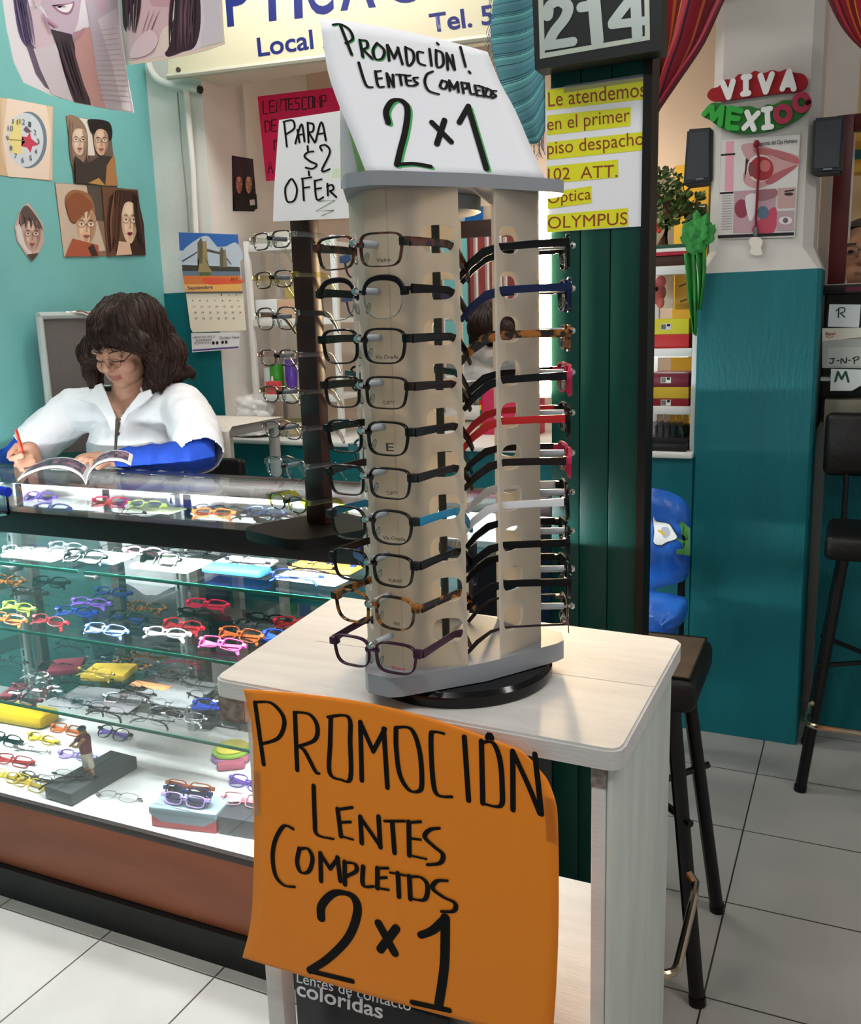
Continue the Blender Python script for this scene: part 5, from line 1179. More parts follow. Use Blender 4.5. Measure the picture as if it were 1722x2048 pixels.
wallpic('dark film style leaflet with two faces fixed to the side of the recess', [(464, 311), (506, 318), (514, 415), (508, 423), (466, 422)], [('3A2A38', [(466, 314), (505, 320), (509, 360), (467, 356)], False)] + face(478, 370, 7, 16, 'B8765A', '') + face(496, 370, 7, 16, 'C4876A', '') + [('120C12', [(467, 392), (511, 388), (513, 418), (467, 421)], False), ('C9C2C8', [(497, 400), (507, 399), (508, 410), (498, 411)], False)], '1E1220', fr_, NL, 'leaflet', 'leaflet')
# calendar
ycal = 3.115; fc_ = fy(ycal)
c6 = lambda p: [(340 + 300 / 1722 * a, 440 + 300 / 1722 * b) for a, b in p]
CA = thing('calendar', 'wall calendar showing September with a bridge picture on the corner pier', 'calendar', tuple(fc_(420, 470)))
sheet_px('picture_sheet', fc_, NY, c6([(98, 140), (780, 165), (830, 830), (180, 835)]), mat('C9D0DA', .5), CA, .002)
painted('print', fc_, NY, [('3E6CB4', c6([(100, 142), (780, 167), (800, 400), (110, 350)]), False), ('C6CCD6', c6([(200, 300), (420, 180), (560, 330), (760, 260), (795, 480), (140, 480), (130, 400)]), True), ('6F7C8C', c6([(140, 560), (805, 560), (812, 640), (150, 640)]), False), ('4A443E', c6([(140, 515), (800, 540), (805, 590), (145, 585)]), False),
 ('A58E62', c6([(315, 260), (420, 240), (440, 520), (490, 600), (320, 600), (335, 500)]), False), ('6E6252', c6([(318, 260), (360, 200), (378, 255), (372, 500), (332, 500)]), False), ('8E7C60', c6([(570, 350), (640, 340), (660, 540), (575, 545)]), False), ('6A6050', c6([(575, 350), (598, 305), (615, 345), (612, 540), (580, 545)]), False), ('5A5450', c6([(425, 330), (575, 370), (575, 395), (425, 360)]), False),
 ('5A5450', c6([(140, 465), (318, 360), (318, 375), (142, 485)]), False), ('5A5450', c6([(655, 430), (710, 510), (700, 515), (652, 450)]), False), ('5E6A42', c6([(340, 600), (470, 600), (470, 660), (350, 660)]), False), ('E07A3C', c6([(150, 640), (812, 640), (825, 740), (170, 745)]), False), ('F2B060', c6([(165, 740), (825, 735), (830, 826), (178, 832)]), False), ('E85A40', c6([(400, 660), (810, 690), (815, 720), (440, 740)]), True)], CA, .0003, .0001)
text_px('lettering', 'Septiembre', fc_, *c6([(210, 812), (498, 800), (206, 760)]), NAVY, CA, .01, .003)
text_px('lettering', '2017', fc_, *c6([(700, 695), (780, 695), (700, 660)]), mat('3A2A28', .5), CA, .01, .003)
sheet_px('date_sheet', fc_, NY, c6([(182, 838), (835, 832), (872, 1265), (262, 1292), (235, 1240)]), mat('F0DCC6', .6), CA, .002)
bm = B(); tube(bm, [fc_(*c6([(180, 834)])[0]) + NY * .002, fc_(*c6([(834, 828)])[0]) + NY * .002], .004, 6); obj('binding', bm, mat('5E5854', .5), CA)
n_ = 0
for r in range(5):
    for c in range(7):
        if r == 0 and c < 4: continue
        n_ += 1
        if n_ > 30: break
        x = 240 + c * 86 + r * 12; y = 870 + r * 68
        text_px('numeral', str(n_), fc_, *c6([(x, y), (x + (14 if n_ < 10 else 28), y - 1), (x, y - 22)]), mat('B03A34' if c == 6 else '3A3634', .5), CA, .01, .0008)
sheet_px('footer_card', fc_, NY, c6([(242, 1300), (800, 1290), (790, 1478), (255, 1520)]), mat('E4DADA', .6), CA, .002)
painted('footer_print', fc_, NY, [('5A4A8A', c6([(258, 1488), (788, 1450), (788, 1470), (258, 1508)]), False)] + [('1E1A1E', c6(circ(x, y, 16, 20, 10)), True) for x, y in ((498, 1412), (542, 1410), (604, 1404), (646, 1402))], CA, .0003, .0001)
for body, L, R, T in (('LABORATORIO OPTICO', (262, 1362), (515, 1350), (262, 1338)), ('EXPRESS', (300, 1396), (480, 1386), (300, 1372)), ('DOMICILIO', (280, 1428), (470, 1418), (280, 1404)), ('Golden View', (570, 1372), (798, 1362), (568, 1336))):
    text_px('lettering', body, fc_, *c6([L, R, T]), mat('3A3440', .5), CA, 0, .0008)

# white wire rack on the ledge (left of the mirror)
def rack(label, x0, x1, y0, y1, zb, zs, ztop, name='shelf_rack'):
    t = thing(name, label, 'rack', ((x0 + x1) / 2, (y0 + y1) / 2, zb))
    wp = mat('E6E4E0', .4)
    for x in (x0, x1):
        for y in (y0, y1):
            bm = B(); box(bm, x - .011, x + .011, y - .011, y + .011, zb, ztop, .002); obj('post', bm, wp, t)
    for z in zs:
        bm = B(); box(bm, x0 + .0112, x1 - .0112, y0, y1, z - .018, z, .002); box(bm, x0 + .0112, x1 - .0112, y0 - .011, y0 - .0005, z - .024, z + .004, .002); obj('shelf', bm, wp, t)
    return t
rack('white wire shelf rack on the ledge to the right of the calendar', -2.34, -1.93, 3.30, 3.52, .9905, (1.16, 1.47, 1.77), 1.79)
def carton(name, label, cat, u0, v0, u1, v1, y, hx, dep=.10, grp=None, m=None, z0=None):
    a, b = at(u0, v1, y=y), at(u1, v0, y=y); zz = z0 if z0 is not None else a.z
    bm = B(); box(bm, a.x, b.x, y, y + dep, zz, b.z, .002); o = obj(name, bm, m or mat(hx, .5, noise=.06, scale=20)); return tag(o, label, cat, grp)
carton('carton', 'white carton on the middle shelf of the white wire rack', 'box', 512, 598, 552, 634, 3.33, 'DCE0E0', .12, z0=1.4705)
carton('carton', 'tan carton beside the white one on the white wire rack', 'box', 553, 598, 590, 634, 3.335, 'CBA888', .12, z0=1.4705)
carton('paper_stack', 'stack of papers with a pale blue slip on top of the white wire rack', 'papers', 508, 460, 598, 480, 3.34, 'E2DDD0', .12, z0=1.7705)
t = carton('craft_box', 'green and yellow patterned bag on the middle shelf of the wire rack', 'box', 570, 572, 596, 597, 3.36, 'B9A860', .08, z0=1.5405)
for u, v0, v1, hx, r, lb in ((540, 735, 785, 'DDE6E8', .022, 'clear tub of pens on the lowest shelf of the wire rack'), (556, 728, 785, '3F9A2E', .03, 'bright green tub on the lowest shelf of the wire rack'), (585, 718, 785, '5A3AA0', .026, 'purple flower in a vase on the lowest shelf of the wire rack')):
    c = at(u, v1, y=3.40); h = at(u, v0, y=3.40).z - 1.1605
    bm = B(); lathe(bm, [(r * .8, 1.1605), (r, 1.1605 + h * .5), (r, 1.1605 + h)], (c.x, c.y, 0), 18); tag(obj('tub', bm, mat(hx, .35)), lb, 'tub')
c = at(545, 745, y=3.37); bm = B(); lathe(bm, [(.018, 1.1605), (.018, 1.20), (.006, 1.215), (.004, 1.235)], (c.x, 3.365, 0), 14); tag(obj('glue_bottle', bm, mat('E9E9E6', .4)), 'small white nozzle bottle on the lowest shelf of the wire rack', 'bottle')
carton('carton', 'small red box on the lowest shelf of the wire rack', 'box', 532, 763, 553, 780, 3.32, 'D24A4C', .04, z0=1.1605)
# mirror, striped box, blue posters
ym_ = 3.93
MR = thing('mirror', 'wall mirror with dark wood top rail on the recess wall behind the tower', 'mirror', (-1.55, ym_, .99))
MIR = bpy.data.materials.new('m_mirror'); MIR.use_nodes = True; b_ = MIR.node_tree.nodes['Principled BSDF']; b_.inputs['Metallic'].default_value = 1; b_.inputs['Roughness'].default_value = .015; b_.inputs['Base Color'].default_value = (.88, .88, .88, 1)
bm = B(); box(bm, -2.0, -1.36, ym_, ym_ + .006, 1.0, 1.80); obj('glass', bm, MIR, MR, 0)
bm = B(); box(bm, -2.0, -1.36, ym_ - .012, ym_ + .006, 1.80, 1.87, .003); obj('top_rail', bm, mat('3A2620', .4), MR)
bm = B(); box(bm, -1.36, -1.335, ym_ - .012, ym_ + .006, .992, 1.87, .003); obj('side_rail', bm, mat('B9B4A8', .4), MR)
SB = thing('storage_box', 'pink red box with red green and yellow striped edges standing on the ledge', 'box', (-1.25, 3.5, .99))
bm = B(); box(bm, -1.392, -1.165, 3.5, 3.62, .9905, 1.17, .002); obj('body', bm, mat('C22B55', .5), SB)
bm = B(); pal = ['C81F2A', '1E7A3C', 'E8C030']
for s_, xx in ((0, -1.399), (1, -1.1648)):
    for i in range(9): box(bm, xx, xx + .0065, 3.495, 3.53, .991 + i * .0199, .991 + (i + 1) * .0199, 0, None, [0, 1, 2, 0, 1, 2, 0, 1, 0][i])
obj('striped_edge', bm, [mat(c, .5) for c in pal], SB, 0)
wallpic('blue poster partly hidden behind the white tent sign', [(868, 76), (934, 68), (940, 118), (872, 124)], [('2C74C8', [(890, 84), (930, 79), (933, 110), (892, 114)], False)], '1560B4', fy(3.93), NY, 'poster', 'poster')
wallpic('blue poster with a white figure below the grey top plate of the tower', [(880, 404), (966, 398), (966, 441), (880, 444)], [('DDE6EE', [(905, 403), (955, 400), (955, 413), (905, 416)], False), ('A8CCE8', [(918, 420), (926, 418), (930, 440), (922, 441)], True)], '1668B8', fy(3.92), NY, 'poster', 'poster')
# warm fill bulb, added to light the recess
BL_ = thing('added_bulb', 'added warm fill bulb hanging in the recess behind the grey top plate', 'lamp', (-1.02, 3.55, 2.3))
bm = B(); ell(bm, (-1.02, 3.55, 1.98), (.045, .045, .055)); obj('bulb', bm, emat('m_added_warm', (1.0, .80, .58), ADDED_WARM_LIGHT), BL_)
bm = B(); tube(bm, [(-1.02, 3.55, 2.03), (-1.02, 3.55, 2.08)], .02, 12); obj('socket', bm, WHITE, BL_)
bm = B(); tube(bm, [(-1.02, 3.55, 2.08), (-1.02, 3.55, 3.0)], .003, 6); obj('cord', bm, WHITE, BL_)
GLB = thing('added_light_strip', 'added warm vertical fill light strip beside the left edge of the green pier', 'lamp', (-.605, 1.815, 1.3))  # added strip: gives the bright edge and warms the tower panels from behind
bm = B(); box(bm, -.606, -.568, 1.806, 1.83, 1.29, 1.69, .003); obj('housing', bm, WHITE, GLB)
bm = B(); box(bm, -.604, -.570, 1.797, 1.8055, 1.30, 1.68, .002); obj('diffuser', bm, emat('m_added_strip', (1.0, .72, .42), ADDED_STRIP_LIGHT), GLB)
# cloth covered side table, bags, basket on the ledge
ST = thing('side_table', 'small grey framed table under a cream cloth behind the seated woman', 'table', (-2.2, 2.9, 0))
gm = mat('A9A8A6', .4)
tx0, tx1, ty0, ty1, tz = -2.56, -2.08, 2.74, 3.08, 1.09
for x, y in ((tx0 + .02, ty0 + .02), (tx1 - .02, ty0 + .02), (tx0 + .02, ty1 - .02), (tx1 - .02, ty1 - .02)):
    bm = B(); box(bm, x - .016, x + .016, y - .016, y + .016, 0, tz - .002, .002); obj('leg', bm, gm, ST)
bm = B(); box(bm, tx0, tx1, ty0, ty1, tz - .035, tz, .003); obj('tabletop', bm, gm, ST)
def fcl(s, t):
    x = tx0 - .02 + (tx1 - tx0 + .04) * s; y = ty0 - .012 + (ty1 - ty0) * max(0, (t - .35)) / .65
    z = tz + .004
    if t < .35: z -= (.35 - t) / .35 * (.11 + .035 * s + .012 * math.sin(14 * s)); y -= .006 + .006 * math.sin(17 * s) * (.35 - t)
    return (x, y, z)
bm = B(); grid(bm, fcl, 24, 16); o = obj('tablecloth', bm, mat('EADFD2', .8, noise=.05, scale=12)); solid(o, .003, 1); tag(o, 'cream cloth hanging over the small grey framed table', 'tablecloth')
def bag(label, c, r, hx, seed):
    bm = B(); bmesh.ops.create_icosphere(bm, subdivisions=4, radius=1)
    for v in bm.verts:
        d = mnoise.noise(v.co * 1.7 + V((seed, 0, 0))) * .35 + mnoise.noise(v.co * 4 + V((0, seed, 0))) * .16
        v.co *= 1 + d
        v.co.z = max(v.co.z, -.75)
        v.co = V(c) + V((v.co.x * r[0], v.co.y * r[1], v.co.z * r[2]))
    mz = min(v.co.z for v in bm.verts)
    for v in bm.verts: v.co.z += .9905 - mz if c[2] < 1.1 else 0
    return tag(obj('plastic_bag', bm, mat(hx, .35, coat=.3), None, 50), label, 'bag')
pb = at(500, 818, y=3.30); bag('crumpled white plastic bag on the ledge beside the small table', (pb.x, 3.32, pb.z), (.10, .08, .06), 'E9E7E4', 3.1)
pb = at(505, 858, y=3.26); bag('grey translucent plastic bag under the crumpled white one', (pb.x, 3.27, 1.03), (.12, .08, .04), 'C9C6C2', 9.2)
c = at(580, 860, y=3.32); bm = B(); lathe(bm, [(.07, .9905), (.095, 1.02), (.10, 1.045), (.097, 1.05), (.085, 1.02), (.06, 1.0)], (c.x, 3.34, 0), 32); tag(obj('basket', bm, mat('C9BE9A', .8, noise=.35, scale=120)), 'woven straw basket on the ledge left of the dark brown post', 'basket')

# ================================================================== RIGHT: RECESS SHELVES BEHIND THE PIER
rack('white shelf rack on the ledge between the green pier and the column', -.70, -.515, 3.24, 3.5, .9905, (1.135, 1.33, 1.60), 1.62)
fr3 = fy(3.22)
BX = thing('carton', 'yellow and red carton stack top box on the middle rack shelf', 'box', tuple(fr3(1330, 672)))
def lab_box(label, u0, v0, u1, v1, hx, z0, y=3.26, tagw=True, grp=None):
    a, b = at(u0, v1, y=y), at(u1, v0, y=y)
    t = thing('carton', label, 'box', ((a.x + b.x) / 2, y, z0), grp)
    bm = B(); box(bm, a.x, b.x, y, y + .16, z0, z0 + (b.z - a.z), .002); obj('body', bm, mat(hx, .45), t)
    if tagw:
        zc = z0 + (b.z - a.z) / 2; xc = a.x + (b.x - a.x) * .42
        bm = B(); box(bm, xc - .016, xc + .018, y - .0012, y - .0004, zc - .010, zc + .010); obj('label_sticker', bm, mat('E2E0DC', .5), t)
        bm = B()
        for i in range(7): box(bm, xc - .014 + i * .0023, xc - .0128 + i * .0023, y - .002, y - .0013, zc - .008, zc + .008)
        box(bm, xc + .005, xc + .015, y - .002, y - .0013, zc + .001, zc + .009); obj('barcode', bm, INK, t)
    return z0 + (b.z - a.z) + .0005
COL.objects.unlink(BX); bpy.data.objects.remove(BX)
G_ = 'stacked cartons on the white rack'
z = lab_box('red carton with pale printing under the yellow one, upper stack of the rack', 1298, 645, 1379, 676, 'C02A30', 1.3305, grp=G_, tagw=False)
z = lab_box('yellow carton on top of the upper stack of the rack', 1298, 612, 1379, 646, 'D8CE2C', z, grp=G_)
z = lab_box('dark red carton at the bottom of the lower stack of the rack', 1298, 788, 1378, 803, '8A1626', 1.1355, grp=G_)
z = lab_box('yellow carton in the middle of the lower stack of the rack', 1298, 766, 1378, 789, 'DDB838', z, grp=G_, tagw=False)
z = lab_box('maroon carton on top of the lower stack of the rack', 1298, 740, 1378, 767, '6E1028', z, grp=G_)
p = at(1335, 708, y=3.4); bm = B(); tube(bm, [(-.69, 3.42, p.z), (-.57, 3.42, p.z)], .012, 12); tag(obj('tube_lamp', bm, emat('m_rack_lamp', (1, .97, .92), 6.0)), 'short bright tube lamp above the maroon carton on the rack', 'lamp')
TR = thing('tray', 'black tray of clear packets on the ledge under the white rack', 'tray', tuple(at(1335, 890, y=3.2)))
a, b = at(1290, 903, y=3.185), at(1372, 880, y=3.185)
bm = B(); box(bm, a.x, b.x, 3.185, 3.23, .9905, 1.015, .002); box(bm, a.x, b.x, 3.23, 3.34, .9905, 1.03, .002); box(bm, a.x, b.x, 3.34, 3.42, .9905, 1.06, .002); obj('body', bm, mat('121212', .4), TR)
for i in range(10):
    x = a.x + .01 + (i % 5) * .022; y = 3.24 + (i // 5) * .10; zz = 1.0305 + (i // 5) * .03
    bm = B(); prism(bm, [(x, y, zz), (x + .02, y + .012, zz), (x + .012, y + .03, zz + .055), (x - .004, y + .018, zz + .05)], (0, .003, 0)); obj('packet', bm, thin('m_pk%d' % i, (.6, .6, .62), 3, .15), TR, 0)
# plant in a tricolour wrapped pot
PL = thing('potted_plant', 'small bushy tree in a pot wrapped with green white and red ribbon', 'plant', tuple(at(1330, 520, y=3.34)))
pc = at(1332, 518, y=3.34); pz = 1.6205
bm = B(); box(bm, -.71, -.54, 3.28, 3.42, 1.602, 1.64, .004); obj('pot', bm, mat('4A3024', .6), PL)
bm = B()
for i, hx in enumerate(range(3)): box(bm, -.712, -.538, 3.276 - .001 * i, 3.28, 1.640 + .012 * (2 - i), 1.652 + .012 * (2 - i), .002, None, i)
box(bm, -.71, -.54, 3.2805, 3.42, 1.6405, 1.672, .003, None, 3); obj('ribbon', bm, [mat('1F4A36', .6), mat('E6E2DC', .6), mat('A81C30', .6), mat('4A3024', .7)], PL, 0)
t0 = at(1325, 478, y=3.35); t1 = at(1338, 440, y=3.35); t2 = at(1335, 390, y=3.35)
t0.z = 1.673
bm = B(); limb(bm, [t0, t1, t2], [.022, .016, .008], 10); 
for q in ((1395, 430), (1385, 370), (1310, 380), (1400, 405)): limb(bm, [t1.lerp(t2, .4), at(*q, y=3.35)], [.008, .003], 6)
obj('trunk', bm, mat('6A4630', .8, noise=.4, scale=30), PL)
bm = B()
for i in range(520):
    if i < 400:
        an = random.uniform(0, 2 * PI); rr = math.sqrt(random.random()); u, v = 1332 + 44 * rr * math.cos(an), 395 + 62 * rr * math.sin(an)
    else: u, v = random.uniform(1365, 1408), random.uniform(385, 448)
    c = at(u, v, y=3.35 + random.uniform(-.06, .06)); s_ = random.uniform(.009, .016); ax_ = V((random.uniform(-1, 1), random.uniform(-1, 1), random.uniform(-1, 1))).normalized(); bx2 = ax_.orthogonal().normalized(); cx2 = ax_.cross(bx2)
    f = bm.faces.new([bm.verts.new(c + bx2 * s_ * p_ + cx2 * s_ * .6 * q_) for p_, q_ in ((-1, 0), (-.3, .8), (.5, .7), (1, 0), (.5, -.7), (-.3, -.8))]); f.material_index = random.randrange(3)
lv = obj('foliage', bm, [mat('4E6A32', .6), mat('6E8244', .6), mat('3A4E26', .6)], PL, 0); lv['kind'] = 'stuff'
bm = B()
for q in ((1312, 450), (1318, 462), (1314, 458)): ell(bm, at(*q, y=3.27), (.008, .008, .008), None, 8, 6)
obj('red_flower', bm, mat('D8402E', .5), PL)
# behind the rack: yellow door post, dark card, pink pig, eye chart
bm = B(); a, b = at(1352, 330, y=3.94), at(1420, 330, y=3.94); box(bm, a.x, b.x, 3.93, 3.95, .99, 2.02); struct('trim_5', bm, mat('E8B83C', .6))
bm = B(); a, b = at(1300, 232, y=3.94), at(1420, 400, y=3.94); box(bm, a.x - .1, b.x, 3.935, 3.95, 1.55, 1.98); struct('trim_6', bm, mat('8E8878', .7))
wallpic('dark card with white lettering beside the plant', [(1374, 410), (1413, 408), (1413, 440), (1375, 441)], [('D8DCDC', [(1384, 412), (1410, 411), (1410, 416), (1384, 417)], False), ('D8DCDC', [(1392, 422), (1404, 421), (1404, 427), (1392, 428)], False), ('D8DCDC', [(1386, 431), (1409, 430), (1409, 434), (1386, 435)], False)], '1E2420', fy(3.925), NY, 'card', 'card')
wallpic('yellow card with small marks behind the rack', [(1350, 540), (1378, 538), (1380, 618), (1350, 620)], [('5A4A20', [(1356, 548), (1366, 545), (1366, 547), (1356, 550)], False), ('5A4A20', [(1358, 572), (1372, 566), (1372, 569), (1358, 575)], False), ('5A4A20', [(1360, 602), (1374, 597), (1374, 600), (1360, 605)], False)], 'E6B84A', fy(3.46), NY, 'card', 'card')
t = thing('piggy_bank', 'pink pig shaped bank on the middle rack shelf beside the green pier', 'ornament', tuple(at(1308, 608, y=3.36)))
c = at(1306, 585, y=3.36); bm = B(); ell(bm, c, (.045, .05, .042)); ell(bm, c + V((.03, -.02, .035)), (.018, .018, .02)); ell(bm, c + V((-.01, -.03, -.035)), (.014, .014, .02)); ell(bm, c + V((.03, -.02, -.035)), (.014, .014, .02)); obj('body', bm, mat('E07A80', .35), t, 60)
bm = B(); ell(bm, c + V((.02, -.045, .01)), (.006, .006, .008)); obj('eye', bm, INK, t)
bm = B(); a, b = at(1324, 540, y=3.47), at(1346, 616, y=3.47); box(bm, a.x, b.x, 3.465, 3.475, b.z, a.z); tag(obj('card', bm, mat('F2EBDC', .3)), 'glossy white strip standing behind the pink pig bank', 'card')
# green crepe paper bow hanging against the column
GT = thing('paper_bow', 'green crepe paper bow with long tails hanging beside the white column', 'decoration', tuple(at(1395, 470, y=3.12)))
gmat = mat('3E9A48', .7, noise=.25, scale=25)
bm = B(); bmesh.ops.create_icosphere(bm, subdivisions=4, radius=1); c = at(1396, 468, y=3.12)
for v in bm.verts:
    an = math.atan2(v.co.z, v.co.x); v.co *= 1 + .5 * mnoise.noise(v.co * 2.2) + .3 * mnoise.noise(v.co * 6 + V((3, 1, 2))); v.co = c + V((v.co.x * .045, v.co.y * .025, v.co.z * .055))
obj('rosette', bm, gmat, GT, 30)
for L, R in (([(1368, 508), (1374, 560), (1380, 620), (1388, 668)], [(1390, 500), (1394, 560), (1394, 630), (1392, 672)]), ([(1390, 505), (1396, 540), (1398, 580), (1396, 620)], [(1412, 488), (1412, 540), (1408, 570), (1402, 618)])):
    bm = B(); grid(bm, loftpx(catmull(L, 4), catmull(R, 4), 3.12, .012, 9), 10, 12); o = obj('tail', bm, gmat, GT, 60); solid(o, .0015)

# ================================================================== COLUMN: LETTERS, EYE CHART, SPEAKERS
ycl = 3.180; fcol = fy(ycl)
c5 = lambda p: [(1380 + 342 / 1722 * a, 342 / 1722 * b) for a, b in p]
VV = thing('wall_letters', 'red foam plaque reading VIVA on the white column', 'plaque', tuple(fcol(1515, 170)))
def plaque(t, pts, hx, th=.012):
    bm = B(); prism(bm, [fcol(*p) for p in catmull(c5(pts), 5, True)], NY * th); obj('backing', bm, mat(hx, .7), t, 0)
plaque(VV, [(178, 970), (215, 905), (290, 880), (350, 812), (440, 805), (500, 755), (590, 760), (660, 722), (740, 745), (830, 715), (900, 730), (980, 706), (1050, 740), (1140, 755), (1188, 815), (1170, 885), (1080, 930), (850, 955), (600, 990), (300, 1025), (215, 1015)], '9C1420')
LW = mat('F0EEEA', .6)
def fat(t, lines, wd, m, off=.012, name='letter'):
    for gl_ in lines:
        bm = B()
        for k_, ln in enumerate(gl_):
            pp = [fcol(*p) + NY * (off + .0002 + k_ * .0001) for p in (catmull(c5(ln), 5) if len(ln) > 2 else c5(ln))]
            ribbon(bm, pp, NY, wd, 0)
        r = bmesh.ops.extrude_face_region(bm, geom=list(bm.faces)); bmesh.ops.translate(bm, vec=NY * .006, verts=[g for g in r['geom'] if isinstance(g, bmesh.types.BMVert)])
        obj(name, bm, m, t, 0)
fat(VV, [[[(335, 845), (395, 990)], [(440, 830), (395, 990)]], [[(545, 790), (605, 785)], [(570, 790), (568, 955)], [(540, 958), (595, 950)]], [[(715, 775), (768, 935)], [(830, 760), (768, 935)]], [[(1000, 735), (935, 905)], [(1000, 735), (1048, 905)], [(955, 865), (1030, 860)]]], .0165, LW)
MX_ = thing('wall_letters', 'green foam plaque reading MEXICO below the red one', 'plaque', tuple(fcol(1515, 225)))
plaque(MX_, [(128, 1165), (200, 1060), (290, 1040), (400, 1085), (520, 1080), (610, 1075), (700, 1100), (780, 1060), (850, 1060), (940, 1018), (1040, 1010), (1140, 935), (1215, 990), (1220, 1070), (1150, 1160), (1000, 1260), (830, 1320), (620, 1350), (450, 1340), (300, 1280), (200, 1210)], '2A6E2C')
fat(MX_, [[[(150, 1160), (210, 1090)], [(225, 1090), (240, 1210)], [(240, 1210), (330, 1090)], [(330, 1090), (310, 1265)]], [[(400, 1100), (385, 1290)], [(410, 1100), (520, 1130)], [(400, 1195), (490, 1205)], [(388, 1292), (480, 1300)]]], .016, mat('2FA43A', .6))
fat(MX_, [[[(580, 1140), (650, 1310)], [(690, 1150), (550, 1300)]], [[(745, 1115), (815, 1105)], [(782, 1110), (790, 1290)], [(750, 1295), (825, 1285)]]], .0155, LW)
fat(MX_, [[circ(940, 1158, 68, 72, 18) + [circ(940, 1158, 68, 72, 18)[0]]], [circ(1126, 1042, 66, 76, 18) + [circ(1126, 1042, 66, 76, 18)[0]]]], .017, mat('A82A48', .6))
c3 = lambda p: [(1050 + 672 / 1722 * a, 560 / 1435 * b) for a, b in p]
EP = thing('poster', 'anatomy poster of a human eye pinned on the white column', 'poster', tuple(fcol(1520, 370)))
fe = lambda u, v: at(u, v, y=3.178)
sheet_px('sheet', fe, NY, c3([(1008, 718), (1410, 688), (1382, 1215), (988, 1225)]), mat('DAD4D0', .5), EP, .001)
painted('print', fe, NY, [('E3A0AC', c3([(1030, 725), (1072, 722), (1068, 980), (1022, 982)]), False), ('1C1618', c3([(1004, 790), (1078, 784), (1077, 794), (1004, 800)]), False), ('1C1618', c3([(998, 986), (1068, 982), (1068, 992), (998, 996)]), False), ('C99A98', c3([(1110, 745), (1180, 735), (1290, 770), (1400, 800), (1398, 850), (1300, 920), (1200, 965), (1130, 945), (1120, 890), (1160, 840), (1125, 800)]), True), ('B86A6C', c3([(1180, 760), (1300, 770), (1400, 810), (1390, 840), (1280, 800), (1190, 790)]), True), ('B06064', c3([(1230, 920), (1300, 880), (1395, 845), (1360, 880), (1260, 945)]), True), ('E8DCD8', c3(circ(1205, 862, 66, 70, 18)), True), ('A83038', c3(circ(1212, 864, 62, 62, 18)), True), ('7E4448', c3(circ(1160, 868, 16, 38, 12)), True), ('D07070', c3(circ(1230, 850, 28, 30, 12)), True),
 ('B8949C', c3([(1072, 980), (1288, 966), (1278, 1190), (1066, 1196)]), False), ('8E3A4C', c3(circ(1110, 1070, 36, 48, 12)), True), ('C0485E', c3([(1180, 1150), (1282, 1060), (1278, 1188), (1170, 1190)]), True), ('5A7084', c3(circ(1220, 1090, 30, 34, 12)), True), ('DDD6D8', c3([(1130, 1010), (1190, 1000), (1180, 1090), (1150, 1130)]), True), ('9A6A70', c3([(1190, 980), (1285, 970), (1284, 1010), (1200, 1030)]), True),
 ('C09C96', c3([(1296, 964), (1388, 960), (1384, 1062), (1294, 1068)]), False), ('3A2C2C', c3(circ(1352, 995, 24, 9, 10)), True), ('2E2224', c3([(1330, 978), (1380, 970), (1380, 978), (1330, 986)]), False), ('B59AA0', c3([(1292, 1082), (1382, 1078), (1378, 1180), (1288, 1184)]), False), ('E4DADA', c3(circ(1335, 1130, 34, 20, 12)), True), ('6A5A64', c3(circ(1335, 1130, 14, 14, 10)), True), ('1A1418', c3([(988, 1206), (1378, 1190), (1378, 1206), (988, 1222)]), False)] +
 [('A89C9C', c3([(1008, 1004 + i * 13), (1062, 1001 + i * 13), (1062, 1005 + i * 13), (1008, 1008 + i * 13)]), False) for i in range(14)], EP, .0003, .00008)
text_px('lettering', 'Anatomía del Ojo Humano', fe, *c3([(1182, 756), (1396, 738), (1182, 728)]), INK, EP, .01, .003)
HS = thing('hanging_cord', 'dark red cord with a small white clip hanging over the eye poster', 'cord', tuple(at(1513, 290, y=3.165)))
ye = 3.168
bm = B(); tube(bm, [at(*p, y=ye) for p in ((1512, 282), (1518, 320), (1515, 380), (1512, 432), (1512, 455))], .004, 6); ell(bm, at(1513, 288, y=ye), (.010, .006, .012), None, 10, 8); obj('cord', bm, mat('7A1420', .7), HS)
bm = B(); tube(bm, [at(1511, 455, y=ye), at(1511, 472, y=ye)], .007, 8); obj('metal_clip', bm, STEEL, HS)
bm = B(); prism(bm, [at(*p, y=ye) for p in catmull([(1500, 478), (1508, 474), (1520, 476), (1526, 484), (1522, 496), (1525, 508), (1512, 511), (1500, 506), (1503, 494), (1498, 486)], 4, True)], NY * .006); obj('tag', bm, mat('E2DACA', .6), HS, 0)
def speaker(label, pts, y, dep, faces):
    t = thing('speaker', label, 'speaker', tuple(at(*pts[0], y=y)), 'small wall speakers on the column')
    bm = B(); prism(bm, [at(*p, y=y) for p in pts], (0, dep, 0)); bmesh.ops.bevel(bm, geom=list(bm.edges), offset=.006, segments=2, affect='EDGES'); obj('cabinet', bm, mat('34373A', .6, noise=.1, scale=200), t, 40)
    u0, v0 = pts[0]; u1, v1 = pts[2]
    bm = B(); q = [(pts[i][0] + (6 if i in (0, 3) else -6), pts[i][1] + (8 if i < 2 else -10)) for i in range(4)]; prism(bm, [at(*p, y=y - .0005) for p in q], NY * .004); obj('grille', bm, mat('44474B', .8, bump=.4, bscale=900), t, 0)
    bm = B(); m_ = at((u0 + u1) / 2, v1 - 6, y=y - .005); box(bm, m_.x - .012, m_.x + .012, m_.y - .001, m_.y + .0005, m_.z - .002, m_.z + .002); obj('badge', bm, STEEL, t)
    bm = B(); m_ = at((u0 + u1) / 2, (v0 + v1) / 2, y=y + dep); box(bm, m_.x - .015, m_.x + .015, y + dep, y + dep + .04, m_.z - .02, m_.z + .02); obj('bracket', bm, BLACK, t)
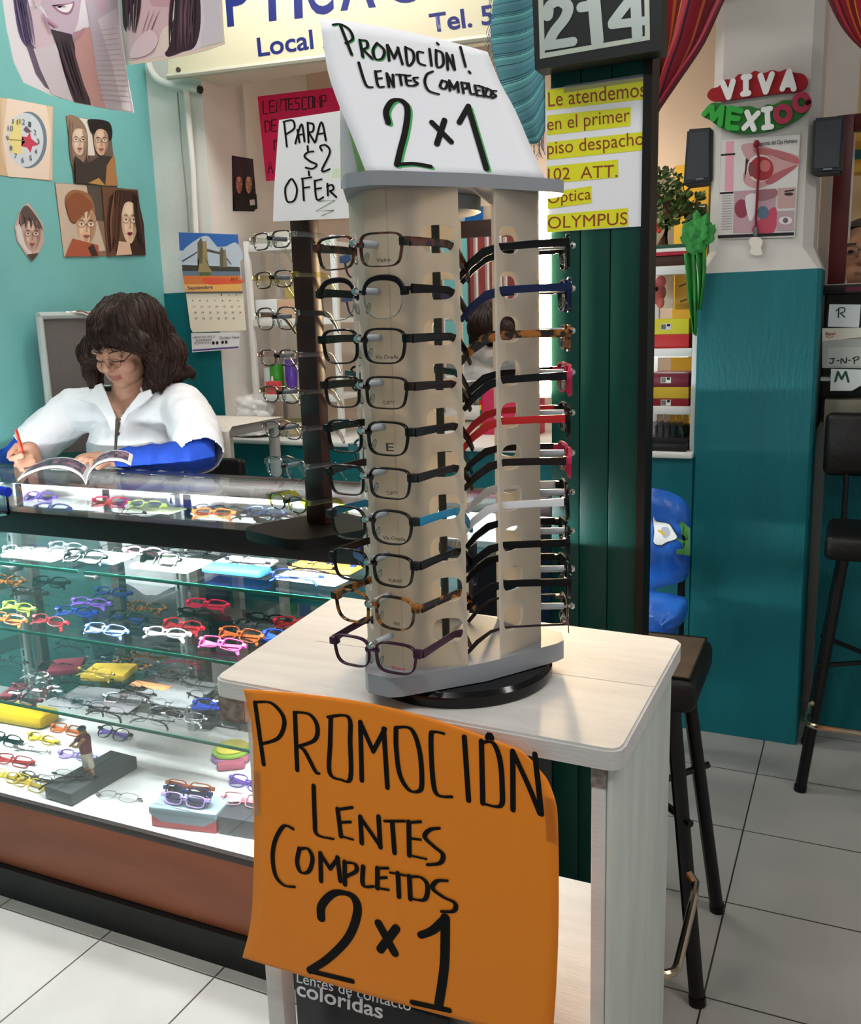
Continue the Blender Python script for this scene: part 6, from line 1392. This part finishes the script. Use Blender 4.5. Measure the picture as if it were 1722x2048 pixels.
speaker('grey speaker on the left side of the column, partly behind it', [(1374, 258), (1424, 254), (1424, 364), (1366, 371)], 3.20, .10, 0)
speaker('grey speaker on the right side of the column below the red shawl', [(1627, 236), (1690, 230), (1683, 344), (1622, 348)], 3.15, .09, 0)

# ================================================================== BLUE COVERED CHAIR BEHIND THE PIER
CH = thing('chair', 'chair covered in blue plastic with a white lily print, behind the green pier', 'chair', (-.62, 2.85, 0))
BLUE = mat('2C6FD0', .3, noise=.4, scale=7, bump=.3, bscale=25, dark='1C4FA4')
def puff(name, pts, y, dep, m, par):
    P_ = catmull(pts, 5, True); c = (sum(p[0] for p in P_) / len(P_), sum(p[1] for p in P_) / len(P_)); bm = B(); rings = []
    for s_, d_ in ((.25, -1.0), (.6, -.92), (.85, -.65), (1, 0), (.85, .65), (.5, 1.0)):
        rings.append([bm.verts.new(at(c[0] + (p[0] - c[0]) * s_, c[1] + (p[1] - c[1]) * s_, y=y) + V((0, d_ * dep + .01 * mnoise.noise(V((p[0] * .06, p[1] * .06, s_ * 3))), 0))) for p in P_])
    n = len(P_)
    for A_, B_ in zip(rings, rings[1:]):
        for j in range(n): bm.faces.new((A_[j], A_[(j + 1) % n], B_[(j + 1) % n], B_[j]))
    bm.faces.new(rings[0]); bm.faces.new(rings[-1][::-1])
    return obj(name, bm, m, par, 70)
yq = 2.92
puff('backrest_cover', [(1262, 984), (1300, 976), (1345, 986), (1376, 1010), (1382, 1060), (1380, 1120), (1372, 1158), (1330, 1172), (1262, 1178)], yq, .045, BLUE, CH)
puff('seat_cover', [(1262, 1192), (1310, 1188), (1350, 1196), (1374, 1206), (1372, 1236), (1352, 1262), (1345, 1300), (1262, 1300)], 2.72, .10, BLUE, CH)
fl_ = fy(yq - .0505)
s3 = 542 / 1480
c9 = lambda p: [(1180 + s3 * a, 950 + s3 * b) for a, b in p]
painted('lily_print', fl_, NY, [('2A3A30', c9([(345, 222), (362, 250), (430, 262), (458, 300), (482, 345), (420, 372), (385, 388), (345, 372), (348, 310), (342, 250)]), True), ('F2F2EE', c9([(347, 226), (364, 254), (428, 266), (454, 304), (474, 344), (418, 366), (386, 382), (349, 368), (352, 312), (346, 254)]), True), ('B9BEC6', c9([(390, 290), (425, 285), (440, 320), (415, 345), (395, 330)]), True), ('E0B838', c9([(370, 305), (385, 300), (412, 322), (405, 330)]), True), ('3E7A34', c9([(468, 340), (520, 360), (540, 350), (530, 300), (490, 260), (500, 250), (548, 290), (548, 440), (470, 430), (475, 405), (515, 400), (500, 370)]), False)], CH, .001, .0003)
for x, y in ((-.50, 2.99), (-.50, 2.66), (-.72, 2.99), (-.72, 2.66)):
    bm = B(); tube(bm, [(x, y, .0), (x, y, .52 if y < 2.8 else .60)], .012, 10); obj('leg', bm, BLACK, CH)

# ================================================================== FAR RIGHT: LABELLED PIGEONHOLES, DARK RED FRAME, MAN
RS = thing('pigeonhole_unit', 'dark edged filing unit with hand lettered cards beyond the column', 'shelf unit', (.1, 3.4, 1.06))
yr = 3.345; frs = fy(yr)
a, b = at(1642, 590, y=yr), at(1642, 830, y=yr); X0, X1 = a.x, a.x + .42; zt_, zb_ = a.z, 1.062
bm = B(); box(bm, X0, X0 + .012, yr, yr + .2, zb_, zt_, .001); obj('side', bm, mat('151212', .4), RS)
bm = B(); box(bm, X0 + .0125, X1, yr + .19, yr + .2, zb_, zt_); obj('back', bm, mat('5E5E58', .7), RS)
bm = B(); box(bm, X0, X1, yr - .005, yr + .2, zt_ + .0005, zt_ + .03, .004); obj('top', bm, mat('1A1215', .4), RS)
bm = B(); q = at(1690, 606, y=yr); box(bm, q.x, X1, yr - .0062, yr - .0052, zt_ + .008, zt_ + .022); obj('maroon_strip', bm, mat('5E1430', .4), RS)
for v, hx in ((662, 'C9C4B4'), (755, 'B5B5AC')):
    zz = at(1650, v, y=yr).z; bm = B(); box(bm, X0 + .0125, X1, yr, yr + .189, zz - .012, zz, .001); obj('shelf', bm, mat(hx, .5), RS)
def card(label, pts, hx='D9E0E0'):
    t = thing('label_card', label, 'card', tuple(frs(*pts[0])))
    sheet_px('card', lambda u, v: frs(u, v) + NY * .004, NY, pts, mat(hx, .5), t, .001); return t
fc2 = lambda u, v: frs(u, v) + NY * .0045
c8 = lambda p: [(1560 + 162 / 790 * a, 440 + 420 / 2048 * b) for a, b in p]
GI = mat('1C2A22', .5)
t = card('white card marked R at the top of the filing unit', c8([(482, 822), (788, 825), (770, 1048), (466, 1040)])); strokes('lettering', [c8(l) for l in ([(575, 860), (570, 950)], [(550, 885), (590, 855), (632, 862), (625, 895), (585, 910)], [(590, 908), (632, 948)])], fc2, NY, .0035, GI, t, .1)
t = card('cream card with red lettering below the R card', c8([(412, 1055), (820, 1050), (820, 1140), (560, 1170), (412, 1182)]), 'DAD6C4'); text_px('lettering', 'flexi', fc2, *c8([(443, 1128), (540, 1122), (443, 1092)]), mat('A8482E', .5), t, .01, .0012); strokes('lettering', [c8([(450, 1138), (490, 1142), (525, 1134)])], fc2, NY, .0015, mat('A8482E', .5), t, 0, .0012)
t = card('translucent grey card marked J N P in the filing unit', c8([(412, 1180), (820, 1150), (820, 1445), (412, 1442)]), 'A9AAA2')
sheet_px('card', lambda u, v: frs(u, v) + NY * .0045, NY, c8([(470, 1245), (830, 1240), (830, 1420), (465, 1420)]), mat('B9BEB8', .5), t, .0003)
strokes('lettering', [c8(l) for l in ([(485, 1352), (535, 1350)], [(518, 1352), (518, 1388), (498, 1398), (484, 1388)], [(556, 1372), (578, 1370)], [(596, 1398), (600, 1350), (640, 1396), (650, 1345)], [(668, 1368), (688, 1366)], [(722, 1345), (726, 1400)], [(708, 1350), (755, 1332), (768, 1352), (728, 1372)])], fc2, NY, .004, GI, t, .1)
t = card('white card marked with a bold green M at the bottom of the filing unit', c8([(498, 1452), (830, 1458), (830, 1590), (700, 1665), (490, 1665)]), 'DDE4E0'); strokes('lettering', [c8(l) for l in ([(540, 1572), (565, 1485)], [(565, 1480), (602, 1550)], [(602, 1550), (640, 1480)], [(642, 1480), (668, 1575)])], fc2, NY, .007, mat('1A4A28', .5), t, .1)
carton('folder_pile', 'pile of grey folders at the bottom of the filing unit', 'folders', 1648, 800, 1740, 826, 3.352, '8A8472', .15, z0=1.0625)
# dark red frame with a man seen inside
ydr = 3.42
DF = thing('picture_window', 'dark red framed opening above the filing unit with a man inside', 'frame', (.15, ydr, 1.5))
a, b, c_, d_ = at(1653, 590, y=ydr), at(1688, 590, y=ydr), at(1665, 232, y=ydr), at(1695, 262, y=ydr)
DRD = mat('5A1A18', .4, noise=.15, scale=6)
bm = B(); box(bm, a.x, b.x, ydr, ydr + .05, 1.53, c_.z, .003); obj('stile', bm, DRD, DF)
bm = B(); box(bm, b.x + .0005, b.x + .5, ydr, ydr + .05, d_.z, c_.z, .003); obj('rail', bm, DRD, DF)
bm = B(); box(bm, b.x + .0005, b.x + .5, ydr, ydr + .05, 1.51, 1.53, .003); obj('bottom_rail', bm, mat('C9C2B4', .5), DF)
bm = B(); box(bm, -.1, 1.2, 3.90, 3.94, 0, 3.0); struct('wall_inner', bm, mat('C9B08A', .7))
t = carton('carton', 'yellow box with a teal band on a shelf inside the dark red frame', 'box', 1700, 250, 1760, 345, 3.6, 'D8A83A', .1)
a = at(1700, 320, y=3.599); bm = B(); box(bm, a.x, a.x + .12, 3.598, 3.5995, a.z, a.z + .03); obj('band', bm, mat('1E6A6A', .5), t)
# man: head and shoulders
ymn = 3.62
hc = at(1722, 512, y=ymn)
MP = thing('person', 'person in glasses and pale blue collared shirt inside the dark red frame', 'person', (hc.x, ymn, 1.2))
bm = B(); ell(bm, hc, (.072, .088, .105)); ell(bm, hc + V((0, -.02, -.06)), (.055, .07, .06)); ell(bm, hc + V((0, -.09, -.012)), (.014, .016, .022)); ell(bm, hc + V((-.073, .01, -.01)), (.010, .02, .03)); ell(bm, hc + V((.073, .01, -.01)), (.010, .02, .03))
limb(bm, [hc + V((0, .02, -.07)), hc + V((0, .03, -.17))], [.055, .06]); ell(bm, hc + V((0, .06, -.28)), (.17, .10, .12)); ell(bm, hc + V((0, -.085, -.055)), (.022, .012, .009))
remesh('body', bm, .005, mat('B98A6E', .5), MP, 4)
bm = B(); ell(bm, hc + V((0, .022, .03)), (.080, .088, .095)); bmesh.ops.delete(bm, geom=[v for v in bm.verts if v.co.y < hc.y - .035 and v.co.z < hc.z + .085 or v.co.z < hc.z - .035], context='VERTS'); solid(obj('hair', bm, mat('5C5650', .8, noise=.3, scale=90), MP, 60), .006)
bm = B(); limb(bm, [hc + V((-.19, .06, -.26)), hc + V((.19, .06, -.26))], [.07, .07]); ell(bm, hc + V((0, .06, -.33)), (.21, .125, .16)); o = remesh('shirt', bm, .006, mat('B4C4DA', .7), MP, 4)
for s_ in (-1, 1):
    bm = B(); prism(bm, [hc + V((s_ * .055, -.01, -.115)), hc + V((s_ * .085, -.05, -.20)), hc + V((s_ * .03, -.085, -.235)), hc + V((s_ * .012, -.06, -.19))], (0, .012, 0)); obj('collar', bm, mat('CBD6E6', .7), MP, 0)
bm = B(); tube(bm, [hc + V((-.095, -.05, -.20)), hc + V((-.06, -.09, -.32))], .005, 6, flat=.3); obj('lanyard', bm, BLACK, MP)
for s_ in (-1, 1):
    bm = B(); ell(bm, hc + V((s_ * .031, -.083, .012)), (.010, .006, .006), None, 10, 8); obj('eye', bm, mat('2E221C', .3), MP)
    bm = B(); tube(bm, [hc + V((s_ * .016, -.092, .036)), hc + V((s_ * .046, -.084, .036))], .004, 6); obj('eyebrow', bm, mat('5A4C44', .8), MP)
glasses('round', Matrix.Translation(hc + V((0, -.106, .008))), 'thin rimmed eyeglasses worn by the person inside the dark red frame', mat('6E5A40', .3, .8), pads=False)

# red panel with white rails on the left wall, seen only in the mirror
t = thing('wall_display', 'red panel with white rails of eyeglasses, seen in the mirror', 'display', (-2.66, .8, 1.2))
bm = B(); box(bm, -2.679, -2.66, .2, 1.35, 1.2, 2.1); obj('panel', bm, mat('8E2E2A', .6, noise=.3, scale=14), t)
for y in (.35, .62, .74, 1.02, 1.25):
    bm = B(); box(bm, -2.659, -2.64, y, y + .04, 1.22, 2.08); obj('rail', bm, mat('D9D2C8', .4), t)

# ================================================================== SEATED WOMAN BEHIND THE COUNTER
SKIN = mat('C4937A', .5, noise=.06, scale=30); LIPS = mat('A9625C', .4)
WP = thing('person', 'person with long dark brown hair in a white coat writing at the glass counter', 'person', (-2.05, 2.45, 0))
YH = 2.30
H0 = at(243, 700, y=YH)
HR = Matrix.Rotation(math.radians(9), 3, 'Z') @ Matrix.Rotation(math.radians(24), 3, 'X')     # face turned to the page, chin down
def HP(x, y, z): return H0 + HR @ V((x, y, z))
NK = at(262, 800, y=2.385)
sL, sR = at(366, 812, y=2.37), at(146, 822, y=2.37)
eL, eR = at(400, 912, y=2.20), at(26, 925, y=2.215)
wL = at(228, 918, y=2.07); wR = at(66, 935, y=2.085)
# hands: palms and fingers
bm = B()
kL = at(172, 916, y=2.035)                                   # knuckles of the hand resting on the counter
limb(bm, [wL, wL.lerp(kL, .5) + V((0, 0, .004)), kL], [.025, .031, .028], 14, .55)
fing = [((150, 934), (138, 940), .0085, 2.010), ((155, 940), (148, 946), .0085, 1.995), ((170, 942), (164, 949), .008, 1.985), ((186, 943), (182, 950), .0072, 1.98)]
for i, (m_, t_, r_, yy) in enumerate(fing):
    base = kL + V((.006 + .012 * i, -.012 - .004 * i, -.002)); mid = at(*m_, y=yy + .012); tip = at(*t_, y=yy)
    tip.z = max(tip.z, 1.062); mid.z = max(mid.z, 1.072)
    limb(bm, [base, base.lerp(mid, .55) + V((0, 0, .008)), mid, tip], [r_ * 1.15, r_ * 1.05, r_, r_ * .85], 10)
th = at(196, 935, y=2.0); limb(bm, [wL + V((-.005, -.02, -.006)), wL.lerp(th, .6), th], [.012, .0105, .0085], 10)
# writing hand
kR = at(58, 900, y=2.045)
pc0 = at(50, 918, y=2.055)
limb(bm, [wR, wR.lerp(kR, .5), kR], [.026, .033, .031], 14, .75)
ell(bm, pc0, (.036, .032, .036))
PT = at(33, 864, y=2.01); PB = at(58, 945, y=2.03)             # pen top / tip
tipp = at(18, 914, y=1.995)
limb(bm, [kR + V((-.004, -.008, .012)), at(34, 893, y=2.02) + V((0, 0, .004)), at(20, 908, y=2.0), tipp], [.0115, .0105, .0095, .008], 10)
limb(bm, [pc0 + V((.0, -.02, .012)), at(42, 912, y=1.995), at(22, 918, y=1.99)], [.013, .011, .0085], 10)
for i, (a_, b_, c_) in enumerate((((62, 912), (36, 926), (32, 932)), ((66, 924), (42, 937), (40, 942)), ((68, 934), (50, 946), (50, 950)))):
    limb(bm, [at(*a_, y=2.04), at(*b_, y=2.0 + .004 * i), at(*c_, y=2.015 + .004 * i), at(c_[0] + 16, c_[1] + 2, y=2.03)], [.0115, .0108, .010, .009], 10)
# forearms, arms, torso, neck, head
limb(bm, [sL, eL, wL], [.05, .04, .025], 14); limb(bm, [sR, eR, wR], [.05, .04, .025], 14)
limb(bm, [sL, sR], [.06, .06], 14)
ell(bm, NK + V((0, .0, -.20)), (.15, .095, .18)); ell(bm, NK + V((0, .02, -.42)), (.16, .12, .2))
limb(bm, [HP(0, .035, -.06), NK + V((0, -.01, .0)), NK + V((0, .0, -.08))], [.058, .058, .08], 16)
ell(bm, HP(0, .012, .02), (.079, .092, .105), HR); ell(bm, HP(0, -.012, -.046), (.066, .070, .064), HR); ell(bm, HP(0, -.050, -.088), (.026, .026, .020), HR)
for s in (-1, 1):
    ell(bm, HP(s * .038, -.050, -.028), (.029, .027, .026), HR); ell(bm, HP(s * .035, -.066, .028), (.026, .014, .008), HR)
    ell(bm, HP(s * .0125, -.087, -.020), (.009, .011, .008), HR); ell(bm, HP(s * .030, -.072, .010), (.016, .010, .0095), HR)
limb(bm, [HP(0, -.080, .022), HP(0, -.092, .0), HP(0, -.102, -.016)], [.008, .010, .0125], 10)
ell(bm, HP(0, -.080, -.050), (.022, .010, .0055), HR); ell(bm, HP(0, -.078, -.060), (.019, .010, .0058), HR); ell(bm, HP(0, -.074, -.040), (.020, .012, .010), HR)
body = remesh('body', bm, .0034, [SKIN, LIPS], WP, 3)
for p in body.data.polygons:
    c = HR.transposed() @ (p.center - H0)
    if abs(c.x) < .023 and -.065 < c.z < -.046 and c.y < -.072: p.material_index = 1
for s in (-1, 1):       # lowered lids, lashes, brows
    bm = B(); tube(bm, [HP(s * .014, -.0825, .004), HP(s * .022, -.0855, .0015), HP(s * .032, -.0845, .0005), HP(s * .042, -.078, .002)], [.001, .0017, .0017, .001], 6); obj('eyelashes', bm, mat('2A1A16', .6), WP)
    bm = B(); tube(bm, [HP(s * .014, -.083, .028), HP(s * .03, -.084, .034), HP(s * .043, -.076, .031)], [.002, .0028, .0012], 6, flat=.6); obj('eyebrow', bm, mat('3A241C', .8), WP)
# blue sleeves
BLUES = mat('1A47B4', .75, noise=.15, scale=30, bump=.3, bscale=70)
def sleeve(pts, rad, seed):
    bm = B(); P_ = [V(pts[0]).lerp(V(pts[1]), i / 8) if i <= 8 else V(pts[1]).lerp(V(pts[2]), (i - 8) / 10) for i in range(19)]
    R_ = [rad[0] + (rad[1] - rad[0]) * i / 8 if i <= 8 else rad[1] + (rad[2] - rad[1]) * (i - 8) / 10 for i in range(19)]
    R_ = [r + .0035 * math.sin(i * 2.3 + seed) for i, r in enumerate(R_)]
    limb(bm, P_[4:], R_[4:], 18); return bm
m1 = wL.lerp(eL, .08); m2 = wR.lerp(eR, .10)
remesh('sleeve', sleeve([sL, eL, m1], [.06, .052, .032], .3), .004, BLUES, WP, 2)
remesh('sleeve', sleeve([sR, eR, m2], [.06, .056, .034], 1.7), .004, BLUES, WP, 2)
# white coat
COAT = mat('EFEFF2', .75, noise=.04, scale=20, bump=.35, bscale=14)
bm = B()
ell(bm, NK + V((0, .0, -.19)), (.185, .118, .19)); ell(bm, NK + V((.0, .02, -.40)), (.19, .145, .22)); ell(bm, NK + V((.06, .03, -.50)), (.21, .15, .24))
ell(bm, NK + V((-.065, -.06, -.24)), (.085, .085, .09)); ell(bm, NK + V((.075, -.06, -.24)), (.085, .085, .09))
limb(bm, [sL + V((0, 0, -.004)), sR + V((0, 0, -.004))], [.072, .072], 18); limb(bm, [NK + V((.07, .03, .0)), sL + V((0, 0, .01))], [.056, .066]); limb(bm, [NK + V((-.07, .03, .0)), sR + V((0, 0, .01))], [.056, .066])
limb(bm, [NK + V((-.045, .05, .035)), NK + V((.045, .05, .035))], [.042, .042])
cL = sL.lerp(eL, .88); cR = sR.lerp(eR, .62)
limb(bm, [sL, sL.lerp(eL, .45) + V((.012, 0, 0)), cL], [.076, .080, .078], 20); limb(bm, [sR, sR.lerp(eR, .4), cR], [.074, .078, .076], 20)
coat = remesh('coat', bm, .005, COAT, WP, 4)
nrm_ = [v.normal.copy() for v in coat.data.vertices]
for v, vn in zip(coat.data.vertices, nrm_):     # soft folds
    c = v.co; d = .0045 * mnoise.noise(V((c.x * 9, c.y * 9, c.z * 3.5))) + .003 * mnoise.noise(c * 28); v.co += vn * d * 1.6
vpoly = [(198, 762), (213, 800), (231, 835), (234, 872), (238, 872), (241, 835), (262, 806), (282, 786), (278, 740), (215, 735)]
bm = B(); bm.from_mesh(coat.data)
kill = [f for f in bm.faces if inside(proj(f.calc_center_median()), vpoly) and f.calc_center_median().y < NK.y + .01]
# open ends of the short sleeves
for c_, e_, r_ in ((cL, eL, .06), (cR, eR, .06)):
    d = (e_ - c_).normalized(); kill += [f for f in bm.faces if (f.calc_center_median() - c_).dot(d) > .035 and (f.calc_center_median() - c_).length < .13]
bmesh.ops.delete(bm, geom=list(set(kill)), context='FACES'); bm.to_mesh(coat.data); bm.free(); solid(coat, .004, -1)
fpl = V((0, -.92, .40)).normalized(); cpl = at(236, 815, y=2.262)
fcp = fp(cpl, fpl)
for pts in ([(203, 766), (184, 772), (160, 800), (192, 806), (213, 835), (230, 880), (234, 842)], [(278, 786), (300, 778), (304, 790), (286, 806), (256, 828), (246, 848), (241, 836)]):
    bm = B(); prism(bm, [fcp(*p) for p in pts], fpl * -.006); bmesh.ops.bevel(bm, geom=list(bm.edges), offset=.0015, segments=1, affect='EDGES'); obj('collar', bm, COAT, WP, 0)
bm = B(); prism(bm, [fcp(*p) + fpl * .004 for p in ((234, 838), (239, 838), (235, 908), (231, 908))], fpl * .003); obj('zip', bm, mat('6A665E', .4, .6), WP, 0)
bm = B(); prism(bm, [fcp(*p) - fpl * .002 for p in ((275, 893), (300, 884), (306, 884), (306, 888))], fpl * .004); obj('pocket_edge', bm, mat('D9DAE0', .8), WP, 0)
# hair: shaped mass plus loose strands
HAIR = mat('35201A', .55, noise=.45, scale=60, stretch=(3, 3, .5), dark='1C100C')
bm = B()
def hb(u, v, y, r, rr=None): ell(bm, at(u, v, y=y), rr or (r, r, r))
hb(252, 655, 2.34, .108); hb(285, 690, 2.40, .115); hb(222, 655, 2.275, .072); hb(262, 655, 2.27, .075)
for u, v, r in ((196, 672, .036), (216, 672, .036), (238, 674, .036), (260, 678, .036), (280, 684, .036)): hb(u, v, 2.215, r, (r, r * .7, r))
hb(183, 700, 2.275, .034, (.028, .045, .05)); hb(186, 738, 2.30, .026, (.024, .04, .05)); hb(192, 764, 2.31, .018, (.018, .03, .03)); hb(170, 705, 2.29, .026, (.022, .03, .04))
hb(316, 706, 2.315, .05, (.040, .055, .06)); hb(318, 745, 2.33, .04, (.034, .05, .055)); hb(302, 772, 2.325, .025, (.022, .035, .035)); hb(325, 720, 2.36, .06); hb(340, 745, 2.40, .045); hb(365, 742, 2.42, .026, (.035, .03, .022)); hb(380, 745, 2.43, .014, (.022, .02, .012))
hb(290, 665, 2.31, .075); hb(280, 640, 2.30, .08); hb(205, 690, 2.30, .05); hb(335, 705, 2.38, .06)
hair = remesh('hair', bm, .006, HAIR, WP, 14)
nrm_ = [v.normal.copy() for v in hair.data.vertices]
for v, vn in zip(hair.data.vertices, nrm_):
    a = math.atan2(v.co.y - H0.y, v.co.x - H0.x)
    v.co += vn * (.0018 * math.sin(a * 46 + v.co.z * 22 + 3 * mnoise.noise(v.co * 14)) + .004 * mnoise.noise(V((v.co.x * 26, v.co.y * 26, v.co.z * 6))))
from mathutils.bvhtree import BVHTree
hbm = B(); hbm.from_mesh(hair.data); hbm.normal_update(); bvh = BVHTree.FromBMesh(hbm); hbm.verts.ensure_lookup_table()
crown = at(250, 606, y=2.36); bm = B(); nv = len(hbm.verts)
for i in range(1500):
    v = hbm.verts[random.randrange(nv)]; p = v.co.copy(); n_ = v.normal.copy(); pts = [p + n_ * .001]; L_ = random.randint(6, 11); ph = random.uniform(0, 6)
    for k in range(L_):
        rad = V((p.x - crown.x, p.y - crown.y, 0)); rad = rad.normalized() if rad.length > .001 else V((1, 0, 0))
        flow = V((0, 0, -1)) + rad * (.9 if p.z > crown.z - .05 else .12) + V((.25 * max(0, (p.x - H0.x) / .1), 0, 0)); flow += V((math.sin(ph + k * .8) * .12, math.cos(ph * 2 + k * .7) * .12, 0))
        flow -= n_ * flow.dot(n_); q = p + flow.normalized() * .013
        hit = bvh.find_nearest(q)
        if hit[0] is not None and (k < L_ - 2 or (hit[0] - q).length < .004): p = hit[0].copy(); n_ = hit[1].copy()
        else: p = q
        pts.append(p + n_ * random.uniform(.0005, .0045))
    n = len(pts); tube(bm, pts, [.0013 * (1 - .7 * k / n) for k in range(n)], 4, cap=False)
hbm.free()
s_ = obj('hair_strands', bm, mat('452A20', .5, noise=.5, scale=14, dark='26150F'), hair, 60); s_['kind'] = 'stuff'
# her glasses and pen
gm_ = Matrix.Translation(HP(0, -.108, .006)) @ (HR @ Matrix.Rotation(.10, 3, 'X')).to_4x4() @ Matrix.Diagonal((1.02, .8, 1.05, 1))
glasses('wire', gm_, 'thin wire eyeglasses worn by the person in the white coat', mat('5A3A34', .3, .6), mat('3A2420', .4), pads=False)
PNN = thing('pen', 'red orange pen held in the writing hand of the person in white', 'pen', tuple(PB))
bm = B(); tube(bm, [PT, PT.lerp(PB, .86)], .0052, 10); obj('barrel', bm, mat('E8401E', .3), PNN)
bm = B(); tube(bm, [PT.lerp(PB, .861), PB], [.0045, .0008], 10); obj('tip', bm, mat('C9B8A0', .3, .5), PNN)
bm = B(); tube(bm, [PT + (PT - PB).normalized() * .0002, PT + (PT - PB).normalized() * .008], .0045, 10); obj('cap', bm, mat('C8301A', .3), PNN)
# her chair: dark back behind her
t = thing('chair', 'black office chair behind the person in the white coat', 'chair', (-2.08, 2.62, 0))
bm = B(); box(bm, -2.36, -1.90, 2.24, 2.60, .40, .47, .03); obj('seat', bm, BLACK, t, 60)
bm = B(); box(bm, -2.33, -1.93, 2.60, 2.64, .62, 1.0, .015); obj('backrest', bm, BLACK, t, 60)
bm = B(); tube(bm, [(-2.13, 2.60, .43), (-2.13, 2.655, .5), (-2.13, 2.655, .72)], .02, 10); obj('back_post', bm, BLACK, t)
bm = B(); tube(bm, [(-2.13, 2.42, .10), (-2.13, 2.42, .40)], .025, 12)
obj('gas_lift', bm, STEEL, t)
for i in range(5):
    a = 2 * PI * i / 5; bm = B(); tube(bm, [(-2.13, 2.42, .09), (-2.13 + .26 * math.cos(a), 2.42 + .26 * math.sin(a), .06)], [.02, .014], 8); l = obj('leg', bm, BLACK, t)
    bm = B(); ell(bm, (-2.13 + .26 * math.cos(a), 2.42 + .26 * math.sin(a), .026), (.02, .02, .026)); obj('caster', bm, BLACK, l)
# trousers and shoes
bm = B(); hp = V((-2.10, 2.44, .56)); ell(bm, hp, (.19, .15, .10))
for s in (-1, 1): limb(bm, [hp + V((s * .09, -.02, 0)), V((-2.10 + s * .10, 2.16, .54)), V((-2.10 + s * .10, 2.20, .12))], [.085, .065, .045], 14)
remesh('trousers', bm, .008, mat('1E2230', .8), WP, 3)
for s in (-1, 1):
    bm = B(); limb(bm, [V((-2.10 + s * .10, 2.24, .036)), V((-2.10 + s * .10, 2.10, .028))], [.036, .028], 12); obj('shoe', bm, BLACK, WP, 60)
